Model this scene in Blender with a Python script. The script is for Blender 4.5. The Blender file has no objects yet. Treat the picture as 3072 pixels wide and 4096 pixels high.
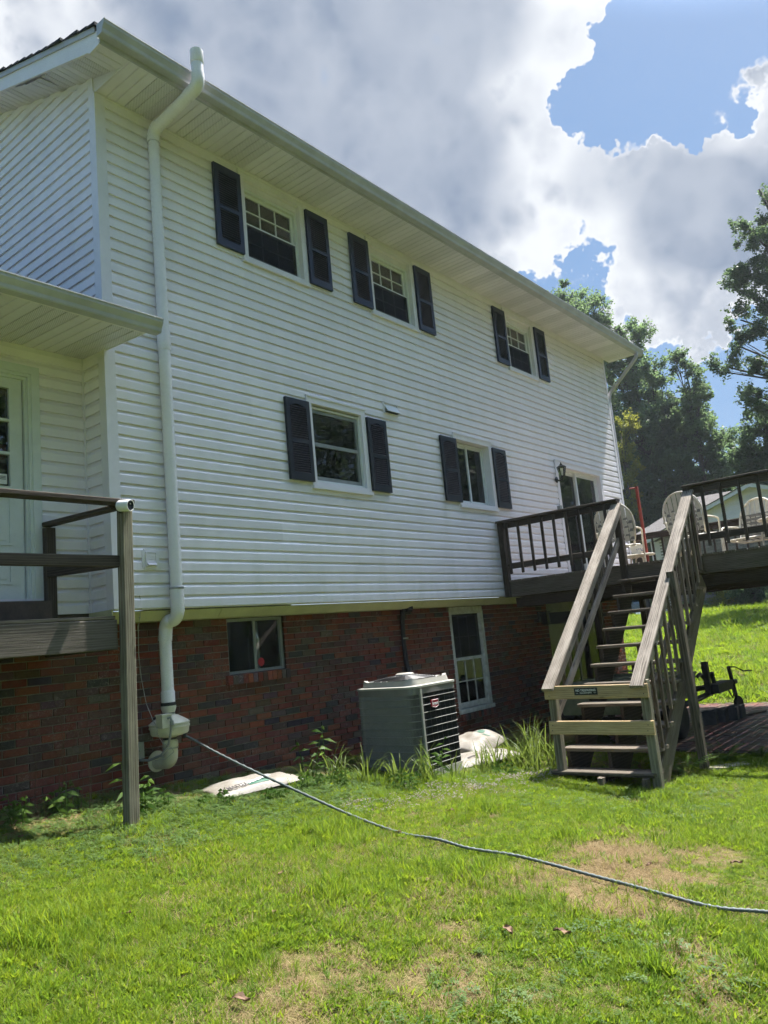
import bpy, bmesh, math, random
import numpy as np
from mathutils import Vector, Matrix

RND = random.Random(11)
NPR = np.random.default_rng(5)
scene = bpy.context.scene
COL = scene.collection
rad = math.radians

# ------------------------------------------------------------------ camera
cam_d = bpy.data.cameras.new("camera")
cam = bpy.data.objects.new("camera", cam_d)
COL.objects.link(cam)
yaw, pit, rol = 0.9011, 0.1600, -0.0954
f_ = Vector((math.sin(yaw) * math.cos(pit), math.cos(yaw) * math.cos(pit), math.sin(pit)))
r_ = Vector((math.cos(yaw), -math.sin(yaw), 0))
u_ = r_.cross(f_)
cr = math.cos(rol) * r_ + math.sin(rol) * u_
cu = -math.sin(rol) * r_ + math.cos(rol) * u_
M = Matrix((cr, cu, -f_)).transposed().to_4x4()
M.translation = Vector((-3.8557, -6.1427, -0.4715))
cam.matrix_world = M
cam_d.sensor_fit = 'HORIZONTAL'
cam_d.sensor_width = 36
cam_d.lens = 36.565
cam_d.clip_start = 0.05
cam_d.clip_end = 3000
scene.camera = cam

# ------------------------------------------------------------------ exposure
scene.view_settings.view_transform = 'Standard'
scene.view_settings.look = 'None'
scene.view_settings.exposure = 1.42
scene.view_settings.gamma = 1.0
scene.view_settings.use_curve_mapping = False
scene.render.engine = 'CYCLES'
scene.cycles.use_denoising = True
scene.cycles.use_adaptive_sampling = True
scene.cycles.adaptive_threshold = 0.03
scene.cycles.max_bounces = 7
scene.cycles.diffuse_bounces = 3
scene.cycles.glossy_bounces = 3
scene.cycles.transmission_bounces = 4
scene.cycles.transparent_max_bounces = 12
scene.cycles.sample_clamp_indirect = 6.0

# ------------------------------------------------------------------ sun + sky
SUN_DIR = Vector((0.5, -0.086, 1.0)).normalized()
sun_d = bpy.data.lights.new("sun", 'SUN')
sun_d.energy = 5.0
sun_d.angle = rad(0.6)
sun_d.color = (1.0, 0.965, 0.91)
sun = bpy.data.objects.new("sun", sun_d)
COL.objects.link(sun)
sun.rotation_euler = (-SUN_DIR).to_track_quat('-Z', 'Y').to_euler()
sun.location = (6, -4, 20)

world = bpy.data.worlds.new("World")
scene.world = world
world.use_nodes = True
wt = world.node_tree
for n_ in list(wt.nodes):
    wt.nodes.remove(n_)


def wn(t, **kw):
    n = wt.nodes.new(t)
    for k, v in kw.items():
        setattr(n, k, v)
    return n


def wmath(op, a, b=None, c=None, clamp=False):
    n = wn('ShaderNodeMath', operation=op, use_clamp=clamp)
    for i, v in enumerate((a, b, c)):
        if v is None:
            continue
        if isinstance(v, (int, float)):
            n.inputs[i].default_value = v
        else:
            wt.links.new(v, n.inputs[i])
    return n.outputs[0]


def wramp(v, a, b, lo=0.0, hi=1.0, mode='SMOOTHSTEP'):
    n = wn('ShaderNodeMapRange', interpolation_type=mode)
    wt.links.new(v, n.inputs[0])
    for i, x in zip((1, 2, 3, 4), (a, b, lo, hi)):
        n.inputs[i].default_value = x
    return n.outputs[0]


def wmix(f, a, b):
    n = wn('ShaderNodeMix', data_type='RGBA')
    for s, v in ((n.inputs[0], f), (n.inputs[6], a), (n.inputs[7], b)):
        if isinstance(v, tuple):
            s.default_value = (*v, 1)
        elif isinstance(v, (int, float)):
            s.default_value = v
        else:
            wt.links.new(v, s)
    return n.outputs[2]


w_tc = wn('ShaderNodeTexCoord')
w_sky = wn('ShaderNodeTexSky', sky_type='NISHITA')
w_sky.sun_disc = False
w_sky.sun_elevation = math.asin(SUN_DIR.z)
w_sky.sun_rotation = math.atan2(SUN_DIR.x, SUN_DIR.y)
w_sky.air_density = 1.0
w_sky.dust_density = 1.6
w_sky.ozone_density = 1.0
vdir = wn('ShaderNodeVectorMath', operation='NORMALIZE')
wt.links.new(w_tc.outputs['Generated'], vdir.inputs[0])
V = vdir.outputs[0]
# cumulus banks standing in the sky: direction, angular size, weight
BANKS = [(0.392, 0.658, 0.643, 0.129, 0.5), (0.523, 0.578, 0.626, 0.161, 0.6), (0.619, 0.479, 0.622, 0.163, 0.6),
         (0.688, 0.513, 0.514, 0.153, 0.6), (0.698, 0.365, 0.616, 0.099, 0.5), (0.726, 0.286, 0.625, 0.082, 0.5),
         (0.766, 0.387, 0.514, 0.093, 0.5), (0.824, 0.316, 0.47, 0.083, 0.5), (0.836, 0.237, 0.495, 0.071, 0.5),
         (0.861, 0.166, 0.48, 0.075, 0.5), (0.874, 0.227, 0.429, 0.08, 0.5), (0.902, 0.149, 0.406, 0.071, 0.5),
         (0.888, 0.29, 0.356, 0.054, 0.62), (0.911, 0.23, 0.341, 0.047, 0.62), (0.807, 0.149, 0.571, 0.095, -0.42),
         (0.796, 0.279, 0.537, 0.066, -0.55), (0.81, 0.191, 0.554, 0.075, -0.25), (0.86, 0.311, 0.405, 0.045, -0.3),
         (0.939, 0.207, 0.274, 0.1, -0.4), (0.912, 0.263, 0.316, 0.034, -0.3)]
wz = wn('ShaderNodeTexNoise')
wz.inputs['Scale'].default_value = 8.0
wz.inputs['Detail'].default_value = 5
wz.inputs['Roughness'].default_value = 0.62
wt.links.new(V, wz.inputs['Vector'])
ws = wn('ShaderNodeVectorMath', operation='SUBTRACT')
wt.links.new(wz.outputs['Color'], ws.inputs[0])
ws.inputs[1].default_value = (0.5, 0.5, 0.5)
wm = wn('ShaderNodeVectorMath', operation='MULTIPLY_ADD')
wt.links.new(ws.outputs[0], wm.inputs[0])
wm.inputs[1].default_value = (0.30, 0.30, 0.30)
wt.links.new(V, wm.inputs[2])
wq = wn('ShaderNodeVectorMath', operation='NORMALIZE')
wt.links.new(wm.outputs[0], wq.inputs[0])
VW = wq.outputs[0]
fld = None
for (bx, by, bz, br, bw) in BANKS:
    d = wn('ShaderNodeVectorMath', operation='DOT_PRODUCT')
    wt.links.new(VW, d.inputs[0])
    d.inputs[1].default_value = Vector((bx, by, bz)).normalized()
    s = wramp(d.outputs['Value'], math.cos(br * 1.7), math.cos(br * 0.1), 0, bw * 1.45)
    fld = s if fld is None else wmath('ADD', fld, s)
fld = wmath('MINIMUM', fld, 0.85)


def cloud_noise(vec):
    n1 = wn('ShaderNodeTexNoise', noise_dimensions='3D')
    n1.inputs['Scale'].default_value = 5.5
    n1.inputs['Detail'].default_value = 4
    n1.inputs['Roughness'].default_value = 0.52
    n1.inputs['Distortion'].default_value = 0.25
    wt.links.new(vec, n1.inputs['Vector'])
    v1 = wn('ShaderNodeTexVoronoi', feature='F1')
    v1.inputs['Scale'].default_value = 14
    v1.inputs['Detail'].default_value = 2
    v1.inputs['Roughness'].default_value = 0.5
    wt.links.new(vec, v1.inputs['Vector'])
    a = wmath('MULTIPLY_ADD', n1.outputs['Fac'], 1.25, -0.62)
    b = wmath('MULTIPLY_ADD', v1.outputs['Distance'], -0.7, 0.28)
    n2 = wn('ShaderNodeTexNoise', noise_dimensions='3D')
    n2.inputs['Scale'].default_value = 17
    n2.inputs['Detail'].default_value = 6
    n2.inputs['Roughness'].default_value = 0.6
    wt.links.new(vec, n2.inputs['Vector'])
    c = wmath('MULTIPLY_ADD', n2.outputs['Fac'], 0.55, -0.29)
    return wmath('ADD', wmath('ADD', a, b), c)


big = wn('ShaderNodeTexNoise')
big.inputs['Scale'].default_value = 2.2
big.inputs['Detail'].default_value = 2
wt.links.new(V, big.inputs['Vector'])
base = wmath('MULTIPLY_ADD', big.outputs['Fac'], 1.0, -0.62)
off = wn('ShaderNodeVectorMath', operation='ADD')
wt.links.new(V, off.inputs[0])
off.inputs[1].default_value = SUN_DIR * 0.035
nz0 = cloud_noise(V)
nz1 = cloud_noise(off.outputs[0])
fb = wmath('ADD', fld, base)
D0 = wmath('ADD', fb, nz0)
alpha = wramp(wmath('ADD', D0, wmath('MULTIPLY', wramp(fb, 0.38, 0.62), 0.50)), -0.14, 0.50)
thick = wramp(D0, 0.0, 0.95)
lit = wramp(wmath('SUBTRACT', nz0, nz1), -0.15, 0.40)
shade = wmath('MULTIPLY', thick, wmath('SUBTRACT', 1.0, wmath('MULTIPLY', lit, 0.65)))
# the hearts of the banks are thick, smooth and grey underneath
CORES = [(0.506, 0.6, 0.62, 0.111, 0.9), (0.603, 0.524, 0.601, 0.132, 1.0), (0.696, 0.479, 0.534, 0.121, 1.0), (0.621, 0.441, 0.648, 0.099, 0.7), (0.676, 0.346, 0.65, 0.063, 0.6), (0.87, 0.215, 0.443, 0.069, 0.8), (0.892, 0.171, 0.418, 0.062, 0.7), (0.819, 0.289, 0.496, 0.041, 0.35)]
core = None
for (bx, by, bz, br, bw) in CORES:
    d = wn('ShaderNodeVectorMath', operation='DOT_PRODUCT')
    wt.links.new(V, d.inputs[0])
    d.inputs[1].default_value = Vector((bx, by, bz)).normalized()
    s = wramp(d.outputs['Value'], math.cos(br * 1.3), math.cos(br * 0.2), 0, bw)
    core = s if core is None else wmath('ADD', core, s)
core = wmath('MULTIPLY', wmath('MULTIPLY', core, 1.5), wramp(fb, 0.05, 0.45), clamp=True)
smix = wn('ShaderNodeMix', data_type='FLOAT')
wt.links.new(core, smix.inputs[0])
wt.links.new(shade, smix.inputs[2])
wt.links.new(wmath('MULTIPLY_ADD', shade, 0.40, 0.62), smix.inputs[3])
sv = wn('ShaderNodeTexNoise')
sv.inputs['Scale'].default_value = 11
sv.inputs['Detail'].default_value = 5
sv.inputs['Roughness'].default_value = 0.55
wt.links.new(off.outputs[0], sv.inputs['Vector'])
shade2 = wmath('MAXIMUM', smix.outputs[0], wmath('MULTIPLY', wramp(sv.outputs['Fac'], 0.36, 0.66), wramp(D0, 0.12, 0.40, 0.0, 0.55)))
ccol = wmix(shade2, (6.3, 6.5, 6.8), (1.35, 1.85, 2.75))
skycol = wmix(0.60, w_sky.outputs[0], (1.0, 2.35, 4.5))
# clouds fade into the lower sky
sep = wn('ShaderNodeSeparateXYZ')
wt.links.new(V, sep.inputs[0])
fade = wramp(sep.outputs['Z'], 0.0, 0.22)
final = wmix(wmath('MULTIPLY', alpha, fade), skycol, ccol)
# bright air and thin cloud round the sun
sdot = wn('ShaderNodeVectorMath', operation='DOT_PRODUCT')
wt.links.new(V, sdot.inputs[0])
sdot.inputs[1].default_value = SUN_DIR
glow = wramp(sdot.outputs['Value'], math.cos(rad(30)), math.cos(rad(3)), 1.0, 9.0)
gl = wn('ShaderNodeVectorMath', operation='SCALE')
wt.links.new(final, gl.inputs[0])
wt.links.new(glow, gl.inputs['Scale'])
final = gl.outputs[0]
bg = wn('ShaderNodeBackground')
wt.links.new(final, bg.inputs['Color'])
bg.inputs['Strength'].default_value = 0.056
world.cycles.sampling_method = 'MANUAL'
world.cycles.sample_map_resolution = 256
wo = wn('ShaderNodeOutputWorld')
wt.links.new(bg.outputs[0], wo.inputs[0])

# ================================================================== helpers
OFF = {}


def link(o):
    COL.objects.link(o)
    return o


def tag(o, label=None, cat=None, group=None, kind=None):
    if label:
        o['label'] = label
    if cat:
        o['category'] = cat
    if group:
        o['group'] = group
    if kind:
        o['kind'] = kind
    return o


def thing(name, label, cat, loc, group=None):
    o = link(bpy.data.objects.new(name, None))
    o.location = loc
    o.empty_display_size = 0.2
    OFF[o] = Vector(loc)
    return tag(o, label, cat, group)


def part_root(name, parent, loc):
    """an empty that stands for a part with sub-parts"""
    o = link(bpy.data.objects.new(name, None))
    o.parent = parent
    o.location = Vector(loc) - OFF[parent]
    OFF[o] = Vector(loc)
    return o


class MB:
    def __init__(s):
        s.v = []
        s.f = []
        s.c = []      # per face tint

    def add(s, vs, fs, tint=None):
        b = len(s.v)
        s.v += [tuple(v) for v in vs]
        s.f += [tuple(i + b for i in f) for f in fs]
        s.c += [tint] * len(fs)
        return s

    def box(s, x0, x1, y0, y1, z0, z1, tint=None):
        vs = [(x0, y0, z0), (x1, y0, z0), (x1, y1, z0), (x0, y1, z0), (x0, y0, z1), (x1, y0, z1), (x1, y1, z1), (x0, y1, z1)]
        return s.add(vs, [(0, 3, 2, 1), (4, 5, 6, 7), (0, 1, 5, 4), (1, 2, 6, 5), (2, 3, 7, 6), (3, 0, 4, 7)], tint)

    def obox(s, mat, sx, sy, sz, tint=None):
        h = [(x * sx / 2, y * sy / 2, z * sz / 2) for z in (-1, 1) for (x, y) in ((-1, -1), (1, -1), (1, 1), (-1, 1))]
        return s.add([mat @ Vector(p) for p in h], [(0, 3, 2, 1), (4, 5, 6, 7), (0, 1, 5, 4), (1, 2, 6, 5), (2, 3, 7, 6), (3, 0, 4, 7)], tint)

    def ring(s, x0, x1, z0, z1, w, y0, y1, wt=None, wb=None):
        """rectangular frame in an XZ plane"""
        wt = w if wt is None else wt
        wb = w if wb is None else wb
        s.box(x0, x0 + w, y0, y1, z0, z1)
        s.box(x1 - w, x1, y0, y1, z0, z1)
        s.box(x0 + w, x1 - w, y0, y1, z1 - wt, z1)
        s.box(x0 + w, x1 - w, y0, y1, z0, z0 + wb)
        return s

    def extrude(s, prof, axis, a, b, caps=True):
        """prof: closed list of 2D points in the plane across axis ('x': (y,z), 'y': (x,z), 'z': (x,y))"""
        def P(t, q):
            return {'x': (t, q[0], q[1]), 'y': (q[0], t, q[1]), 'z': (q[0], q[1], t)}[axis]
        n = len(prof)
        vs = [P(a, q) for q in prof] + [P(b, q) for q in prof]
        fs = [(i, (i + 1) % n, n + (i + 1) % n, n + i) for i in range(n)]
        if caps:
            fs += [tuple(range(n))[::-1], tuple(range(n, 2 * n))]
        return s.add(vs, fs)

    def sheet(s, prof, axis, a, b):
        """open profile swept along axis"""
        def P(t, q):
            return {'x': (t, q[0], q[1]), 'y': (q[0], t, q[1]), 'z': (q[0], q[1], t)}[axis]
        n = len(prof)
        return s.add([P(a, q) for q in prof] + [P(b, q) for q in prof], [(i, i + 1, n + i + 1, n + i) for i in range(n - 1)])

    def tube(s, path, r, n=8, caps=True, closed=False):
        path = [Vector(p) for p in path]
        rs = r if isinstance(r, (list, tuple)) else [r] * len(path)
        m = len(path)
        vs, fs = [], []
        prev = None
        for i, p in enumerate(path):
            if closed:
                t = path[(i + 1) % m] - path[i - 1]
            else:
                t = path[min(i + 1, m - 1)] - path[max(i - 1, 0)]
            if t.length < 1e-9:
                t = Vector((0, 0, 1))
            t.normalize()
            if prev is None:
                a = Vector((0, 0, 1)) if abs(t.z) < 0.9 else Vector((1, 0, 0))
                prev = (a - t * a.dot(t)).normalized()
            else:
                prev = (prev - t * prev.dot(t))
                prev = prev.normalized() if prev.length > 1e-6 else t.orthogonal().normalized()
            b = t.cross(prev)
            for k in range(n):
                a = 2 * math.pi * k / n
                vs.append(p + (prev * math.cos(a) + b * math.sin(a)) * rs[i])
        mm = m if closed else m - 1
        for i in range(mm):
            j = (i + 1) % m
            for k in range(n):
                fs.append((i * n + k, i * n + (k + 1) % n, j * n + (k + 1) % n, j * n + k))
        if caps and not closed:
            fs += [tuple(range(n))[::-1], tuple(range((m - 1) * n, m * n))]
        return s.add(vs, fs)

    def lathe(s, prof, center, axis=(0, 0, 1), n=28):
        ax = Vector(axis).normalized()
        a = ax.orthogonal().normalized()
        b = ax.cross(a)
        c = Vector(center)
        vs, fs = [], []
        for (r, h) in prof:
            for k in range(n):
                t = 2 * math.pi * k / n
                vs.append(c + ax * h + (a * math.cos(t) + b * math.sin(t)) * r)
        for i in range(len(prof) - 1):
            for k in range(n):
                fs.append((i * n + k, i * n + (k + 1) % n, (i + 1) * n + (k + 1) % n, (i + 1) * n + k))
        fs += [tuple(range(n))[::-1], tuple(range((len(prof) - 1) * n, len(prof) * n))]
        return s.add(vs, fs)

    def mesh(s, name, mat, origin, smooth=False, fixn=True):
        me = bpy.data.meshes.new(name)
        o = Vector(origin)
        me.from_pydata([(v[0] - o.x, v[1] - o.y, v[2] - o.z) for v in s.v], [], s.f)
        if any(c is not None for c in s.c):
            at = me.attributes.new('tint', 'FLOAT_COLOR', 'FACE')
            for i, c in enumerate(s.c):
                at.data[i].color = (*(c or (.5, .5, .5)), 1)
        if fixn:
            bm = bmesh.new()
            bm.from_mesh(me)
            bmesh.ops.recalc_face_normals(bm, faces=bm.faces)
            bm.to_mesh(me)
            bm.free()
        if smooth:
            me.polygons.foreach_set('use_smooth', [True] * len(me.polygons))
            if smooth != 'all':
                me.set_sharp_from_angle(angle=rad(smooth if isinstance(smooth, (int, float)) and smooth > 1 else 40))
        me.materials.append(MAT[mat])
        return me

    def build(s, name, mat, parent=None, smooth=False, origin=None, fixn=True):
        if origin is None:
            origin = OFF[parent] if parent is not None else Vector((0, 0, 0))
        origin = Vector(origin)
        o = link(bpy.data.objects.new(name, s.mesh(name, mat, origin, smooth, fixn)))
        if parent is not None:
            o.parent = parent
            o.location = origin - OFF[parent]
        else:
            o.location = origin
        OFF[o] = origin
        return o


def place(name, me, parent, world_matrix):
    o = link(bpy.data.objects.new(name, me))
    if parent is not None:
        o.parent = parent
        o.matrix_basis = Matrix.Translation(-OFF[parent]) @ world_matrix
    else:
        o.matrix_basis = world_matrix
    OFF[o] = world_matrix.translation.copy()
    return o


_board_cache = {}


def board_mesh(L, w, t, mat):
    key = (round(L, 2), round(w, 3), round(t, 3), mat)
    if key in _board_cache and RND.random() < 0.6:
        return _board_cache[key]
    ch = min(0.006, t * 0.18, w * 0.18)
    pr = [(-w / 2 + ch, -t / 2), (w / 2 - ch, -t / 2), (w / 2, -t / 2 + ch), (w / 2, t / 2 - ch),
          (w / 2 - ch, t / 2), (-w / 2 + ch, t / 2), (-w / 2, t / 2 - ch), (-w / 2, -t / 2 + ch)]
    ns = max(2, min(7, int(L / 0.35)))
    vs, fs = [], []
    for i in range(ns + 1):
        x = -L / 2 + L * i / ns
        j = 0.0015
        dy, dz = RND.uniform(-j, j), RND.uniform(-j, j)
        for (a, b) in pr:
            vs.append((x + (RND.uniform(-.003, .003) if i in (0, ns) else 0), a + dy + RND.uniform(-.0008, .0008), b + dz + RND.uniform(-.0008, .0008)))
    for i in range(ns):
        for k in range(8):
            fs.append((i * 8 + k, i * 8 + (k + 1) % 8, (i + 1) * 8 + (k + 1) % 8, (i + 1) * 8 + k))
    fs += [tuple(range(8))[::-1], tuple(range(ns * 8, ns * 8 + 8))]
    m = MB()
    m.add(vs, fs)
    me = m.mesh('board', mat, (0, 0, 0))
    _board_cache[key] = me
    return me


def board(name, parent, p0, p1, w, t, up=(0, 0, 1), mat='wood_dark'):
    """a plank from p0 to p1, w across, t thick along up; its grain runs along its own X"""
    p0, p1 = Vector(p0), Vector(p1)
    x = (p1 - p0)
    L = x.length
    x.normalize()
    z = Vector(up)
    z = (z - x * z.dot(x)).normalized()
    y = z.cross(x)
    Mx = Matrix((x, y, z)).transposed().to_4x4()
    Mx.translation = (p0 + p1) / 2
    return place(name, board_mesh(L, w, t, mat), parent, Mx)


def text(name, body, parent, world_matrix, size, mat, extrude=0.0008, align='CENTER', sx=1.0, shear=0.0, bold=0.0):
    cu = bpy.data.curves.new(name, 'FONT')
    cu.body = body
    cu.size = size
    cu.align_x = align
    cu.align_y = 'CENTER'
    cu.extrude = extrude
    cu.shear = shear
    cu.offset = bold
    cu.resolution_u = 2
    cu.materials.append(MAT[mat])
    tmp = bpy.data.objects.new(name, cu)
    link(tmp)
    bpy.context.view_layer.update()
    me = bpy.data.meshes.new_from_object(tmp.evaluated_get(bpy.context.evaluated_depsgraph_get()))
    bpy.data.objects.remove(tmp)
    bpy.data.curves.remove(cu)
    me.materials.clear()
    me.materials.append(MAT[mat])
    return place(name, me, parent, world_matrix @ Matrix.Diagonal((sx, 1, 1, 1)))


def frame_matrix(loc, xdir, ydir):
    x = Vector(xdir).normalized()
    y = Vector(ydir)
    y = (y - x * y.dot(x)).normalized()
    z = x.cross(y)
    m = Matrix((x, y, z)).transposed().to_4x4()
    m.translation = Vector(loc)
    return m


# ================================================================== materials
MAT = {}


def newmat(name):
    m = bpy.data.materials.new(name)
    m.use_nodes = True
    MAT[name] = m
    nt = m.node_tree
    return m, nt, nt.nodes['Principled BSDF']


def nd(nt, t, **kw):
    n = nt.nodes.new(t)
    for k, v in kw.items():
        if k in n.inputs.keys() and not hasattr(n, k):
            n.inputs[k].default_value = v
        else:
            setattr(n, k, v)
    return n


def mixc(nt, f, a, b, blend='MIX'):
    n = nt.nodes.new('ShaderNodeMix')
    n.data_type = 'RGBA'
    n.blend_type = blend
    for s, v in ((n.inputs[0], f), (n.inputs[6], a), (n.inputs[7], b)):
        if isinstance(v, (tuple, list)):
            s.default_value = (*v[:3], 1)
        elif isinstance(v, (int, float)):
            s.default_value = v
        else:
            nt.links.new(v, s)
    return n.outputs[2]


def maprange(nt, v, a, b, lo=0.0, hi=1.0):
    n = nt.nodes.new('ShaderNodeMapRange')
    nt.links.new(v, n.inputs[0])
    for i, x in zip((1, 2, 3, 4), (a, b, lo, hi)):
        n.inputs[i].default_value = x
    return n.outputs[0]


def noise(nt, vec, scale, detail=4, rough=0.55, dist=0.0):
    n = nt.nodes.new('ShaderNodeTexNoise')
    n.inputs['Scale'].default_value = scale
    n.inputs['Detail'].default_value = detail
    n.inputs['Roughness'].default_value = rough
    n.inputs['Distortion'].default_value = dist
    if vec is not None:
        nt.links.new(vec, n.inputs['Vector'])
    return n.outputs['Fac']


def mapping(nt, vec, scale=(1, 1, 1), loc=(0, 0, 0)):
    n = nt.nodes.new('ShaderNodeMapping')
    n.inputs['Scale'].default_value = scale
    n.inputs['Location'].default_value = loc
    nt.links.new(vec, n.inputs['Vector'])
    return n.outputs[0]


def objrand_vec(nt, coord='Object'):
    tc = nt.nodes.new('ShaderNodeTexCoord')
    oi = nt.nodes.new('ShaderNodeObjectInfo')
    mul = nt.nodes.new('ShaderNodeMath')
    mul.operation = 'MULTIPLY'
    mul.inputs[1].default_value = 37.0
    nt.links.new(oi.outputs['Random'], mul.inputs[0])
    add = nt.nodes.new('ShaderNodeVectorMath')
    add.operation = 'ADD'
    nt.links.new(tc.outputs[coord], add.inputs[0])
    nt.links.new(mul.outputs[0], add.inputs[1])
    return add.outputs[0], oi.outputs['Random']


def geo_pos(nt):
    return nt.nodes.new('ShaderNodeNewGeometry').outputs['Position']


def bump(nt, bsdf, h, strength=0.3, dist=0.01):
    b = nt.nodes.new('ShaderNodeBump')
    b.inputs['Strength'].default_value = strength
    b.inputs['Distance'].default_value = dist
    nt.links.new(h, b.inputs['Height'])
    nt.links.new(b.outputs[0], bsdf.inputs['Normal'])


def pmat(name, col, rough=0.5, var=0.12, scale=6.0, col2=None, metal=0.0, bmp=0.0, bscale=60, spec=0.5):
    """paint / plastic / metal with mottling"""
    m, nt, b = newmat(name)
    pos = geo_pos(nt)
    c2 = col2 or tuple(max(0, c * (1 - var * 2)) for c in col)
    f = noise(nt, pos, scale, 5, 0.6)
    fine = noise(nt, pos, scale * 9, 3, 0.6)
    f2 = maprange(nt, f, 0.35, 0.72)
    c = mixc(nt, f2, col, c2)
    c = mixc(nt, maprange(nt, fine, 0.45, 0.8, 0, 0.35), c, tuple(x * 0.82 for x in col))
    nt.links.new(c, b.inputs['Base Color'])
    nt.links.new(maprange(nt, fine, 0.3, 0.7, rough * 0.85, min(1, rough * 1.2)), b.inputs['Roughness'])
    b.inputs['Metallic'].default_value = metal
    b.inputs['Specular IOR Level'].default_value = spec
    if bmp:
        bump(nt, b, noise(nt, pos, bscale, 4), bmp, 0.004)
    return m


def vinyl_mat(name, col, dirt, vented=False):
    m, nt, b = newmat(name)
    pos = geo_pos(nt)
    st = noise(nt, mapping(nt, pos, (1.6, 1.6, 0.35)), 2.2, 5, 0.6)
    gr = noise(nt, mapping(nt, pos, (6, 6, 60)), 3.0, 4, 0.6)
    c = mixc(nt, maprange(nt, st, 0.42, 0.78, 0, 0.7), col, dirt)
    c = mixc(nt, maprange(nt, gr, 0.5, 0.8, 0, 0.18), c, tuple(x * 0.85 for x in col))
    if vented:
        # rows of small punched holes, 13 mm apart
        sep = nt.nodes.new('ShaderNodeSeparateXYZ')
        nt.links.new(pos, sep.inputs[0])

        def saw(o, k, ph=0.0):
            a = nt.nodes.new('ShaderNodeMath')
            a.operation = 'MULTIPLY_ADD'
            a.inputs[1].default_value = k
            a.inputs[2].default_value = ph
            nt.links.new(o, a.inputs[0])
            s = nt.nodes.new('ShaderNodeMath')
            s.operation = 'SINE'
            nt.links.new(a.outputs[0], s.inputs[0])
            return s.outputs[0]
        a = saw(sep.outputs['X'], 2 * math.pi / 0.019)
        bb = saw(sep.outputs['Y'], 2 * math.pi / 0.026)
        mm = nt.nodes.new('ShaderNodeMath')
        mm.operation = 'MULTIPLY'
        nt.links.new(a, mm.inputs[0])
        nt.links.new(bb, mm.inputs[1])
        c = mixc(nt, maprange(nt, mm.outputs[0], 0.25, 0.55, 0, 0.62), c, (0.13, 0.13, 0.13))
    # every panel weathers a little differently; splash and algae low on the wall
    oi = nt.nodes.new('ShaderNodeObjectInfo')
    hv = nt.nodes.new('ShaderNodeHueSaturation')
    nt.links.new(c, hv.inputs['Color'])
    nt.links.new(maprange(nt, oi.outputs['Random'], 0, 1, 0.94, 1.03), hv.inputs['Value'])
    c = hv.outputs[0]
    sp = nt.nodes.new('ShaderNodeSeparateXYZ')
    nt.links.new(pos, sp.inputs[0])
    lowm = nt.nodes.new('ShaderNodeMath')
    lowm.operation = 'MULTIPLY'
    nt.links.new(maprange(nt, sp.outputs['Z'], 1.1, 0.0), lowm.inputs[0])
    nt.links.new(maprange(nt, noise(nt, mapping(nt, pos, (2.5, 2.5, 1.2)), 2.0, 6, 0.65), 0.45, 0.75, 0, 0.30), lowm.inputs[1])
    c = mixc(nt, lowm.outputs[0], c, (0.46, 0.47, 0.36))
    nt.links.new(c, b.inputs['Base Color'])
    b.inputs['Roughness'].default_value = 0.33
    bump(nt, b, gr, 0.05, 0.002)
    return m


def wood_mat(name, dark, mid, light, rough=0.85, sun=0.5, moss=0.0):
    m, nt, b = newmat(name)
    vec, rnd = objrand_vec(nt)
    g1 = noise(nt, mapping(nt, vec, (1.3, 26, 26)), 1.6, 6, 0.65, 0.6)
    g2 = noise(nt, mapping(nt, vec, (3.0, 110, 110)), 1.6, 4, 0.7)
    blot = noise(nt, mapping(nt, vec, (2.2, 7, 7)), 1.4, 5, 0.6)
    wv = nt.nodes.new('ShaderNodeTexWave')
    wv.wave_type = 'RINGS'
    wv.rings_direction = 'X'
    wv.inputs['Scale'].default_value = 9.0
    wv.inputs['Distortion'].default_value = 5.5
    wv.inputs['Detail'].default_value = 3
    wv.inputs['Detail Scale'].default_value = 0.8
    nt.links.new(mapping(nt, vec, (0.22, 2.2, 1.6)), wv.inputs['Vector'])
    c = mixc(nt, maprange(nt, g1, 0.33, 0.68), dark, mid)
    c = mixc(nt, maprange(nt, wv.outputs['Fac'], 0.45, 0.95, 0, 0.55), c, light)
    c = mixc(nt, maprange(nt, g2, 0.50, 0.72, 0, 0.75), c, tuple(x * 0.35 for x in dark))
    c = mixc(nt, maprange(nt, blot, 0.45, 0.75, 0, sun), c, light)
    if moss:
        ms = noise(nt, mapping(nt, vec, (3, 9, 9)), 1.7, 6, 0.65)
        c = mixc(nt, maprange(nt, ms, 0.52, 0.7, 0, moss), c, (0.10, 0.12, 0.05))
    # knots
    vo = nt.nodes.new('ShaderNodeTexVoronoi')
    vo.inputs['Scale'].default_value = 1.0
    nt.links.new(mapping(nt, vec, (1.7, 7, 7)), vo.inputs['Vector'])
    c = mixc(nt, maprange(nt, vo.outputs['Distance'], 0.10, 0.05, 0, 0.8), c, tuple(x * 0.4 for x in dark))
    v = nt.nodes.new('ShaderNodeHueSaturation')
    nt.links.new(c, v.inputs['Color'])
    nt.links.new(maprange(nt, rnd, 0, 1, 0.78, 1.22), v.inputs['Value'])
    nt.links.new(v.outputs[0], b.inputs['Base Color'])
    b.inputs['Roughness'].default_value = rough
    b.inputs['Specular IOR Level'].default_value = 0.25
    hm = nt.nodes.new('ShaderNodeMath')
    hm.operation = 'ADD'
    nt.links.new(g1, hm.inputs[0])
    nt.links.new(g2, hm.inputs[1])
    bump(nt, b, hm.outputs[0], 0.7, 0.004)
    return m


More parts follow.
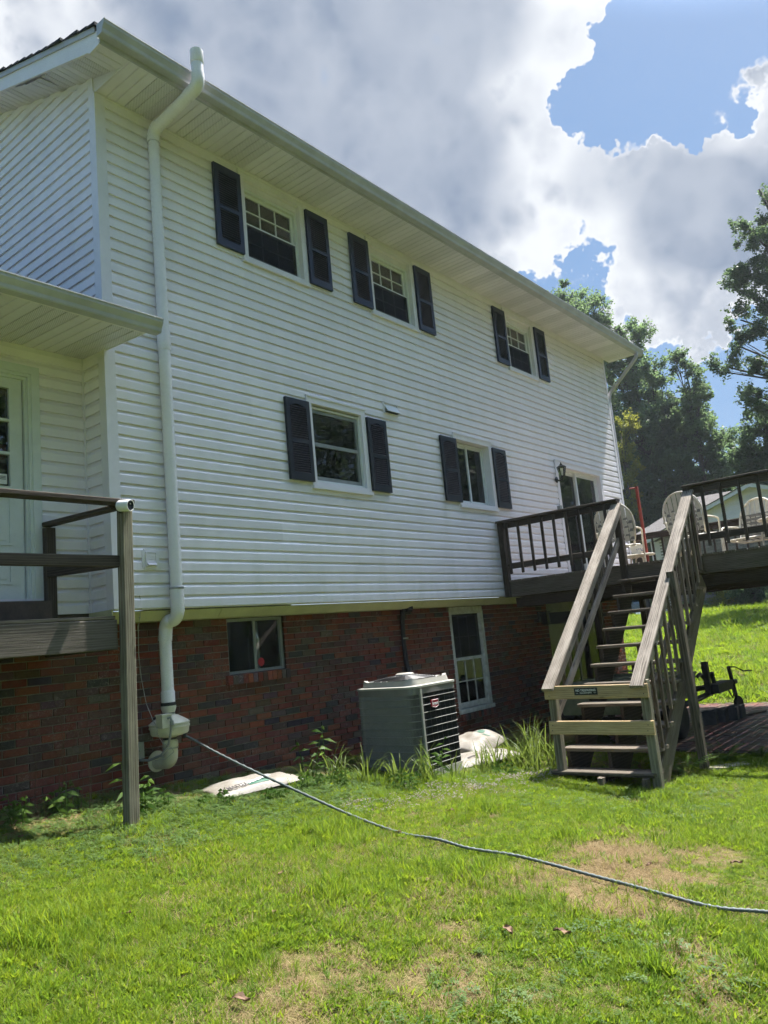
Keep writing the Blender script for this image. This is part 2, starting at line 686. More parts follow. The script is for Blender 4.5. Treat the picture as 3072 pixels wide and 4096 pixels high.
def tint_mat(name, rough=0.9, nscale=30, amt=0.5, bmp=0.6, dark=0.45, chalk=0.0):
    """colour from the mesh's own tint with grain on top"""
    m, nt, b = newmat(name)
    at = nt.nodes.new('ShaderNodeAttribute')
    at.attribute_name = 'tint'
    pos = geo_pos(nt)
    f = noise(nt, pos, nscale, 6, 0.65)
    f2 = noise(nt, pos, nscale * 0.28, 4, 0.6)
    d = nt.nodes.new('ShaderNodeMix')
    d.data_type = 'RGBA'
    d.blend_type = 'MULTIPLY'
    nt.links.new(maprange(nt, f, 0.42, 0.7, 0, amt), d.inputs[0])
    nt.links.new(at.outputs['Color'], d.inputs[6])
    d.inputs[7].default_value = (dark, dark, dark, 1)
    c = d.outputs[2]
    c = mixc(nt, maprange(nt, f2, 0.5, 0.75, 0, 0.4), c, (0.10, 0.075, 0.06))
    if chalk:
        f3 = noise(nt, pos, nscale * 0.9, 7, 0.75, 1.0)
        f4 = noise(nt, pos, 2.1, 4, 0.6)
        mm = nt.nodes.new('ShaderNodeMath')
        mm.operation = 'MULTIPLY'
        nt.links.new(maprange(nt, f3, 0.52, 0.66), mm.inputs[0])
        nt.links.new(maprange(nt, f4, 0.5, 0.68, 0, chalk), mm.inputs[1])
        c = mixc(nt, mm.outputs[0], c, (0.42, 0.34, 0.31))
    nt.links.new(c, b.inputs['Base Color'])
    b.inputs['Roughness'].default_value = rough
    b.inputs['Specular IOR Level'].default_value = 0.25
    bump(nt, b, f, bmp, 0.004)
    return m


def leaf_mat(name, a, b2, trans=0.5, rough=0.5, use_tint=False):
    m, nt, b = newmat(name)
    oi = nt.nodes.new('ShaderNodeObjectInfo')
    if use_tint:
        at = nt.nodes.new('ShaderNodeAttribute')
        at.attribute_name = 'tint'
        sp = nt.nodes.new('ShaderNodeSeparateColor')
        nt.links.new(at.outputs['Color'], sp.inputs[0])
        r = sp.outputs[0]
    else:
        r = oi.outputs['Random']
    c = mixc(nt, r, a, b2)
    nt.links.new(c, b.inputs['Base Color'])
    b.inputs['Roughness'].default_value = rough
    b.inputs['Specular IOR Level'].default_value = 0.18
    tr = nt.nodes.new('ShaderNodeBsdfTranslucent')
    bright = mixc(nt, 0.55, c, tuple(min(1, x * 1.9) for x in b2))
    nt.links.new(bright, tr.inputs['Color'])
    mx = nt.nodes.new('ShaderNodeMixShader')
    mx.inputs[0].default_value = trans
    nt.links.new(b.outputs[0], mx.inputs[1])
    nt.links.new(tr.outputs[0], mx.inputs[2])
    nt.links.new(mx.outputs[0], nt.nodes['Material Output'].inputs[0])
    return m


def glass_mat(name, tintc, ior=1.5, rough=0.01, dirt=0.06):
    m, nt, b = newmat(name)
    nt.nodes.remove(b)
    t = nt.nodes.new('ShaderNodeBsdfTransparent')
    t.inputs[0].default_value = (*tintc, 1)
    g = nt.nodes.new('ShaderNodeBsdfGlossy')
    g.inputs['Roughness'].default_value = rough
    fr = nt.nodes.new('ShaderNodeFresnel')
    fr.inputs['IOR'].default_value = ior
    k = maprange(nt, fr.outputs[0], 0, 1, 0.02, 1.0)
    mx = nt.nodes.new('ShaderNodeMixShader')
    nt.links.new(k, mx.inputs[0])
    nt.links.new(t.outputs[0], mx.inputs[1])
    nt.links.new(g.outputs[0], mx.inputs[2])
    df = nt.nodes.new('ShaderNodeBsdfDiffuse')
    df.inputs[0].default_value = (0.4, 0.42, 0.42, 1)
    pos = geo_pos(nt)
    dd = maprange(nt, noise(nt, pos, 9, 6, 0.65), 0.45, 0.75, dirt * 0.3, dirt * 2)
    m2 = nt.nodes.new('ShaderNodeMixShader')
    nt.links.new(dd, m2.inputs[0])
    nt.links.new(mx.outputs[0], m2.inputs[1])
    nt.links.new(df.outputs[0], m2.inputs[2])
    nt.links.new(m2.outputs[0], nt.nodes['Material Output'].inputs[0])
    return m


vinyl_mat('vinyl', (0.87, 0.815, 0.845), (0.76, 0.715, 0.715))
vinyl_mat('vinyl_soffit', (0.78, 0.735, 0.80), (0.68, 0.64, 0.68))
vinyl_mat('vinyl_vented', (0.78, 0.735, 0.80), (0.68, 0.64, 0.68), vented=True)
pmat('trim_white', (0.82, 0.775, 0.80), 0.38, 0.05, 3)
pmat('gutter_white', (0.50, 0.49, 0.52), 0.35, 0.10, 4, col2=(0.38, 0.375, 0.39))
pmat('gutter_inside', (0.40, 0.41, 0.40), 0.5, 0.2, 4)
pmat('pvc', (0.84, 0.80, 0.80), 0.28, 0.04, 5)
pmat('pvc_cream', (0.70, 0.67, 0.52), 0.45, 0.12, 9)
pmat('rubber', (0.03, 0.03, 0.03), 0.7, 0.2, 20)
pmat('steel', (0.45, 0.45, 0.44), 0.35, 0.2, 20, metal=0.9)
pmat('cream', (0.56, 0.53, 0.30), 0.7, 0.12, 3, bmp=0.1)
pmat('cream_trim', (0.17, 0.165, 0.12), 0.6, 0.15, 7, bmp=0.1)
pmat('old_white_paint', (0.66, 0.66, 0.60), 0.65, 0.22, 14, col2=(0.40, 0.38, 0.32), bmp=0.25)
pmat('shutter', (0.015, 0.023, 0.060), 0.42, 0.15, 9, spec=0.5)
pmat('shutter_black', (0.010, 0.012, 0.020), 0.45, 0.2, 9)
pmat('window_vinyl', (0.76, 0.77, 0.76), 0.4, 0.05, 6)
pmat('storm_metal', (0.30, 0.31, 0.30), 0.45, 0.12, 12, metal=0.2)
pmat('muntin_grey', (0.74, 0.77, 0.78), 0.6, 0.1, 12)
pmat('room_dark', (0.035, 0.037, 0.042), 0.9, 0.2, 2)
pmat('blind_grey', (0.64, 0.74, 0.90), 0.8, 0.1, 3)
pmat('blind_beige', (0.52, 0.48, 0.38), 0.8, 0.12, 5)
pmat('door_paint', (0.70, 0.73, 0.70), 0.42, 0.06, 5)
pmat('brown_step', (0.085, 0.062, 0.045), 0.7, 0.25, 8, bmp=0.2)
pmat('shingle', (0.035, 0.036, 0.040), 0.95, 0.3, 40, bmp=0.5, bscale=200)
pmat('black_metal', (0.012, 0.012, 0.013), 0.45, 0.2, 20)
pmat('black_foam', (0.008, 0.008, 0.012), 0.55, 0.3, 30, bmp=0.3)
pmat('ac_grey', (0.205, 0.195, 0.178), 0.5, 0.12, 9)
pmat('ac_light', (0.38, 0.365, 0.315), 0.45, 0.12, 9, col2=(0.33, 0.32, 0.27))
pmat('ac_band', (0.27, 0.265, 0.235), 0.5, 0.1, 9)
pmat('ac_core', (0.018, 0.020, 0.020), 0.7, 0.2, 30)
pmat('badge_red', (0.50, 0.02, 0.035), 0.35, 0.05, 30)
pmat('white_paint', (0.80, 0.80, 0.78), 0.5, 0.05, 10)
pmat('sign_black', (0.012, 0.012, 0.014), 0.4, 0.1, 30)
pmat('concrete', (0.30, 0.29, 0.27), 0.95, 0.2, 12, bmp=0.4, bscale=90)
pmat('block_dark', (0.10, 0.10, 0.10), 0.95, 0.25, 12, bmp=0.4, bscale=90)
pmat('hull', (0.21, 0.23, 0.15), 0.8, 0.25, 5, col2=(0.10, 0.12, 0.07), bmp=0.3)
pmat('trailer_metal', (0.03, 0.028, 0.026), 0.7, 0.3, 12, bmp=0.2)
pmat('tyre', (0.018, 0.018, 0.018), 0.85, 0.2, 20, bmp=0.2)
pmat('rim', (0.35, 0.35, 0.35), 0.5, 0.2, 20, metal=0.5)
pmat('red_wood', (0.30, 0.045, 0.025), 0.75, 0.2, 9, bmp=0.3)
pmat('chair_white', (0.74, 0.70, 0.60), 0.45, 0.10, 12, col2=(0.55, 0.46, 0.30))
pmat('strap_white', (0.62, 0.58, 0.48), 0.6, 0.12, 14)
pmat('strap_grey', (0.20, 0.19, 0.17), 0.6, 0.12, 14)
pmat('plant_pot', (0.76, 0.75, 0.70), 0.4, 0.08, 14)
pmat('pot_blue', (0.03, 0.05, 0.30), 0.5, 0.1, 14)
pmat('bag_white', (0.245, 0.225, 0.19), 0.6, 0.18, 7, col2=(0.15, 0.125, 0.09), bmp=0.3, bscale=25)
pmat('bag_green', (0.025, 0.12, 0.07), 0.6, 0.1, 14)
pmat('bag_print', (0.05, 0.04, 0.035), 0.7, 0.2, 20)
pmat('hose_mat', (0.12, 0.145, 0.135), 0.6, 0.3, 40, col2=(0.06, 0.075, 0.07), bmp=0.4, bscale=160)
pmat('wire_grey', (0.40, 0.38, 0.34), 0.6, 0.1, 30)
pmat('twig', (0.16, 0.10, 0.055), 0.9, 0.3, 30)
pmat('bark', (0.09, 0.075, 0.06), 0.95, 0.3, 9, bmp=0.8, bscale=25)
pmat('nb_siding', (0.90, 0.83, 0.82), 0.7, 0.06, 1.5)
pmat('nb_trim', (0.84, 0.80, 0.82), 0.6, 0.05, 3)
pmat('nb_brick', (0.40, 0.34, 0.28), 0.9, 0.25, 4, bmp=0.4)
pmat('nb_mortar', (0.33, 0.30, 0.26), 0.95, 0.15, 4)
pmat('nb_shingle', (0.16, 0.145, 0.135), 0.95, 0.2, 9, bmp=0.4, bscale=40)
pmat('car_paint', (0.34, 0.40, 0.46), 0.25, 0.05, 3, metal=0.4)
pmat('car_glass', (0.02, 0.025, 0.03), 0.08, 0.05, 3)
pmat('lamp_white', (0.75, 0.74, 0.70), 0.4, 0.05, 5)
pmat('dry_leaf', (0.22, 0.13, 0.07), 0.8, 0.3, 30, col2=(0.10, 0.06, 0.035))
pmat('mortar', (0.25, 0.228, 0.185), 0.95, 0.25, 9, bmp=0.5, bscale=120)
pmat('soil', (0.085, 0.06, 0.04), 0.95, 0.3, 9, bmp=0.6, bscale=60)
pmat('red_pot', (0.22, 0.03, 0.03), 0.6, 0.2, 9)
wood_mat('wood_dark', (0.034, 0.025, 0.019), (0.064, 0.049, 0.037), (0.112, 0.092, 0.070), sun=0.3)
wood_mat('wood_post', (0.10, 0.088, 0.060), (0.20, 0.178, 0.122), (0.33, 0.30, 0.22), sun=0.5)
wood_mat('wood_grey', (0.13, 0.103, 0.077), (0.33, 0.278, 0.222), (0.56, 0.49, 0.40), sun=0.7)
wood_mat('wood_mid', (0.066, 0.052, 0.038), (0.140, 0.113, 0.084), (0.24, 0.20, 0.153), sun=0.45, moss=0.3)
wood_mat('wood_rim', (0.050, 0.042, 0.033), (0.098, 0.084, 0.066), (0.150, 0.132, 0.108), sun=0.3)
wood_mat('wood_new', (0.38, 0.25, 0.12), (0.56, 0.40, 0.21), (0.64, 0.50, 0.31), sun=0.35)
tint_mat('brick', 0.9, 45, 0.55, 0.7, chalk=0.75)
tint_mat('paver', 0.42, 30, 0.5, 0.5)
leaf_mat('grass_a', (0.095, 0.155, 0.010), (0.200, 0.260, 0.015), 0.50, 0.6)
leaf_mat('grass_b', (0.068, 0.135, 0.010), (0.150, 0.230, 0.016), 0.50, 0.55)
leaf_mat('grass_dry', (0.20, 0.142, 0.068), (0.34, 0.26, 0.135), 0.3, 0.8)
leaf_mat('clover', (0.060, 0.115, 0.030), (0.12, 0.18, 0.05), 0.35, 0.5)
leaf_mat('lily', (0.060, 0.105, 0.018), (0.13, 0.17, 0.03), 0.45, 0.4, use_tint=True)
leaf_mat('weed', (0.05, 0.11, 0.02), (0.13, 0.20, 0.04), 0.45, 0.45, use_tint=True)
leaf_mat('flower_head', (0.18, 0.15, 0.125), (0.40, 0.36, 0.31), 0.25, 0.9)
leaf_mat('leaf_green', (0.060, 0.108, 0.048), (0.145, 0.210, 0.080), 0.55, 0.5, use_tint=True)
leaf_mat('leaf_dark', (0.052, 0.095, 0.045), (0.125, 0.185, 0.074), 0.53, 0.5, use_tint=True)
leaf_mat('leaf_yellow', (0.12, 0.15, 0.025), (0.26, 0.26, 0.04), 0.45, 0.5, use_tint=True)
leaf_mat('leaf_oak', (0.042, 0.080, 0.040), (0.110, 0.165, 0.064), 0.46, 0.45, use_tint=True)
glass_mat('glass', (0.94, 0.96, 0.97), ior=1.6, dirt=0.02)
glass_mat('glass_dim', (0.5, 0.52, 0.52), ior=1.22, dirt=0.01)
glass_mat('glass_coated', (0.93, 0.95, 0.97), ior=2.3, dirt=0.02)
glass_mat('glass_dirty', (0.90, 0.93, 0.92), dirt=0.03)
m_, nt_, b_ = newmat('screen')
b_.inputs['Base Color'].default_value = (0.02, 0.022, 0.026, 1)
b_.inputs['Roughness'].default_value = 0.8
b_.inputs['Specular IOR Level'].default_value = 0.1
t_ = nt_.nodes.new('ShaderNodeBsdfTransparent')
x_ = nt_.nodes.new('ShaderNodeMixShader')
x_.inputs[0].default_value = 0.55
nt_.links.new(t_.outputs[0], x_.inputs[1])
nt_.links.new(b_.outputs[0], x_.inputs[2])
nt_.links.new(x_.outputs[0], nt_.nodes['Material Output'].inputs[0])

# ================================================================== terrain


def gz(x, y):
    pl = min(-1.66 - .0754 * (x + .46) + .1197 * (y + .72), -1.3)
    k = .06
    m = max(pl, -2.27)
    z = m + k * math.log(math.exp((pl - m) / k) + math.exp((-2.27 - m) / k))
    return z + .084 * min(max(x - 11.3, 0), 19.7)


gz_v = np.vectorize(gz)


def patch_mask(x, y):
    """bare, dried-out spots in the lawn: 0..1"""
    s = 0.0
    for (px, py, rx, ry, a, mx) in ((1.40, -3.75, .85, .46, .5, .9), (0.70, -3.95, .40, .24, .8, .8), (1.0, -3.50, .40, .24, .4, .8), (-1.2, -3.42, .42, .16, .3, .55),
                                (-0.75, -3.75, .45, .14, .5, .6), (0.1, -4.65, .5, .12, .5, .6), (2.05, -4.1, .3, .2, 0, .7), (.05, -3.2, .5, .16, .2, .45), (-.55, -3.1, .3, .2, .9, .35), (.55, -3.3, .3, .15, 0, .5)):
        c, d = math.cos(a), math.sin(a)
        u = ((x - px) * c + (y - py) * d) / rx
        v = (-(x - px) * d + (y - py) * c) / ry
        q = u * u + v * v
        q *= 1 + .35 * math.sin(9 * x + 5 * y) + .25 * math.sin(17 * y - 11 * x)
        if q < 2.0:
            s = max(s, min(mx, (2.0 - q) / 1.8))
    return s


def lawn_material():
    m, nt, b = newmat('lawn')
    pos = geo_pos(nt)
    n1 = noise(nt, pos, 1.1, 5, 0.6)
    n2 = noise(nt, pos, 14, 5, 0.7)
    n3 = noise(nt, pos, 60, 4, 0.7)
    g = mixc(nt, maprange(nt, n1, 0.35, 0.68), (0.085, 0.115, 0.014), (0.060, 0.092, 0.014))
    g = mixc(nt, maprange(nt, n2, 0.45, 0.75, 0, 0.6), g, (0.085, 0.080, 0.028))
    g = mixc(nt, maprange(nt, n3, 0.45, 0.7, 0, 0.8), g, (0.036, 0.044, 0.010))
    at = nt.nodes.new('ShaderNodeAttribute')
    at.attribute_name = 'bare'
    bn = nt.nodes.new('ShaderNodeMath')
    bn.operation = 'MULTIPLY'
    nt.links.new(at.outputs['Fac'], bn.inputs[0])
    nt.links.new(maprange(nt, n2, 0.3, 0.55, 0.25, 1.0), bn.inputs[1])
    c = mixc(nt, bn.outputs[0], g, mixc(nt, maprange(nt, n3, 0.3, 0.7), (0.25, 0.170, 0.088), (0.15, 0.102, 0.054)))
    nt.links.new(c, b.inputs['Base Color'])
    b.inputs['Roughness'].default_value = 0.95
    b.inputs['Specular IOR Level'].default_value = 0.1
    bump(nt, b, n3, 0.8, 0.02)


lawn_material()
xs = np.unique(np.concatenate([np.linspace(-400, -8, 16), np.arange(-8, 12, .16), np.arange(12, 40, .8), np.linspace(40, 500, 24)]))
ys = np.unique(np.concatenate([np.linspace(-400, -9, 16), np.arange(-9, 2, .16), np.arange(2, 30, .9), np.linspace(30, 400, 20)]))
GX, GY = np.meshgrid(xs, ys, indexing='ij')
GZ = gz_v(GX, GY)
nx, ny = GX.shape
idx = np.arange(nx * ny).reshape(nx, ny)
fq = np.stack([idx[:-1, :-1], idx[1:, :-1], idx[1:, 1:], idx[:-1, 1:]], -1).reshape(-1, 4)
vq = np.stack([GX, GY, GZ], -1).reshape(-1, 3)
bare = np.array([patch_mask(a, b) if (-4 < a < 4 and -7 < b < 0) else 0.0 for a, b, c in vq])
# trodden soil right along the house wall and below the deck
for i, (a, b, c) in enumerate(vq):
    if -4 < a < 12 and b > -0.75:
        bare[i] = max(bare[i], min(1, (b + .75) / .4))
    if 4.2 < a < 7 and -3.2 < b < -1:
        bare[i] = max(bare[i], .85)
me = bpy.data.meshes.new('ground')
me.from_pydata(vq.tolist(), [], fq.tolist())
at = me.attributes.new('bare', 'FLOAT', 'POINT')
at.data.foreach_set('value', bare.astype(np.float32))
me.polygons.foreach_set('use_smooth', [True] * len(me.polygons))
me.materials.append(MAT['lawn'])
ground = link(bpy.data.objects.new('ground', me))
OFF[ground] = Vector((0, 0, 0))
tag(ground, kind='structure')

# ================================================================== house
C = 0.1143                      # exposure of one siding course
TOP = 44 * C                    # wall top / soffit
LEN = 11.97
YD_ = 0.368
YB = 0.30                       # face of the brick storey
house = thing('house', 'white sided two storey house with blue shutters over a red brick basement', 'house', (6, 3, -2.2))

# openings in the sided wall: x0, x1, z0, z1
OPEN = [(1.77, 2.815, 3.862, 4.985), (4.03, 5.08, 3.855, 4.97), (7.69, 8.75, 3.855, 4.97),
        (2.597, 3.656, 1.32, 2.432), (5.678, 6.74, 1.315, 2.43), (8.945, 10.98, 0.235, 2.41)]


def cells(x0, x1, z0, z1, opens):
    X = sorted({x0, x1, *[o[0] for o in opens], *[o[1] for o in opens]})
    Z = sorted({z0, z1, *[o[2] for o in opens], *[o[3] for o in opens]})
    X = [x for x in X if x0 <= x <= x1]
    Z = [z for z in Z if z0 <= z <= z1]
    out = []
    for a, b in zip(X, X[1:]):
        run = None
        for c, d in zip(Z, Z[1:]):
            hole = any(o[0] < (a + b) / 2 < o[1] and o[2] < (c + d) / 2 < o[3] for o in opens)
            if hole:
                if run:
                    out.append((a, b, *run))
                run = None
            else:
                run = (run[0], d) if run else (c, d)
        if run:
            out.append((a, b, *run))
    return out


DL = 0.021
CRS = [(0.0, -DL), (0.002, -DL), (0.070, -DL * 0.99), (0.075, -DL * 0.92), (0.082, -DL * 0.70), (0.090, -DL * 0.43), (0.100, -DL * 0.20), (C - 0.0005, -DL * 0.06)]


def lap_profile(za, zb, z0):
    """dutch-lap profile of a double panel whose lower edge is z0, clipped to [za, zb]"""
    pts = []
    for k in (0, 1):
        zz = z0 + k * C
        pts.append((zz, -0.001))
        pts += [(zz + a, b) for a, b in CRS]
    out = []
    for (p, q) in zip(pts, pts[1:]):
        for (z, y) in (p, q):
            if za - 1e-6 <= z <= zb + 1e-6 and (not out or out[-1] != (z, y)):
                out.append((z, y))
        for lim in (za, zb):
            if (p[0] - lim) * (q[0] - lim) < 0:
                t = (lim - p[0]) / (q[0] - p[0])
                out.append((lim, p[1] + t * (q[1] - p[1])))
    seen, res = set(), []
    for o in sorted(out, key=lambda o: (round(o[0], 5), 0)):
        pass
    res = []
    for o in out:
        if not res or (abs(o[0] - res[-1][0]) > 1e-6 or abs(o[1] - res[-1][1]) > 1e-6):
            res.append(o)
    res.sort(key=lambda o: o[0])
    return res


# ---- facade
m = MB()
for (a, b, c, d) in cells(0, LEN, 0.0, TOP, OPEN):
    m.box(a, b, 0.0015, 0.10, c, d)
facade = m.build('sided_wall', 'vinyl', house)
for r in range(22):
    z0 = r * 2 * C
    z1 = z0 + 2 * C
    x = -RND.uniform(0, 2.6)
    cuts = []
    while x < LEN:
        nx_ = x + 3.75
        cuts.append((max(x, 0.085), min(nx_, LEN - 0.05)))
        x = nx_
    for ci, (a, b) in enumerate(cuts):
        if b - a < 0.05:
            continue
        proud = 0.0 if ci % 2 else -0.0026
        ops = [o for o in OPEN if o[3] > z0 + .002 and o[2] < z1 - .002]
        for (xa, xb, za, zb) in cells(a, b, z0, z1, ops):
            if xb - xa < 0.01 or zb - za < 0.006:
                continue
            pr = lap_profile(za, zb, z0)
            e = 0.012 if (xb == b and b < LEN - .06) else 0
            mm = MB()
            nseg = max(1, int((xb - xa) / .5))
            ph = RND.uniform(0, 6.28)
            for q in range(nseg):
                t0, t1 = xa + (xb + e - xa) * q / nseg, xa + (xb + e - xa) * (q + 1) / nseg
                w0, w1 = .0012 * math.sin(t0 * 3.1 + ph), .0012 * math.sin(t1 * 3.1 + ph)
                mm.add([(t0, y + proud + w0, z) for z, y in pr] + [(t1, y + proud + w1, z) for z, y in pr],
                       [(i, i + 1, len(pr) + i + 1, len(pr) + i) for i in range(len(pr) - 1)])
            mm.build('siding_panel', 'vinyl', facade)

# ---- corner posts, starter strip, trims
m = MB()
m.box(-0.026, 0.085, -0.026, 0.0, 0, TOP)
m.box(-0.026, 0.0, 0.0, 0.085, 0, 5.22)
m.build('corner_post', 'trim_white', house)
m = MB()
m.box(LEN - 0.07, LEN + 0.02, -0.026, 0.02, 0, TOP)
m.build('corner_post', 'trim_white', house)
m = MB()
m.box(0.085, LEN - 0.07, -0.024, 0.0, TOP - 0.045, TOP - 0.003)
m.box(0.085, LEN - 0.07, -0.032, -0.024, TOP - 0.02, TOP - 0.003)
m.build('frieze_trim', 'trim_white', house)

# ---- gable end (faces -X)


def gtop(y):
    return 5.195 + .333 * min(y, 8.4 - y)


m = MB()
m.add([(0, 0.0, 0), (0, 8.4, 0), (0, 8.4, 5.195), (0, 4.2, gtop(4.2)), (0, 0.0, 5.195),
       (0.1, 0.0, 0), (0.1, 8.4, 0), (0.1, 8.4, 5.195), (0.1, 4.2, gtop(4.2)), (0.1, 0.0, 5.195)],
      [(0, 1, 2, 3, 4), (9, 8, 7, 6, 5)] + [(i, i + 5, (i + 1) % 5 + 5, (i + 1) % 5) for i in range(5)])
gable = m.build('gable_wall', 'vinyl', house)
for r in range(11, 29):
    z0 = r * 2 * C
    pr = lap_profile(z0, z0 + 2 * C, z0)
    vs, fs = [], []
    for (z, y) in pr:
        ya = max(0.085, (z - 5.195) / .333)
        yb = 8.4 - max(0.085, (z - 5.195) / .333)
        if yb < ya:
            ya = yb = 4.2
        vs += [(y, ya, z), (y, yb, z)]
    n = len(pr)
    fs = [(2 * i, 2 * i + 1, 2 * i + 3, 2 * i + 2) for i in range(n - 1)]
    MB().add(vs, fs).build('siding_panel', 'vinyl', gable)

# rake trim under the rake soffit
m = MB()
m.add([(-.020, 0.03, 5.175), (-.020, 4.2, gtop(4.2) - .02), (-.020, 4.2, gtop(4.2) - .055), (-.020, 0.03, 5.14),
       (0, 0.03, 5.175), (0, 4.2, gtop(4.2) - .02), (0, 4.2, gtop(4.2) - .055), (0, 0.03, 5.14)],
      [(0, 1, 2, 3), (7, 6, 5, 4), (0, 4, 5, 1), (3, 2, 6, 7), (0, 3, 7, 4)])
m.build('rake_trim', 'trim_white', house)

# ---- main soffit: ribbed 12-inch panels, solid and vented in turn
SY = -0.60
XS0, XS1 = -0.30, 12.36


def soffit_prof(x0, w):
    pts = []
    for k in range(3):
        a = x0 + w * k / 3
        b = x0 + w * (k + 1) / 3
        pts += [(a + .002, .010), (a + .008, 0.0), (b - .008, 0.0), (b - .002, .010)]
    return pts


soff = MB()
soff.box(-.012, XS1, SY, 0.0, TOP + .016, TOP + .03)
soff.extrude([(SY, TOP - .004), (0.0, TOP - .004), (0.0, TOP + .17), (-.45, TOP + .02), (SY, TOP + .02)], 'x', -.014, -.001)
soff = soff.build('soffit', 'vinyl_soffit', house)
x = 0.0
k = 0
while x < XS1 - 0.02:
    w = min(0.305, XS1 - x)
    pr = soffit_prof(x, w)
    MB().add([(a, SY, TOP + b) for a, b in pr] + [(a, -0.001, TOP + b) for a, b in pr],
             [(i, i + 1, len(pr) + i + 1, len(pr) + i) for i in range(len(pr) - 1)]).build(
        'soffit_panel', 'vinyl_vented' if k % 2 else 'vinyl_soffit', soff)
    x += 0.305
    k += 1

# ---- gable rake: soffit strips under the overhang, box end, rake board, roof
rs_ = MB()
rs_.add([(XS0, -0.45, TOP + .035), (0, -0.45, TOP + .035), (0, 4.2, 6.62), (XS0, 4.2, 6.62)], [(0, 1, 2, 3)])
rake_s = rs_.build('rake_soffit', 'vinyl_soffit', house)


def rk(y):      # level of the rake soffit
    return 5.185 + .331 * y


y = -0.60
k = 0
while y < 4.2:
    w = 0.10
    drop = 0.0
    if 0.35 < y < 0.95:          # panels that have slipped out of the rake channel
        drop = .028 * math.sin((y - .35) / .6 * math.pi) + RND.uniform(0, .008)
    vs = []
    for (yy, dz) in ((y + .002, .008), (y + .008, 0), (y + w - .008, 0), (y + w - .002, .008)):
        vs.append((XS0 + (0.012 if drop else 0), yy, max(TOP, rk(yy)) + dz - drop))
        vs.append((-0.001, yy, max(TOP, rk(yy)) + dz))
    MB().add(vs, [(0, 1, 3, 2), (2, 3, 5, 4), (4, 5, 7, 6)]).build('soffit_panel', 'vinyl_vented' if (k // 3) % 2 else 'vinyl_soffit', rake_s)
    y += w
    k += 1
# near-black sheet: shade inside the open gap is put into its colour
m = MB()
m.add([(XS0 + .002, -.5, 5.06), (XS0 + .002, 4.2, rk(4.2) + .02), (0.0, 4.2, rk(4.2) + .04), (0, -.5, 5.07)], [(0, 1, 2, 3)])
m.build('gap_shade_sheet', 'room_dark', house)


def rt(y):      # top of the rake boards
    return 5.242 + .318 * (y + .524)


m = MB()
poly = [(-0.60, TOP - .012), (-0.45, TOP - .022), (-0.42, rk(-.42) - .012), (4.2, rk(4.2) - .012), (4.2, rt(4.2) - .06), (-0.58, rt(-.58) - .06)]
m.extrude([(a, b) for a, b in poly], 'x', XS0 - .022, XS0)
m.build('rake_board', 'trim_white', house)
m = MB()
poly = [(-0.56, rt(-.56) - .075), (4.2, rt(4.2) - .075), (4.2, rt(4.2) - .018), (-0.56, rt(-.56) - .018)]
m.extrude(poly, 'x', XS0 - .036, XS0 - .022)
m.build('drip_edge', 'gutter_white', house)
# roof: stepped shingle courses
m = MB()
yy = -0.60
k = 0
while yy < 4.2:
    y2 = min(yy + .142, 4.22)
    b0 = rt(yy) - .018
    b1 = rt(y2) - .018
    jog = RND.uniform(-.012, .012)
    m.add([(XS0 - .055 + jog, yy, b0), (XS0 - .055 + jog, y2, b1), (XS0 - .055 + jog, y2, b1 + .010), (XS0 - .055 + jog, yy, b0 + .030),
           (12.42, yy, b0), (12.42, y2, b1), (12.42, y2, b1 + .010), (12.42, yy, b0 + .030)],
          [(0, 1, 2, 3), (7, 6, 5, 4), (0, 3, 7, 4), (3, 2, 6, 7), (0, 4, 5, 1)])
    yy += .142
m.box(XS0, 12.36, 4.15, 9.0, 5.0, 5.05)
m.add([(XS0 - .05, 4.2, rt(4.2)), (12.42, 4.2, rt(4.2)), (12.42, 9.0, rt(-.6)), (XS0 - .05, 9.0, rt(-.6))], [(0, 1, 2, 3)])
m.build('roof', 'shingle', house)

# fascia + K-style gutter


def gutter_profile(y, zt):
    # back, bottom, ogee front, rolled lip; y is the fascia face, zt the top
    return [(y, zt), (y, zt - .118), (y - .078, zt - .118), (y - .086, zt - .108), (y - .090, zt - .080), (y - .104, zt - .058),
            (y - .118, zt - .036), (y - .120, zt - .012), (y - .127, zt - .010), (y - .127, zt), (y - .116, zt), (y - .114, zt - .034),
            (y - .100, zt - .056), (y - .086, zt - .078), (y - .080, zt - .106), (y - .006, zt - .112), (y - .006, zt)]


def gutter(parent, y, xa, za, xb, zb):
    pa, pb = gutter_profile(y, za), gutter_profile(y, zb)
    n = len(pa)
    mm = MB()
    mm.add([(xa, *q) for q in pa] + [(xb, *q) for q in pb], [(i, (i + 1) % n, n + (i + 1) % n, n + i) for i in range(n)])
    g = mm.build('gutter', 'gutter_white', parent)
    for xx, zz in ((xa, za), (xb, zb)):
        q = gutter_profile(y, zz)[:10]
        MB().extrude(q, 'x', xx - .004, xx + .004).build('end_cap', 'gutter_white', g)
    return g


m = MB()
m.box(XS0 - .02, XS1, SY - .018, SY, TOP - .004, TOP + .145)
m.build('fascia', 'gutter_white', house)
gutter(house, SY - .019, -0.345, 5.182, 12.50, 5.122)

# downspout at the far corner
m = MB()
px = 12.30


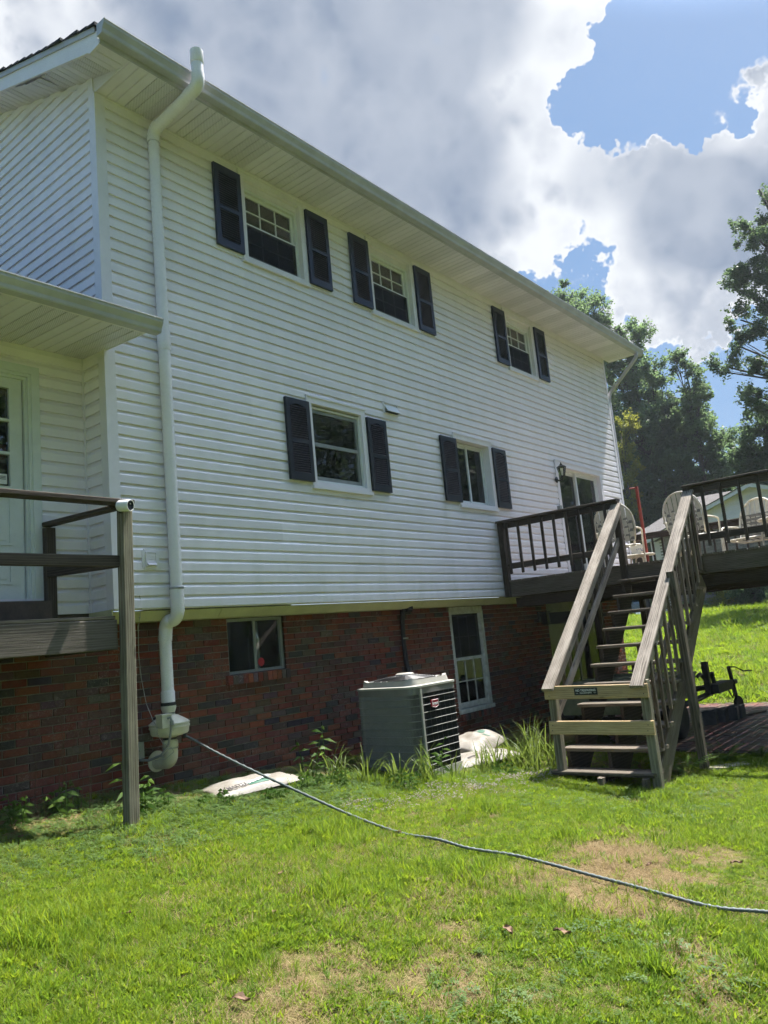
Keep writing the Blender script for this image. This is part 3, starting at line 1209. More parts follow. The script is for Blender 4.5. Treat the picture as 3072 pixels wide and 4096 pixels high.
def flat_tube(m, path, w, t):
    path = [Vector(p) for p in path]
    vs, fs = [], []
    for i, p in enumerate(path):
        d = (path[min(i + 1, len(path) - 1)] - path[max(i - 1, 0)]).normalized()
        x = Vector((1, 0, 0))
        x = (x - d * x.dot(d)).normalized()
        yv = d.cross(x)
        for (a, b) in ((-w, -t), (-w * .6, -t * 1.05), (w * .6, -t * 1.05), (w, -t), (w, t), (-w, t)):
            vs.append(p + x * a + yv * b)
    n = 6
    for i in range(len(path) - 1):
        for k in range(n):
            fs.append((i * n + k, i * n + (k + 1) % n, (i + 1) * n + (k + 1) % n, (i + 1) * n + k))
    fs += [tuple(range(n))[::-1], tuple(range((len(path) - 1) * n, len(path) * n))]
    m.add(vs, fs)


flat_tube(m, [(12.18, -.68, 5.03), (12.18, -.68, 4.95), (12.17, -.66, 4.90), (12.16, -.62, 4.85), (12.06, -.06, 4.28), (12.05, -.02, 4.2), (12.05, 0.0, 4.1), (12.05, 0.0, 2.15)], .035, .028)
m.build('downspout', 'gutter_white', house)

# ---- frieze and soffit below the sided storey
for (a, b) in ((-0.02, 1.195), (1.20, 4.60), (4.604, 8.40), (8.404, LEN - .02)):
    MB().extrude([(0.016, -0.028), (0.098, -0.112), (YB + .02, -0.112), (YB + .02, -0.10), (0.102, -0.10), (0.024, -0.02)], 'x', a, b).build('frieze_board', 'cream', house)
MB().box(-.034, -.0205, 0.0, YD_, -0.113, -0.001).build('frieze_end', 'cream', house)
MB().box(0.02, LEN - .1, .11, 8.2, -.095, -.02).build('floor_slab', 'room_dark', house)
m = MB()
m.box(0, LEN - .02, 0.0, 0.05, -0.012, 0.0)
m.build('starter_strip', 'trim_white', house)

# ---- brick storey
BOPEN = [(1.475, 2.285, -0.695, -0.10), (5.56, 6.49, -1.625, -0.10), (8.56, 10.92, -2.40, -0.10)]
BX0, BX1 = -3.4, 11.74
m = MB()
for (a, b, c, d) in cells(BX0, BX1, -2.6, -0.1, BOPEN):
    m.box(a, b, YB + .009, YB + .16, c, d)
bwall = m.build('brick_wall', 'mortar', house)
BRICKS = [(0.225, 0.062, 0.034), (0.195, 0.052, 0.030), (0.255, 0.080, 0.044), (0.175, 0.045, 0.028), (0.235, 0.070, 0.038), (0.160, 0.055, 0.040),
          (0.060, 0.052, 0.048), (0.048, 0.043, 0.042), (0.085, 0.062, 0.052), (0.130, 0.080, 0.068), (0.170, 0.105, 0.090), (0.115, 0.058, 0.042)]
BW = [6, 6, 5, 6, 6, 4, 2, 1, 2, 3, 2, 5]
BL, BH, BD = 0.203, 0.0585, 0.05


def brick_mesh(tint, seed):
    r = random.Random(seed)
    ch = 0.003
    m = MB()
    x, z = BL / 2, BH / 2
    j = lambda: r.uniform(-.0012, .0012)
    fr = [(-x + ch + j(), -BD / 2, -z + ch + j()), (x - ch + j(), -BD / 2, -z + ch + j()), (x - ch + j(), -BD / 2, z - ch + j()), (-x + ch + j(), -BD / 2, z - ch + j())]
    md = [(-x, -BD / 2 + ch, -z), (x, -BD / 2 + ch, -z), (x, -BD / 2 + ch, z), (-x, -BD / 2 + ch, z)]
    bk = [(-x, BD / 2, -z), (x, BD / 2, -z), (x, BD / 2, z), (-x, BD / 2, z)]
    fs = [(0, 1, 2, 3)]
    for a in (0, 4):
        fs += [(a + i, a + 4 + i, a + 4 + (i + 1) % 4, a + (i + 1) % 4) for i in range(4)]
    m.add(fr + md + bk, fs, tint)
    return m


BM = []
for i, (t, w_) in enumerate(zip(BRICKS, BW)):
    for k in range(w_):
        t2 = tuple(min(.5, .78 * c * RND.uniform(.78, 1.2)) for c in t)
        BM.append(brick_mesh(t2, i * 10 + k))
BME = [b.mesh('brick', 'brick', (0, 0, 0)) for b in BM]
CAMP = Vector((-3.86, -6.14, -.47))
todo = []
z = -0.1175 - BH / 2
row = 0
while z > -2.35:
    x = BX0 + (0.106 if row % 2 else 0.0)
    segs = [(BX0, BX1)]
    for o in BOPEN:
        if o[2] < z + BH / 2 and o[3] > z - BH / 2:
            ns = []
            for (a, b) in segs:
                if o[1] <= a or o[0] >= b:
                    ns.append((a, b))
                else:
                    if o[0] > a:
                        ns.append((a, o[0]))
                    if o[1] < b:
                        ns.append((o[1], b))
            segs = ns
    while x < BX1:
        for (a, b) in segs:
            xa, xb = max(x, a), min(x + BL, b)
            if xb - xa > 0.03 and z > gz((xa + xb) / 2, YB) - .06:
                todo.append(((xa + xb) / 2, z, (xb - xa) / BL))
        x += BL + .0095
    z -= .0677
    row += 1
todo.sort(key=lambda q: (Vector((q[0], YB, q[1])) - CAMP).length + (8 if q[0] < -1.35 else 0) + (3 if (q[0] < -.45 and q[1] > -.40) else 0))
rest = MB()
for i, (bx, bz, sx) in enumerate(todo):
    k = RND.randrange(len(BM))
    yy = YB + BD / 2 + RND.uniform(-.002, .002)
    if i < 299:
        o = place('brick', BME[k], bwall, Matrix.Translation((bx, yy, bz)) @ Matrix.Diagonal((sx, 1, 1, 1)))
    else:
        rest.add([(v[0] * sx + bx, v[1] + yy, v[2] + bz) for v in BM[k].v], BM[k].f, BM[k].c[0])
tag(rest.build('bricks', 'brick', bwall, fixn=False), kind='stuff')
# far corner of the brick storey
m = MB()
m.box(11.66, 11.74, YB + .02, 4.0, -2.5, -.1, (0.15, .055, .036))
m.build('brick_return', 'brick', house)


def rowlock(xa, xb, z0, z1, y0, part):
    n = max(3, int((xb - xa) / .0677))
    w = (xb - xa) / n
    for i in range(n):
        b = RND.choice(BRICKS)
        t2 = tuple(c * RND.uniform(.8, 1.15) for c in b)
        mm = MB()
        mm.extrude([(y0, z0 + .006), (YB + .12, z0 + .02), (YB + .12, z1 + .02), (y0, z1)], 'x', xa + i * w + .004, xa + (i + 1) * w - .004)
        mm.c = [t2] * len(mm.f)
        mm.build('sill_brick', 'brick', part)


# ================================================================== windows
GLASS_Y = 0.060


def casing(x0, x1, z0, z1, w, mat, parent, name='window', yf=-0.034, depth=0.10, drip=True):
    m = MB()
    m.ring(x0, x1, z0, z1, w, yf, depth)
    if drip:
        m.box(x0 - .012, x1 + .012, yf - .012, 0.0, z1 - .004, z1 + .012)
        m.box(x0 - .012, x0 + .004, yf - .008, 0.0, z1 - .10, z1 + .010)
        m.box(x0 - .010, x1 + .010, yf - .022, -.002, z0 - .008, z0 + .030)
    return m.build(name, mat, parent)


def muntins(x0, x1, z0, z1, nx, nz, y, w, mat, parent):
    for i in range(1, nx):
        xx = x0 + (x1 - x0) * i / nx
        MB().box(xx - w / 2, xx + w / 2, y - .004, y + .004, z0, z1).build('muntin', mat, parent)
    for i in range(1, nz):
        zz = z0 + (z1 - z0) * i / nz
        MB().box(x0, x1, y - .0052, y + .0052, zz - w / 2, zz + w / 2).build('muntin', mat, parent)


def pane(x0, x1, z0, z1, y, mat, parent):
    return MB().box(x0, x1, y - .002, y + .002, z0, z1).build('pane', mat, parent)


def room(x0, x1, z0, z1, y, parent, depth=1.2, mat='room_dark'):
    m = MB()
    a, b, c, d = x0 - .3, x1 + .3, z0 - .3, z1 + .2
    m.add([(a, y, c), (b, y, c), (b, y, d), (a, y, d), (a, y + depth, c), (b, y + depth, c), (b, y + depth, d), (a, y + depth, d)],
          [(4, 5, 6, 7), (0, 4, 7, 3), (1, 2, 6, 5), (3, 7, 6, 2), (0, 1, 5, 4)])
    # wall around the opening, seen from inside
    m.add([(a, y, c), (b, y, c), (b, y, d), (a, y, d), (x0, y, z0), (x1, y, z0), (x1, y, z1), (x0, y, z1)],
          [(0, 1, 5, 4), (1, 2, 6, 5), (2, 3, 7, 6), (3, 0, 4, 7)])
    m.build('room_lining', mat, parent, fixn=False)


def hung_window(o, blinds=True):
    x0, x1, z0, z1 = o
    win = casing(x0, x1, z0, z1, .075, 'trim_white', house)
    a, b, c, d = x0 + .075, x1 - .075, z0 + .075, z1 - .15
    MB().box(a, b, 0.02, .10, d, z1 - .075).build('head_board', 'trim_white', win)
    MB().ring(a, b, c, d, .035, .030, .105).build('frame', 'window_vinyl', win)
    a, b, c, d = a + .035, b - .035, c + .035, d - .035
    mid = (c + d) / 2 + .004
    MB().ring(a, b, mid - .018, d, .034, .070, .095).build('sash', 'window_vinyl', win)
    MB().ring(a, b, c, mid + .022, .036, .044, .069).build('sash', 'window_vinyl', win)
    pane(a + .034, b - .034, mid + .016, d - .034, .084, 'glass_coated', win)
    muntins(a + .034, b - .034, mid + .016, d - .034, 3, 2, .078, .014, 'window_vinyl', win)
    pane(a + .036, b - .036, c + .036, mid - .014, .062, 'glass', win)
    muntins(a + .036, b - .036, c + .036, mid - .014, 3, 2, .068, .014, 'window_vinyl', win)
    MB().box(a + .01, b - .01, .040, .042, c + .01, mid).build('insect_screen', 'screen', win)
    room(a, b, c, d, .15, win)
    # slatted blind behind the glass
    n = int((d - c) / .05)
    bl = MB()
    for i in range(n):
        zz = c + (i + .5) * (d - c) / n
        mt = Matrix.Translation(((a + b) / 2, .118, zz)) @ Matrix.Rotation(rad(80), 4, 'X')
        bl.obox(mt, b - a, .054, .002)
    bl.build('blind', 'blind_grey', win)
    return win


for o in OPEN[:3]:
    hung_window(o)

# storm window, grey metal, lower storey
x0, x1, z0, z1 = OPEN[3]
w4 = casing(x0, x1, z0, z1, .078, 'trim_white', house)
a, b, c, d = x0 + .078, x1 - .078, z0 + .09, z1 - .10
MB().ring(a, b, c, d, .022, .010, .10).build('frame', 'window_vinyl', w4)
a, b, c, d = a + .022, b - .022, c + .022, d - .012
MB().ring(a, b, c, d, .045, .030, .060, wt=.055, wb=.05).build('storm_frame', 'storm_metal', w4)
mid = (c + d) / 2
MB().box(a + .045, b - .045, .028, .066, mid - .022, mid + .022).build('meeting_rail', 'storm_metal', w4)
pane(a + .045, b - .045, mid + .022, d - .055, .046, 'glass_dirty', w4)
pane(a + .045, b - .045, c + .05, mid - .022, .050, 'glass_dirty', w4)
MB().ring(a + .03, b - .03, c + .03, d - .03, .07, .066, .090).build('sash', 'muntin_grey', w4)
muntins(a + .09, b - .09, mid + .01, d - .08, 3, 2, .070, .020, 'muntin_grey', w4)
muntins(a + .09, b - .09, c + .08, mid - .03, 3, 2, .070, .020, 'muntin_grey', w4)
MB().box(a + .05, b - .05, .067, .089, mid - .03, mid + .02).build('meeting_rail', 'muntin_grey', w4)
room(a, b, c, d, .14, w4)

# slider, lower storey
x0, x1, z0, z1 = OPEN[4]
w5 = casing(x0, x1, z0, z1, .075, 'trim_white', house, depth=.15)
a, b, c, d = x0 + .075, x1 - .075, z0 + .085, z1 - .085
MB().ring(a, b, c, d, .030, .085, .14).build('frame', 'window_vinyl', w5)
a, b, c, d = a + .03, b - .03, c + .03, d - .03
mid = (a + b) / 2
MB().ring(a, mid + .02, c, d, .030, .118, .134).build('sash', 'window_vinyl', w5)
MB().ring(mid - .015, b, c, d, .030, .098, .114).build('sash', 'window_vinyl', w5)
pane(a + .03, mid - .01, c + .03, d - .03, .126, 'glass_dirty', w5)
pane(mid + .015, b - .03, c + .03, d - .03, .106, 'glass_dirty', w5)
room(a, b, c, d, .15, w5)
cu_ = MB()
for i in range(14):
    xx = a + .02 + i * .023
    cu_.add([(xx, .22 + .02 * (i % 2), c), (xx + .023, .22 + .02 * ((i + 1) % 2), c), (xx + .023, .22 + .02 * ((i + 1) % 2), d), (xx, .22 + .02 * (i % 2), d)], [(0, 1, 2, 3)])
cu_.build('curtain', 'blind_grey', w5, fixn=False)


# shutters
def shutter(x0, x1, z0, z1, arched):
    sh = MB()
    sh.box(x0, x1, -.040, -.0265, z0, z1)
    sm = 'shutter_black' if arched else 'shutter'
    sh = sh.build('shutter', sm, house)
    H = z1 - z0
    st = .058
    lo0, lo1 = z0 + .085, z0 + H * .455
    up0, up1 = z0 + H * .50, z1 - .075
    m = MB()
    m.box(x0, x0 + st, -.060, -.0405, z0, z1)
    m.box(x1 - st, x1, -.060, -.0405, z0, z1)
    for (a, b) in ((z0, lo0), (lo1, up0)):
        m.box(x0 + st, x1 - st, -.060, -.0405, a, b)
    # top rail with a shallow arch cut below it
    n = 8
    pts = [(x0 + st, z1), (x1 - st, z1)]
    for i in range(n + 1):
        t = i / n
        xx = x1 - st - (x1 - x0 - 2 * st) * t
        arch = .028 * max(0, math.sin(math.pi * t)) ** 2 if arched else 0
        pts.append((xx, up1 - .012 + arch))
    m.extrude(pts, 'y', -.060, -.0405)
    m.build('shutter_frame', sm, sh)
    L = x1 - x0 - 2 * st
    for (a, b) in ((lo0, lo1), (up0, up1)):
        n = int((b - a) / .0265)
        for i in range(n):
            zz = a + (i + .5) * (b - a) / n
            mt = Matrix.Translation(((x0 + x1) / 2, -.049, zz)) @ Matrix.Rotation(rad(48), 4, 'X')
            place('slat', slat_mesh(round(L, 3), sm), sh, mt)


_slat = {}


def slat_mesh(L, sm):
    if (L, sm) not in _slat:
        m = MB()
        m.obox(Matrix.Identity(4), L, .030, .006)
        _slat[(L, sm)] = m.mesh('slat', sm, (0, 0, 0))
    return _slat[(L, sm)]


for (a, b, c, d, ar) in ((1.388, 1.772, 3.928, 4.907, 0), (2.836, 3.224, 3.922, 4.908, 0), (3.650, 4.034, 3.912, 4.897, 0), (5.100, 5.492, 3.906, 4.906, 0),
                         (7.308, 7.700, 3.914, 4.905, 0), (8.785, 9.172, 3.92, 4.912, 0), (2.226, 2.611, 1.385, 2.349, 1), (3.667, 4.048, 1.378, 2.342, 1),
                         (5.305, 5.712, 1.379, 2.342, 1), (6.750, 7.146, 1.381, 2.347, 1)):
    shutter(a, b, c, d, ar)

# sliding glass door onto the deck
x0, x1, z0, z1 = OPEN[5]
sd = casing(x0, x1, z0, z1, .095, 'trim_white', house, name='sliding_door', depth=.14)
a, b, c, d = x0 + .095, x1 - .095, z0 + .03, z1 - .095
MB().ring(a, b, c, d, .035, .05, .14, wb=.03).build('frame', 'window_vinyl', sd)
a, b, c, d = a + .035, b - .035, c + .03, d - .035
mid = (a + b) / 2
MB().ring(a, mid + .03, c, d, .055, .100, .130).build('door_panel', 'window_vinyl', sd)
MB().ring(mid - .03, b, c, d, .055, .062, .092).build('door_panel', 'window_vinyl', sd)
pane(a + .055, mid - .025, c + .055, d - .055, .115, 'glass', sd)
pane(mid + .025, b - .055, c + .055, d - .055, .077, 'glass_dirty', sd)
room(a, b, c, d, .145, sd)
for i in range(11):
    xx = a + .05 + i * .082
    m = MB()
    mt = Matrix.Translation((xx, .22, (c + d) / 2)) @ Matrix.Rotation(rad(18), 4, 'Z')
    m.obox(mt, .088, .002, d - c)
    m.build('blind_slat', 'blind_beige', sd)

# ---- basement windows
x0, x1, z0, z1 = 1.475, 2.285, -0.695, -0.118
w6 = MB().ring(x0, x1, z0, z1, .032, YB + .035, YB + .10).build('basement_window', 'storm_metal', house)
mid = (x0 + x1) / 2 - .01
MB().box(mid - .018, mid + .018, YB + .028, YB + .09, z0 + .032, z1 - .032).build('mullion', 'storm_metal', w6)
pane(x0 + .032, mid - .018, z0 + .032, z1 - .032, YB + .055, 'glass_dirty', w6)
MB().box(x0 + .032, mid - .018, YB + .040, YB + .042, z0 + .032, z1 - .032).build('insect_screen', 'screen', w6)
pane(mid + .018, x1 - .032, z0 + .032, z1 - .032, YB + .065, 'glass_dirty', w6)
room(x0, x1, z0, z1, YB + .165, w6)
MB().box(mid + .18, mid + .30, YB + .2, YB + .21, z0, z1).build('curtain', 'blind_grey', w6)
MB().box(mid + .05, mid + .07, YB + .2, YB + .21, z0, z1).build('curtain', 'blind_grey', w6)
m = MB()
m.lathe([(0.0, -.001), (.045, -.001), (.045, .001), (0, .001)], (mid + .10, YB + .060, z0 + .10), (0, -1, 0), 20)
m.build('sticker', 'badge_red', w6)
rowlock(1.415, 2.30, -.800, -.702, YB - .045, w6)

x0, x1, z0, z1 = 5.56, 6.49, -1.625, -0.118
m = MB()
m.ring(x0, x1, z0, z1 - .07, .075, YB + .012, YB + .12, wt=.03, wb=.05)
m.box(x0 + .001, x1 - .001, YB + .02, YB + .12, z1 - .0695, z1)
m.box(x0 - .0, x1 + .0, YB - .03, YB + .011, z0 - .01, z0 + .045)
w7 = m.build('basement_window', 'old_white_paint', house)
a, b, c, d = x0 + .075, x1 - .075, z0 + .06, z1 - .10
mid = (c + d) / 2 + .02
MB().ring(a, b, mid - .02, d, .035, YB + .070, YB + .10).build('sash', 'old_white_paint', w7)
MB().ring(a, b, c, mid + .02, .045, YB + .035, YB + .066, wb=.075).build('sash', 'old_white_paint', w7)
pane(a + .035, b - .035, mid + .015, d - .035, YB + .088, 'glass_dirty', w7)
pane(a + .045, b - .045, c + .075, mid - .025, YB + .052, 'glass_dirty', w7)
muntins(a + .035, b - .035, mid + .015, d - .035, 3, 2, YB + .094, .016, 'muntin_grey', w7)
muntins(a + .045, b - .045, c + .075, mid - .025, 3, 2, YB + .046, .016, 'old_white_paint', w7)
MB().box(a + .01, b - .01, YB + .060, YB + .062, mid + .02, d - .005).build('insect_screen', 'screen', w7)
room(a, b, c, d, YB + .165, w7)
rowlock(5.60, 6.50, -1.735, -1.645, YB - .03, w7)

# lower sliding door, mostly in the dark below the deck
m = MB()
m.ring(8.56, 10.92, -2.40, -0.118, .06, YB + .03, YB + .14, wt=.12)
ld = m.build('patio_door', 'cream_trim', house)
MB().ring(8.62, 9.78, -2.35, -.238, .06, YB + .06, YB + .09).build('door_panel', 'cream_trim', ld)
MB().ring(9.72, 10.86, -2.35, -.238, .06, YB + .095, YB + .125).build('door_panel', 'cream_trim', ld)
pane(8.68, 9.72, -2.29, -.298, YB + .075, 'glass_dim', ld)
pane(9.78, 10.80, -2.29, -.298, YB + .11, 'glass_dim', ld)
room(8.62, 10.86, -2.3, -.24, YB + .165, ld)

# ================================================================== side wing with the back door
YD = 0.375
DOPEN = [(-1.64, -0.455, -0.02, 2.216)]
m = MB()
for (a, b, c, d) in cells(-4.2, 0.0, 0.0, 2.42, DOPEN):
    m.box(a, b, YD + .0015, YD + .10, c, d)
dwall = m.build('wing_wall', 'vinyl', house)
for r in range(0, 11):
    z0 = r * 2 * C
    zt = min(z0 + 2 * C, 2.40)
    if zt - z0 < .01:
        continue
    ops = [o for o in DOPEN if o[3] > z0 + .002 and o[2] < zt - .002]
    for (xa, xb, za, zb) in cells(-4.2, -0.03, z0, zt, ops):
        if zb - za < .006:
            continue
        MB().sheet([(y + YD, z) for z, y in lap_profile(za, zb, z0)], 'x', xa, xb).build('siding_panel', 'vinyl', dwall)
m = MB()
m.box(-4.2, -.022, YD - .005, YD + .05, -.118, -.001)
m.build('wing_skirt', 'brown_step', house)
# return wall between the wing and the main block
ret = MB().box(0.0015, .05, 0.0, YD, 0, 2.42).build('return_wall', 'vinyl', house)
for r in range(0, 11):
    z0 = r * 2 * C
    pr = lap_profile(z0, min(z0 + 2 * C, 2.40), z0)
    vs = []
    for (z, y) in pr:
        vs += [(y, 0.085, z), (y, YD - .03, z)]
    MB().add(vs, [(2 * i, 2 * i + 1, 2 * i + 3, 2 * i + 2) for i in range(len(pr) - 1)]).build('siding_panel', 'vinyl', ret)
m = MB()
m.box(-.032, -.016, YD - .034, YD, 0, 2.40)
m.box(-.016, .0, YD - .034, YD - .016, 0, 2.40)
m.box(-4.2, -.032, YD - .022, YD, 2.355, 2.40)
m.box(-.022, 0.0, 0.085, YD - .034, 2.352, 2.395)
m.build('inside_corner_trim', 'trim_white', house)
# porch soffit, fascia, gutter, roof
ps = MB().add([(-4.2, -.62, 2.375), (0.0, -.62, 2.375), (0.0, YD, 2.43), (-4.2, YD, 2.43)], [(0, 1, 2, 3)]).build('porch_soffit', 'vinyl_soffit', house)
x = 0.0
k = 0
while x > -4.2:
    pr = soffit_prof(x - .305, .305)
    MB().add([(a, -.62, 2.347 + b) for a, b in pr] + [(a, YD - .001, 2.402 + b) for a, b in pr],
             [(i, i + 1, len(pr) + i + 1, len(pr) + i) for i in range(len(pr) - 1)]).build('soffit_panel', 'vinyl_soffit' if k % 2 else 'vinyl_vented', ps)
    x -= .305
    k += 1
m = MB()
m.box(-4.2, 0.004, -.640, -.62, 2.342, 2.46)
m.add([(-.012, -.62, 2.342), (-.012, YD, 2.397), (-.012, YD, 2.42), (-.012, -.62, 2.46), (.004, -.62, 2.342), (.004, -.001, 2.377), (.004, -.001, 2.42), (.004, -.62, 2.46)],
      [(0, 1, 2, 3), (7, 6, 5, 4), (0, 4, 5, 1), (3, 2, 6, 7)])
m.build('porch_fascia', 'trim_white', house)
gutter(house, -.641, -4.2, 2.455, 0.10, 2.462)
m = MB()
m.add([(-4.3, -.66, 2.47), (.03, -.66, 2.47), (-.025, 0.0, 2.69), (-.025, 3.4, 3.82), (-4.3, 3.4, 3.82), (-4.3, -.66, 2.455), (.03, -.66, 2.455), (-.025, 0, 2.66), (-.025, 3.4, 3.79), (-4.3, 3.4, 3.79)],
      [(0, 1, 2, 3, 4), (9, 8, 7, 6, 5), (0, 5, 6, 1), (1, 6, 7, 2), (2, 7, 8, 3)])
m.build('porch_roof', 'shingle', house)

# back door
m = MB()
m.ring(-1.64, -.455, -.02, 2.216, .075, YD - .030, YD + .10, wb=.02)
m.ring(-1.58, -.515, -.02, 2.156, .040, YD - .018, YD + .10, wb=.02)
m.ring(-1.545, -.550, 0.0, 2.121, .030, YD + .006, YD + .10, wb=.02)
dr_frame = m.build('door_casing', 'door_paint', house)
m = MB()
DX0, DX1, DZ0, DZ1 = -1.505, -0.590, 0.140, 2.10
gx0, gx1, gz0_, gz1_ = -1.395, -0.700, 1.115, 2.000
m.ring(DX0, DX1, gz0_, DZ1, gx0 - DX0, YD + .03, YD + .075, wt=DZ1 - gz1_, wb=.001)
m.box(DX0, DX1, YD + .03, YD + .075, DZ0, gz0_ + .0005)
door = m.build('door', 'door_paint', house)
m = MB()
for (a, b, c, d) in ((-1.40, -1.07, .27, .50), (-1.03, -.70, .27, .50), (-1.40, -1.07, .60, 1.02), (-1.03, -.70, .60, 1.02)):
    m.ring(a, b, c, d, .018, YD + .020, YD + .0305)
    m.box(a + .045, b - .045, YD + .022, YD + .0305, c + .045, d - .045)
m.build('door_moulding', 'door_paint', door)
for j in range(3):
    za = gz0_ + (gz1_ - gz0_) * j / 3
    zb = gz0_ + (gz1_ - gz0_) * (j + 1) / 3
    for i in range(3):
        xa = gx0 + (gx1 - gx0) * i / 3
        xb = gx0 + (gx1 - gx0) * (i + 1) / 3
        pane(xa + .008, xb - .008, za + .008, zb - .008, YD + .055, 'glass', door)
for i in (1, 2):
    xx = gx0 + (gx1 - gx0) * i / 3
    MB().box(xx - .012, xx + .012, YD + .034, YD + .07, gz0_, gz1_).build('muntin', 'door_paint', door)
    zz = gz0_ + (gz1_ - gz0_) * i / 3
    MB().box(gx0, gx1, YD + .032, YD + .072, zz - .012, zz + .012).build('muntin', 'door_paint', door)
MB().box(-.86, -.722, YD + .048, YD + .050, 1.135, 1.225).build('sticker', 'white_paint', door)
for q, (dx, dz) in enumerate(((.0, .0), (.0, -.012), (0, -.024))):
    MB().box(-.785 + dx, -.733, YD + .046, YD + .0478, 1.200 + dz, 1.205 + dz).build('sticker_print', 'bag_print', door)
MB().box(-.855, -.805, YD + .046, YD + .0478, 1.195, 1.215).build('sticker_print', 'pot_blue', door)
m = MB()
m.lathe([(.0, -.001), (.055, -.001), (.055, .001), (0, .001)], (-.855, YD + .049, 1.36), (0, -1, 0), 20)
m.build('sticker', 'storm_metal', door)
room(gx0, gx1, gz0_, gz1_, YD + .10, door)
MB().box(-1.3, -.5, YD + .5, YD + .6, 1.50, 1.62).build('shelf_inside', 'red_wood', door)
MB().box(-1.66, -.470, YD - .05, YD + .02, .108, .140).build('threshold', 'trim_white', house)
step = MB().box(-1.75, -.478, YD - .20, YD - .002, -.107, .107).build('door_step', 'brown_step', house)

# ================================================================== radon vent pipe with fan
rp = thing('radon_vent_pipe', 'white plastic vent pipe with round fan running up the house corner', 'pipe', (.6, 0.1, -1.35))
PR = .057
MB().tube([(.60, -.075, .02), (.60, -.075, 2.62)], PR, 24).build('pipe', 'pvc', rp, smooth=True)
MB().tube([(.60, -.075, 2.60), (.60, -.075, 4.79)], PR, 24).build('pipe', 'pvc', rp, smooth=True)
MB().tube([(.60, -.075, 2.50), (.60, -.075, 2.515), (.60, -.075, 2.62), (.60, -.075, 2.70)], [PR + .004, PR + .008, PR + .008, PR + .006], 24).build('coupling', 'pvc', rp, smooth=True)


def arc(c, r, a0, a1, plane='yz', n=8):
    out = []
    for i in range(n + 1):
        t = rad(a0 + (a1 - a0) * i / n)
        if plane == 'yz':
            out.append((c[0], c[1] + r * math.cos(t), c[2] + r * math.sin(t)))
        else:
            out.append((c[0] + r * math.cos(t), c[1], c[2] + r * math.sin(t)))
    return out


# elbow at the eave, sloping run under the soffit, elbow up past the gutter
e1 = [(.60, -.075, 4.74)] + arc((.60, -.165, 4.80), .09, 0, 82) + [(.60, -.19, 4.895)]
MB().tube(e1, PR + .006, 24).build('elbow', 'pvc', rp, smooth=True)
MB().tube([(.60, -.165, 4.886), (.60, -.70, 4.955)], PR, 24).build('pipe', 'pvc', rp, smooth=True)
e2 = [(.60, -.66, 4.951), (.60, -.72, 4.958)] + arc((.60, -.74, 5.05), .09, 262, 180) + [(.60, -.83, 5.10)]
MB().tube(e2, PR + .006, 24).build('elbow', 'pvc', rp, smooth=True)
MB().tube([(.60, -.83, 5.06), (.60, -.83, 5.34)], PR + .001, 24).build('pipe', 'pvc', rp, smooth=True)
m = MB()
m.lathe([(PR + .006, 0), (PR + .008, .003), (PR + .008, .135), (PR + .002, .138), (PR - .004, .138), (PR - .004, .06)], (.60, -.83, 5.21), (0, 0, 1), 24)
m.build('rain_cap', 'pvc', rp, smooth=True)
# offset at the foot of the siding
MB().tube([(.60, -.075, .16), (.60, -.075, .05)], PR + .007, 24).build('coupling', 'pvc', rp, smooth=True)
MB().tube([(.60, -.075, .06)] + arc((.60, .025, -.02), .10, 180, 262) + [(.60, .05, -.12)], PR + .006, 24).build('elbow', 'pvc', rp, smooth=True)
FX, FY = .575, .105
MB().tube([(.595, .03, -.119)] + arc((.585, .02, -.205), .085, 80, 0) + [(FX, FY, -.30)], PR + .006, 24).build('elbow', 'pvc', rp, smooth=True)
MB().tube([(FX, FY, -.26), (FX, FY, -.86)], PR, 24).build('pipe', 'pvc', rp, smooth=True)
MB().lathe([(PR + .006, 0), (PR + .007, .10), (PR + .001, .115)], (FX, FY, -.87), (0, 0, 1), 24).build('coupling', 'pvc', rp, smooth=True)
MB().lathe([(PR + .012, 0), (PR + .012, .03)], (FX, FY, -.893), (0, 0, 1), 24).build('clamp', 'rubber', rp, smooth=True)
MB().lathe([(PR - .002, 0), (PR + .012, .04), (PR + .012, .062)], (FX, FY, -.955), (0, 0, 1), 24).build('coupling', 'pvc_cream', rp, smooth=True)
MB().lathe([(PR - .004, 0), (PR - .004, .022)], (FX, FY, -.975), (0, 0, 1), 24).build('clamp', 'rubber', rp, smooth=True)
MB().lathe([(PR, 0.0), (PR, -.012), (.085, -.018), (.165, -.066), (.176, -.078), (.184, -.080), (.184, -.092), (.178, -.094), (.178, -.104), (.184, -.106), (.183, -.124), (.176, -.126),
            (.170, -.170), (.160, -.184), (.075, -.205), (.055, -.212)], (FX, FY, -.965), (0, 0, 1), 40).build('fan_housing', 'pvc_cream', rp, smooth=30)
MB().lathe([(PR + .002, 0), (PR + .002, .022)], (FX, FY, -1.195), (0, 0, 1), 24).build('clamp', 'rubber', rp, smooth=True)
MB().lathe([(PR, 0), (PR + .014, .03), (PR + .014, .07), (PR, .09)], (FX, FY, -1.285), (0, 0, 1), 24).build('coupling', 'pvc_cream', rp, smooth=True)
MB().lathe([(PR + .016, 0), (PR + .016, .010)], (FX, FY, -1.275), (0, 0, 1), 24).build('clamp', 'steel', rp, smooth=True)
MB().tube([(FX, FY, -1.27), (FX, FY, -1.30)] + arc((FX, FY + .075, -1.32), .075, 180, 270) + [(FX - .02, FY + .19, -1.395)], PR + .008, 24).build('elbow', 'pvc_cream', rp, smooth=True)
MB().lathe([(.095, 0), (.095, .012), (.06, .016)], (FX - .02, YB, -1.39), (0, -1, 0), 28).build('wall_flange', 'pvc_cream', rp, smooth=True)
m = MB()
m.box(FX - .175, FX - .075, FY - .145, FY - .05, -1.075, -.960)
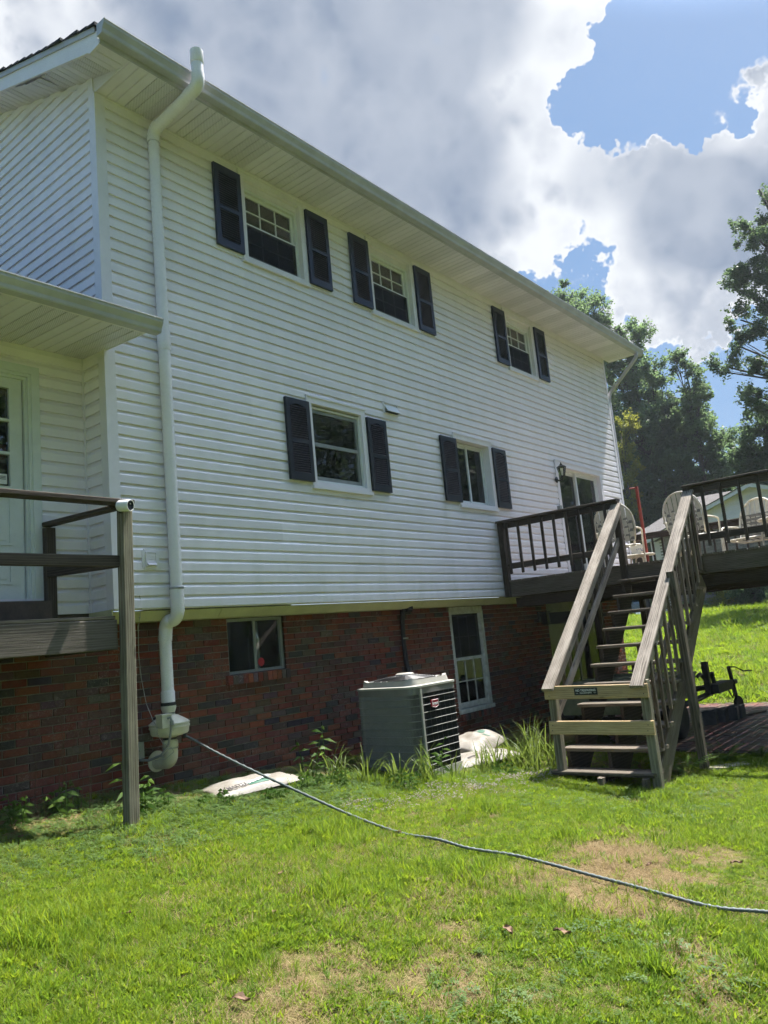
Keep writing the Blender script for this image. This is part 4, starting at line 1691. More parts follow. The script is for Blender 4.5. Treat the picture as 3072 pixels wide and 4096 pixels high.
m.box(FX - .182, FX - .068, FY - .152, FY - .044, -.968, -.956)
m.build('wiring_box', 'pvc_cream', rp)
cd = [(FX - .12, FY - .148, -.995), (FX - .11, FY - .175, -.985), (FX - .105, FY - .185, -1.02), (FX - .11, FY - .17, -1.12), (FX - .12, FY - .14, -1.23), (FX - .16, FY - .08, -1.31),
      (FX - .21, FY + .03, -1.345), (FX - .245, FY + .12, -1.34)]
MB().tube(cd, .011, 10).build('conduit', 'storm_metal', rp, smooth=True)
MB().lathe([(.018, 0), (.018, .04)], (FX - .105, FY - .185, -1.055), (0, 0, 1), 14).build('conduit_fitting', 'storm_metal', rp, smooth=True)
m = MB()
m.box(.275, .365, YB - .085, YB - .002, -1.325, -1.185)
m.box(.272, .368, YB - .092, YB - .0855, -1.328, -1.182)
m.box(.312, .330, YB - .105, YB - .092, -1.262, -1.25)
m.build('disconnect_box', 'storm_metal', rp)
for (zz, s_) in ((4.80, 1), (.10, 1)):
    m = MB()
    m.lathe([(PR + .009, 0), (PR + .0105, .002), (PR + .0105, .02), (PR + .009, .022)], (.60, -.075, zz - .06 if zz > 1 else zz + .06), (0, 0, 1), 24)
    zc = zz - .049 if zz > 1 else zz + .071
    m.box(.50, .545, -.022, -.014, zc - .012, zc + .012)
    m.box(.655, .70, -.022, -.014, zc - .012, zc + .012)
    m.build('pipe_strap', 'pvc' if zz > 1 else 'steel', rp)

# thin cord hanging from the siding down to the fan
m = MB()
pts = [(.215, -.017, .20), (.235, -.02, .12), (.262, -.01, .02), (.268, .03, -.06), (.29, .10, -.16), (.315, .15, -.40), (.338, .16, -.62), (.352, .12, -.85), (.378, .06, -1.01), (.385, .02, -1.06),
       (.372, .0, -1.12), (.40, -.03, -1.20), (.47, -.06, -1.25), (.50, -.05, -1.29), (.44, -.0, -1.345), (.37, .06, -1.345)]
m.tube(pts, .0032, 6)
m.lathe([(.0, 0), (.009, .004), (.009, .012), (0, .016)], (.270, .04, -.085), (0, 0, 1), 8)
m.lathe([(.0, 0), (.010, .004), (.010, .012), (0, .016)], (.385, .02, -1.07), (0, 0, 1), 8)
tag(m.build('cord', 'wire_grey', None, origin=(.3, .1, -1.3)), 'thin knotted pale cord hanging from the siding to the vent fan', 'cord')

# ================================================================== wall fixtures
ev = thing('exhaust_hood', 'small white exhaust hood with dark flap high on the siding', 'vent', (4.23, -.02, 2.45))
m = MB()
m.ring(4.075, 4.38, 2.468, 2.634, .016, -.034, -.012)
m.box(4.09, 4.365, -.016, -.0125, 2.484, 2.618)
m.build('frame', 'trim_white', ev)
MB().add([(4.095, -.018, 2.600), (4.36, -.018, 2.600), (4.36, -.085, 2.495), (4.095, -.085, 2.495), (4.095, -.014, 2.596), (4.36, -.014, 2.596), (4.36, -.081, 2.491), (4.095, -.081, 2.491)],
         [(0, 1, 2, 3), (7, 6, 5, 4), (0, 4, 5, 1), (3, 2, 6, 7), (0, 3, 7, 4), (1, 5, 6, 2)]).build('flap', 'muntin_grey', ev)
MB().add([(4.10, -.018, 2.49), (4.355, -.018, 2.49), (4.355, -.078, 2.492), (4.10, -.078, 2.492)], [(0, 1, 2, 3)]).build('opening', 'room_dark', ev)

dv = thing('dryer_vent', 'white louvred dryer vent low on the siding beside the porch post', 'vent', (.365, -.02, .34))
m = MB()
cc = .018
x0, x1, z0, z1 = .276, .456, .349, .540
m.extrude([(x0 + cc, z0), (x1 - cc, z0), (x1 - cc, z0 + cc), (x1, z0 + cc), (x1, z1 - cc), (x1 - cc, z1 - cc), (x1 - cc, z1), (x0 + cc, z1), (x0 + cc, z1 - cc), (x0, z1 - cc), (x0, z0 + cc), (x0 + cc, z0 + cc)], 'y', -.030, -.010)
m.ring(x0 + .032, x1 - .032, z0 + .028, z1 - .028, .010, -.046, -.0302)
m.build('mounting_plate', 'trim_white', dv)
MB().box(x0 + .043, x1 - .043, -.0325, -.0305, z0 + .039, z1 - .039).build('duct_opening', 'room_dark', dv)
for i in range(4):
    zz = z0 + .050 + i * .0285
    tilt = 40 if i == 0 else (14 if i == 1 else 4)
    mt = Matrix.Translation((.366, -.040 - (.012 if i == 0 else 0), zz)) @ Matrix.Rotation(rad(-tilt), 4, 'X')
    m = MB()
    m.obox(mt, .092, .003, .030)
    m.build('louvre', 'trim_white', dv)

wl = thing('wall_lantern', 'black coach lantern beside the sliding glass door', 'lamp', (8.93, -.02, 2.0))
LX, LY, LZ = 8.90, -.17, 2.17
MB().lathe([(.055, 0), (.055, .012), (.03, .022)], (8.92, -.036, 2.04), (0, -1, 0), 20).build('wall_plate', 'black_metal', wl, smooth=True)
MB().tube([(8.92, -.05, 2.04), (8.91, -.10, 2.01), (8.90, -.16, 2.02), (LX, LY, 2.07)], .014, 10).build('arm', 'black_metal', wl, smooth=True)
MB().lathe([(.02, -.105), (.035, -.10), (.045, -.085)], (LX, LY, LZ), (0, 0, 1), 6).build('base_cup', 'black_metal', wl)
m = MB()
for k in range(6):
    a = 2 * math.pi * k / 6
    m.tube([(LX + .045 * math.cos(a), LY + .045 * math.sin(a), LZ - .088), (LX + .078 * math.cos(a), LY + .078 * math.sin(a), LZ + .070)], .005, 5)
m.build('cage', 'black_metal', wl)
MB().lathe([(.042, -.085), (.073, .068)], (LX, LY, LZ), (0, 0, 1), 6).build('lantern_glass', 'glass_dirty', wl)
MB().lathe([(.012, -.08), (.012, .0), (.008, .03)], (LX, LY, LZ), (0, 0, 1), 10).build('candle', 'lamp_white', wl)
MB().lathe([(.088, .070), (.088, .078), (.05, .105), (.022, .115), (.028, .125), (.010, .135), (.012, .15), (.002, .165)], (LX, LY, LZ), (0, 0, 1), 12).build('roof_cap', 'black_metal', wl, smooth=30)

wb = thing('outlet_box', 'grey weatherproof outlet box on the siding beside the deck railing', 'box', (8.87, -.02, 1.42))
MB().box(8.83, 8.91, -.075, -.015, 1.43, 1.555).build('box', 'storm_metal', wb)
MB().box(8.825, 8.915, -.082, -.0755, 1.425, 1.56).build('cover', 'storm_metal', wb)

wl2 = thing('wall_lantern', 'black lantern in deep shade on the brick wall by the lower door', 'lamp', (8.25, .25, -.5))
MB().box(8.20, 8.30, YB - .03, YB - .002, -.45, -.27).build('wall_plate', 'black_metal', wl2)
m = MB()
m.box(8.17, 8.31, YB - .20, YB - .06, -.30, -.28)
m.box(8.18, 8.30, YB - .19, YB - .07, -.49, -.47)
for (a, b) in ((8.185, YB - .185), (8.285, YB - .185), (8.185, YB - .085), (8.285, YB - .085)):
    m.box(a, a + .01, b, b + .01, -.47, -.30)
m.box(8.22, 8.26, YB - .06, YB - .03, -.36, -.33)
m.build('lantern_body', 'black_metal', wl2)
MB().box(8.196, 8.284, YB - .174, YB - .086, -.469, -.301).build('lantern_glass', 'black_metal', wl2)

ls = thing('refrigerant_line', 'black insulated pipe running down the brick wall to the air conditioner', 'pipe', (4.35, .2, -1.2))
MB().tube([(4.36, .16, -.10), (4.36, .20, -.16), (4.37, .235, -.25), (4.375, .25, -.55), (4.385, .25, -.80), (4.37, .20, -1.05), (4.25, 0.0, -1.25), (4.0, -.25, -1.5), (3.72, -.4, -1.6)],
          [.03, .034, .032, .030, .034, .03, .03, .03, .03], 12).build('insulated_tube', 'black_foam', ls, smooth=True)
MB().tube([(4.34, .14, -.11), (4.42, .12, -.11)], [.05, .055], 10).build('wall_boot', 'black_foam', ls, smooth=True)
MB().tube([(4.425, YB - .005, -.12), (4.43, YB - .02, -.55), (4.425, YB - .01, -1.1)], .010, 8).build('liquid_tube', 'black_foam', ls, smooth=True)
MB().box(4.33, 4.43, .21, .222, -.505, -.485).build('clip', 'steel', ls)

# ================================================================== back porch deck (left)
pd = thing('porch_deck', 'dark weathered wooden porch deck with railing outside the back door', 'deck', (-1.4, -.2, -1.6))
FYp = -.765
# post leans a touch
board('post', pd, (-.415, -.765, -1.75), (-.362, -.765, .765), .089, .089, (0, -1, 0), 'wood_post')
board('post', pd, (-.415, .325, -.13), (-.415, .325, .75), .089, .089, (0, -1, 0), 'wood_dark')
board('post', pd, (-2.35, -.765, -1.75), (-2.35, -.765, .765), .089, .089, (0, -1, 0), 'wood_post')
board('top_rail', pd, (-3.4, -.765, .777), (-.318, -.765, .780), .14, .038, (0, 0, 1), 'wood_dark')
board('middle_rail', pd, (-3.4, -.735, .315), (-.41, -.735, .317), .089, .038, (0, -1, 0), 'wood_dark')
board('side_top_rail', pd, (-.42, .37, .785), (-.40, -.70, .752), .089, .038, (0, 0, 1), 'wood_dark')
board('side_middle_rail', pd, (-.44, .28, .36), (-.43, -.72, .31), .089, .038, (-1, 0, 0), 'wood_dark')
board('rim_board', pd, (-3.4, -.735, -.25), (-.46, -.735, -.25), .228, .038, (0, -1, 0), 'wood_rim')
board('rim_board', pd, (-.475, -.72, -.25), (-.475, .29, -.25), .228, .038, (1, 0, 0), 'wood_dark')
y = -.75
k = 0
while y < .28:
    board('deck_board', pd, (-3.4, y + .066, -.121), (-.475, y + .066, -.121), .132, .028, (0, 0, 1), 'wood_mid')
    y += .139
for x in (-.9, -1.4, -1.9, -2.4, -2.9):
    board('joist', pd, (x, -.71, -.25), (x, .29, -.25), .20, .038, (1, 0, 0), 'wood_dark')
sc_ = thing('security_camera', 'white cylindrical security camera with black lens on the porch post', 'camera', (-.33, -.80, .75))
ax = Vector((.30, -.93, -.10)).normalized()
cc_ = Vector((-.425, -.875, .735))
MB().lathe([(.026, -.065), (.042, -.060), (.045, -.05), (.046, .046), (.044, .052), (.040, .052), (.040, .046)], cc_, ax, 24).build('shell', 'white_paint', sc_, smooth=True)
MB().lathe([(.0, .0), (.040, .0), (.040, .004), (0, .004)], cc_ + ax * .043, ax, 24).build('lens_face', 'car_glass', sc_, smooth=True)
MB().lathe([(.0, 0), (.006, 0), (.006, .002), (0, .002)], cc_ + ax * .048 + Vector((0, 0, .012)), ax, 10).build('lens', 'storm_metal', sc_)
MB().tube([cc_ - ax * .05, cc_ - ax * .03 + Vector((0.02, .06, -.04))], .014, 8).build('mount', 'black_metal', sc_)

# ================================================================== main deck
dk = thing('wooden_deck', 'tall weathered wooden deck with baluster railing behind the house', 'deck', (9.3, -2.6, -2.25))
DXE = 6.68
board('rim_board', dk, (DXE + .019, -.02, .085), (DXE + .019, -5.3, .085), .235, .038, (-1, 0, 0), 'wood_mid')
board('ledger', dk, (DXE + .04, -.035, .09), (11.9, -.035, .09), .235, .038, (0, -1, 0), 'wood_dark')
board('rim_board', dk, (12.0, -.06, .085), (12.0, -5.3, .085), .235, .038, (1, 0, 0), 'wood_mid')
board('rim_board', dk, (DXE + .04, -5.28, .085), (11.98, -5.28, .085), .235, .038, (0, -1, 0), 'wood_mid')
y = -.06
while y > -5.28:
    board('deck_board', dk, (DXE - .02, y - .068, .206), (12.02, y - .068, .206), .134, .030, (0, 0, 1), 'wood_mid')
    y -= .1405
for y in np.arange(-.5, -5.2, -.45):
    board('joist', dk, (DXE + .04, y, .08), (11.98, y, .08), .22, .038, (0, 1, 0), 'wood_dark')
for x in (6.95, 9.4, 11.6):
    board('beam', dk, (x, -.06, -.115), (x, -5.2, -.115), .15, .08, (1, 0, 0), 'wood_dark')
for (x, y) in ((9.4, -.25), (11.6, -.25), (9.4, -5.0), (11.6, -2.7), (11.6, -5.0), (6.95, -5.0)):
    board('support_post', dk, (x, y, gz(x, y) - .1), (x, y, -.19), .10, .10, (0, -1, 0), 'wood_dark')


def rail_run(p0, p1, axis, bal, posts, lower=.455):
    """a run of railing along Y (axis 'y') or X; bal: baluster stations; posts: post stations"""
    (x0, y0), (x1, y1) = p0, p1
    d = Vector((x1 - x0, y1 - y0, 0)).normalized()
    side = Vector((0, 0, 1)).cross(d)
    n = side * (.018)
    board('rail_cap', dk, (x0, y0, 1.132), (x1, y1, 1.132), .14, .034, (0, 0, 1), 'wood_dark')
    up = tuple(side)
    board('upper_rail', dk, (x0, y0, 1.067), (x1, y1, 1.067), .089, .036, up, 'wood_dark')
    board('lower_rail', dk, (x0, y0, lower - .02), (x1, y1, lower - .02), .089, .036, up, 'wood_dark')
    for t in bal:
        q = Vector((x0, y0, 0)) + d * t
        o = side * (-.037)
        board('baluster', dk, (q.x + o.x, q.y + o.y, .312), (q.x + o.x, q.y + o.y, 1.10), .038, .038, up, 'wood_dark')
    for t in posts:
        q = Vector((x0, y0, 0)) + d * t
        board('rail_post', dk, (q.x, q.y, -.03), (q.x, q.y, 1.115), .092, .092, up, 'wood_dark')


rail_run((DXE, -.03), (DXE, -1.99), 'y', [.16 + .2 * i for i in range(9)], [.05, 1.915])
rail_run((DXE, -2.90), (DXE, -5.30), 'y', [.24 + .228 * i for i in range(9)], [.048, 2.34])
rail_run((12.0, -5.28), (12.0, -.10), 'y', [.2 + .2 * i for i in range(25)], [.05, 1.7, 3.4, 5.1], lower=.40)
rail_run((DXE + .06, -5.28), (11.95, -5.28), 'x', [.2 + .25 * i for i in range(20)], [2.5], lower=.40)

# ================================================================== stairs
st = thing('wooden_stairs', 'weathered wooden staircase climbing from the lawn to the deck', 'stairs', (5.3, -2.45, -2.25))
SL = .206 / .244
YL, YR = -1.955, -2.945
for k in range(11):
    X = 4.0 + .244 * k
    Z = -2.05 + .206 * k
    ex = .05 if k == 0 else 0
    mt = 'wood_mid' if k else 'wood_mid'
    board('tread', st, (X + .065, YL + .03 + ex, Z - .02 + RND.uniform(-.003, .003)), (X + .065, YR - .07, Z - .02), .128, .038, (0, 0, 1), mt)
    board('tread', st, (X + .200, YL + .03, Z - .02), (X + .200, YR - .07, Z - .02 + RND.uniform(-.003, .003)), .128, .038, (0, 0, 1), mt)


def stringer_poly(depth=.20, first=0):
    pts = []
    for k in range(first, 11):
        X = 4.02 + .244 * k
        Z = -2.05 + .206 * k - .04
        pts += [(X, Z - .206 if k == 0 else Z - .206 + .0), (X, Z), (X + .244, Z)]
    out = []
    for p in pts:
        if not out or (abs(out[-1][0] - p[0]) > 1e-6 or abs(out[-1][1] - p[1]) > 1e-6):
            out.append(p)
    out += [(6.70, -.05 - depth), (4.42, -2.42 + .0)]
    return out


for (yy, nm) in ((YL - .02, 'l'), (-2.45, 'm')):
    MB().extrude(stringer_poly(), 'y', yy - .019, yy + .019).build('stringer', 'wood_dark', st)
board('stringer', st, (4.30, YR - .005, -2.24), (6.70, YR - .005, -.12), .25, .038, (0, -1, 0), 'wood_mid')
board('step_support', st, (3.95, -2.47, gz(3.95, -2.47) - .05), (3.95, -2.47, -2.09), .085, .06, (0, -1, 0), 'wood_mid')
board('step_support', st, (3.97, -2.93, gz(3.97, -2.93) - .05), (3.97, -2.93, -2.09), .085, .06, (0, -1, 0), 'wood_mid')
# newel posts
board('newel_post', st, (4.10, YL - .01, gz(4.1, YL) - .1), (4.10, YL - .01, -1.135), .089, .089, (0, -1, 0), 'wood_post')
board('newel_post', st, (4.10, YR - .06, gz(4.1, YR) - .1), (4.10, YR - .06, -1.135), .089, .089, (0, -1, 0), 'wood_post')
board('newel_board', st, (4.155, YL - .0, gz(4.1, YL) - .05), (4.155, YL - .0, -1.12), .06, .03, (0, -1, 0), 'wood_post')
board('long_post', st, (5.38, YR - .115, gz(5.38, YR) - .15), (5.30, YR - .09, -.02), .089, .089, (0, -1, 0), 'wood_mid')


def hr(x, off=0.0):
    return 1.085 - SL * (DXE - x) + off


for yy in (YL - .01, YR - .02):
    a = (3.98, yy, hr(3.98))
    b = (6.66, yy, hr(6.66))
    board('handrail', st, a, b, .14, .038, (-SL, 0, 1), 'wood_grey')
    board('handrail_brace', st, (4.12, yy - .03, hr(4.12, -.095)), (6.66, yy - .03, hr(6.66, -.095)), .089, .036, (0, -1, 0), 'wood_grey')
board('lower_rail', st, (4.10, YL + .03, hr(4.10, -.50)), (6.66, YL + .03, hr(6.66, -.50)), .089, .036, (0, -1, 0), 'wood_grey')
board('lower_rail', st, (4.14, YR + .03, hr(4.14, -.62)), (6.66, YR + .03, hr(6.66, -.62)), .089, .036, (0, -1, 0), 'wood_mid')
for i in range(11):
    X = 4.35 + .21 * i
    board('baluster', st, (X, YL + .062, hr(X, -.60)), (X, YL + .062, hr(X, -.06)), .038, .036, (0, -1, 0), 'wood_mid')
for i in range(12):
    X = 4.32 + .2 * i
    board('baluster', st, (X, YR - .072, hr(X, -.94)), (X, YR - .072, hr(X, -.05)), .040, .036, (0, -1, 0), 'wood_mid')
# boards nailed across the bottom of the stairs
board('barrier_board', st, (4.04, YL + .055, -1.228), (4.04, YR - .115, -1.238), .140, .036, (-1, 0, 0), 'wood_new')
board('barrier_board', st, (4.04, YL + .045, -1.600), (4.04, YR - .125, -1.605), .140, .036, (-1, 0, 0), 'wood_new')
for (zz, ya) in ((-1.205, YL + .01), (-1.262, YL + .0), (-1.205, YR - .06), (-1.265, YR - .07), (-1.575, YL + .0), (-1.630, YL + .01), (-1.575, YR - .07), (-1.632, YR - .06)):
    MB().lathe([(.0005, 0), (.0055, 0), (.0055, .0015), (.0005, .002)], (4.0215, ya, zz), (-1, 0, 0), 10).build('screw_head', 'black_metal', st)
sg = thing('warning_sign', 'small black no trespassing sign on the upper barrier board of the stairs', 'sign', (4.019, -2.40, -1.22))
MB().box(4.014, 4.020, -2.525, -2.262, -1.262, -1.188).build('plate', 'sign_black', sg)
fm = frame_matrix((4.0135, -2.394, -1.214), (0, -1, 0), (0, 0, 1))
text('lettering', 'NO TRESPASSING', sg, fm, .031, 'white_paint', sx=.93, bold=.0006)
fm = frame_matrix((4.0135, -2.394, -1.241), (0, -1, 0), (0, 0, 1))
text('lettering', 'PRIVATE PROPERTY', sg, fm, .0165, 'white_paint', sx=.95, bold=.0003)
for ya in (-2.505, -2.305):
    MB().box(4.0125, 4.0138, ya, ya + .022, -1.242, -1.239).build('rule', 'white_paint', sg)

# ================================================================== air conditioner
ac = thing('air_conditioner', 'grey louvred air conditioner condenser with red badge beside the brick wall', 'air conditioner', (3.3, -.57, -2.0))
AX0, AX1, AY0, AY1 = 2.87, 3.71, -.975, -.145
AZ0, AZ1 = -1.945, -1.03


def rrect(x0, x1, y0, y1, r, n=6):
    out = []
    for (cx, cy, a0) in ((x1 - r, y1 - r, 0), (x0 + r, y1 - r, 90), (x0 + r, y0 + r, 180), (x1 - r, y0 + r, 270)):
        for i in range(n + 1):
            t = rad(a0 + 90 * i / n)
            out.append((cx + r * math.cos(t), cy + r * math.sin(t)))
    return out


MB().extrude(rrect(AX0 + .035, AX1 - .035, AY0 + .035, AY1 - .035, .10), 'z', AZ0 + .01, AZ1 - .002).build('coil', 'ac_core', ac)
MB().extrude(rrect(AX0 - .004, AX1 + .004, AY0 - .004, AY1 + .004, .10), 'z', AZ0 - .05, AZ0 + .045).build('base_pan', 'ac_light', ac, smooth=30)
MB().extrude(rrect(AX0, AX1, AY0, AY1, .10), 'z', AZ1 - .065, AZ1).build('top_band', 'ac_grey', ac, smooth=30)
# vertical wires round the body, denser on the left-hand louvred panels
per = rrect(AX0, AX1, AY0, AY1, .10, 10)
pts = [Vector((a, b, 0)) for a, b in per] + [Vector((per[0][0], per[0][1], 0))]
L = [0]
for p, q in zip(pts, pts[1:]):
    L.append(L[-1] + (q - p).length)


def at_len(s):
    for i in range(len(pts) - 1):
        if L[i] <= s <= L[i + 1] + 1e-9:
            t = (s - L[i]) / max(1e-9, L[i + 1] - L[i])
            d = (pts[i + 1] - pts[i]).normalized()
            return pts[i].lerp(pts[i + 1], t), d
    return pts[-1], Vector((1, 0, 0))


m1, m2 = MB(), MB()
s = 0.0
while s < L[-1]:
    p, d = at_len(s)
    nrm = Vector((d.y, -d.x, 0))
    front = p.y < AY0 + .03 and p.x > AX0 + .13
    mt = Matrix((d, -nrm, Vector((0, 0, 1)))).transposed().to_4x4()
    if front:
        mt.translation = Vector((p.x, p.y + .012, (AZ0 + AZ1) / 2))
        m2.obox(mt, .0022, .010, AZ1 - AZ0 - .06)
        s += .011
    else:
        mt.translation = Vector((p.x, p.y, (AZ0 + AZ1) / 2)) + nrm * -.006
        m1.obox(mt @ Matrix.Rotation(rad(35), 4, 'Z'), .0075, .0022, AZ1 - AZ0 - .06)
        s += .0115
m1.build('louvre_grille', 'ac_grey', ac)
m2.build('coil_fins', 'ac_core', ac)
for i in range(10):
    zz = AZ0 + .10 + i * (AZ1 - AZ0 - .13) / 10
    loop = [(a, b, zz) for a, b in per]
    MB().tube(loop, .0036, 6, closed=True).build('grille_band', 'ac_band', ac, smooth=True)
for xx in np.linspace(AX0 + .19, AX1 - .08, 7):
    MB().tube([(xx, AY0 + .004, AZ0 + .04), (xx, AY0 + .004, AZ1 - .06)], .0009, 4).build('grille_wire', 'ac_grey', ac)
MB().box(AX0 + .115, AX0 + .145, AY0 - .012, AY0 + .012, AZ0 + .02, AZ1 - .01).build('corner_strip', 'ac_light', ac)
# moulded top: rim that dips in the middle of each side, black fan deck and motor cover
tp = MB()
o1, o2, o3 = rrect(AX0 - .010, AX1 + .010, AY0 - .010, AY1 + .010, .11, 8), rrect(AX0 + .035, AX1 - .035, AY0 + .035, AY1 - .035, .12, 8), rrect(AX0 + .075, AX1 - .075, AY0 + .075, AY1 - .075, .14, 8)
n = len(o1)
cx, cy = (AX0 + AX1) / 2, (AY0 + AY1) / 2


def lift(x, y):
    u, v = abs(x - cx) / .40, abs(y - cy) / .40
    e = min(u, v) / max(u, v)
    return .026 + .052 * (e ** 1.4)


vs = [(a, b, AZ1 + .001) for a, b in o1] + [(a, b, AZ1 + .022) for a, b in o1] + [(a, b, AZ1 + .030) for a, b in o2] + \
     [(a, b, AZ1 + .03 + lift(a, b)) for a, b in rrect(AX0 + .05, AX1 - .05, AY0 + .05, AY1 - .05, .12, 8)] + [(a, b, AZ1 + .025 + lift(a, b)) for a, b in o3]
fs = []
for lv in range(4):
    fs += [(lv * n + i, lv * n + (i + 1) % n, (lv + 1) * n + (i + 1) % n, (lv + 1) * n + i) for i in range(n)]
tp.add(vs, fs)
tp.build('top_cover', 'ac_light', ac, smooth=45)
fd = MB()
for j in range(10):
    r0 = .06 + j * .032
    loop = [(cx + r0 * math.cos(2 * math.pi * k / 28), cy + r0 * math.sin(2 * math.pi * k / 28), AZ1 + .088 + .045 * (1 - j / 10)) for k in range(28)]
    fd.tube(loop, .004, 5, closed=True)
for k in range(24):
    a = 2 * math.pi * k / 24
    fd.tube([(cx + .05 * math.cos(a), cy + .05 * math.sin(a), AZ1 + .135), (cx + .365 * math.cos(a), cy + .365 * math.sin(a), AZ1 + .078)], .0045, 5)
fd.build('fan_guard', 'black_metal', ac)
MB().lathe([(.0, .02), (.32, .02), (.32, .03), (0, .03)], (cx, cy, AZ1), (0, 0, 1), 28).build('fan_deck', 'ac_core', ac)
MB().lathe([(.105, .118), (.105, .14), (.09, .15), (0.01, .152)], (cx, cy, AZ1), (0, 0, 1), 26).build('motor_cover', 'ac_light', ac, smooth=30)
bd = MB()
bx, bz = 3.22, AZ1 - .185
hw = .062
pl_ = [(bx - hw, bz + .038), (bx + hw, bz + .038), (bx + hw, bz - .030), (bx, bz - .046), (bx - hw, bz - .030)]
bd.extrude(pl_, 'y', AY0 - .024, AY0 - .006)
badge = bd.build('badge', 'badge_red', ac)
m = MB()
for a, b in zip(pl_, pl_[1:] + pl_[:1]):
    m.tube([(a[0] * .97 + bx * .03, AY0 - .025, a[1] * .97 + bz * .03), (b[0] * .97 + bx * .03, AY0 - .025, b[1] * .97 + bz * .03)], .0018, 4)
m.build('badge_border', 'white_paint', badge)
text('badge_lettering', 'bryant', badge, frame_matrix((bx, AY0 - .0245, bz - .001), (1, 0, 0), (0, 0, 1)), .050, 'white_paint', sx=.80, bold=.0012)
pad = MB().box(2.78, 3.86, -1.10, -.02, gz(3.3, -.5) - .15, -2.035)
tag(pad.build('concrete_pad', 'concrete', None, origin=(3.3, -.56, -2.1)), 'flat concrete slab under the air conditioner half hidden by grass', 'slab')
for (a, b) in ((2.98, -.88), (3.58, -.88), (2.98, -.28), (3.58, -.28)):
    MB().box(a - .04, a + .04, b - .04, b + .04, -2.034, -1.996).build('foot', 'black_foam', ac)


# ================================================================== bags


def bag(name, label, c, L, W, H, rotz, tilt=0.0, seed=1, sag=0.5):
    """a filled plastic sack: a pillow with creases and gathered ends"""
    r = np.random.default_rng(seed)
    nu, nv = 34, 22
    u = np.linspace(-1, 1, nu)
    v = np.linspace(-1, 1, nv)
    U, Vv = np.meshgrid(u, v, indexing='ij')
    h = np.clip(1 - np.abs(U) ** 2.6, 0, 1) ** .55 * np.clip(1 - np.abs(Vv) ** 2.4, 0, 1) ** .55
    wr = np.zeros_like(h)
    for _ in range(16):
        a, ph, fr = r.uniform(0, math.pi), r.uniform(0, 6.28), r.uniform(4, 13)
        wr += np.sin((U * math.cos(a) * 1.4 + Vv * math.sin(a)) * fr + ph) * r.uniform(.15, .5) / fr ** .35
    lump = np.zeros_like(h)
    for _ in range(5):
        lump += r.uniform(-.3, .4) * np.exp(-((U - r.uniform(-.7, .7)) ** 2 + (Vv - r.uniform(-.7, .7)) ** 2) / .12)
    topz = H * h * (1 + .17 * wr + sag * .5 * lump)
    bot = -H * .12 * h
    inx = 1 - .10 * (1 - np.abs(Vv)) * (np.abs(U) > .9)
    X = U * L / 2 * inx
    Y = Vv * W / 2 * (1 - .06 * np.abs(U) ** 4)
    R_ = Matrix.Translation(c) @ Matrix.Rotation(rotz, 4, 'Z') @ Matrix.Rotation(tilt, 4, 'Y')
    ids = np.arange(nu * nv).reshape(nu, nv)
    vs = [tuple(R_ @ Vector(p)) for p in zip(X.ravel(), Y.ravel(), topz.ravel())] + [tuple(R_ @ Vector(p)) for p in zip(X.ravel(), Y.ravel(), bot.ravel())]
    fs = []
    for i in range(nu - 1):
        for j in range(nv - 1):
            q = (ids[i, j], ids[i + 1, j], ids[i + 1, j + 1], ids[i, j + 1])
            fs.append(tuple(int(t) for t in q))
            fs.append(tuple(int(t) + nu * nv for t in q[::-1]))
    root = thing(name, label, 'bag', c, 'old soil bags lying by the wall')
    m = MB()
    m.add(vs, fs)
    m.build('sack', 'bag_white', root, smooth='all', fixn=False)

    def surf(a, b):
        i = int(round((a + 1) / 2 * (nu - 1)))
        j = int(round((b + 1) / 2 * (nv - 1)))
        return Vector(vs[int(ids[i, j])])
    return root, surf, R_


def print_patch(root, surf, u0, u1, v0, v1, mat, name='printed_patch', lift=.004, n=10):
    m = MB()
    vs, fs = [], []
    for i in range(n + 1):
        for j in range(4):
            a = u0 + (u1 - u0) * i / n
            b = v0 + (v1 - v0) * j / 3
            # bilinear lookup
            p = surf(a, b)
            vs.append((p.x, p.y, p.z + lift))
    for i in range(n):
        for j in range(3):
            fs.append((i * 4 + j, (i + 1) * 4 + j, (i + 1) * 4 + j + 1, i * 4 + j + 1))
    m.add(vs, fs)
    m.build(name, mat, root, fixn=False)


b1, sf, R1 = bag('soil_bag', 'flattened pale soil bag with a green printed band against the brick wall', (1.10, -.30, gz(1.10, -.30) + .02), 1.02, .52, .085, rad(-6), 0, 3)
def lay_text(body, root, surf, u, v, size, mat, R_, sx=1.0):
    p = surf(u, v)
    du = (surf(min(1, u + .12), v) - surf(max(-1, u - .12), v)).normalized()
    dv = (surf(u, min(1, v + .12)) - surf(u, max(-1, v - .12))).normalized()
    fm = frame_matrix(p + du.cross(dv) * .012, du, dv)
    return text('printed_lettering', body, root, fm, size, mat, sx=sx, bold=.001)


print_patch(b1, sf, -.22, .20, -.80, -.52, 'bag_green')
lay_text('GARDENER', b1, sf, -.02, -.66, .062, 'white_paint', R1)
lay_text('MASTER', b1, sf, -.46, -.72, .062, 'bag_print', R1)
print_patch(b1, sf, -.60, -.55, -.2, .5, 'bag_print', name='printed_rule', n=2)
print_patch(b1, sf, -.16, -.13, -.35, .35, 'bag_green', name='printed_rule', n=2)
b2, sf2, R2 = bag('soil_bag', 'plump white soil bag lying on top beside the air conditioner', (4.72, -.42, gz(4.7, -.4) + .07), 1.0, .62, .17, rad(8), rad(-4), 8, .9)
print_patch(b2, sf2, .10, .45, -.35, -.05, 'bag_green')
print_patch(b2, sf2, .12, .20, -.75, -.40, 'bag_green')

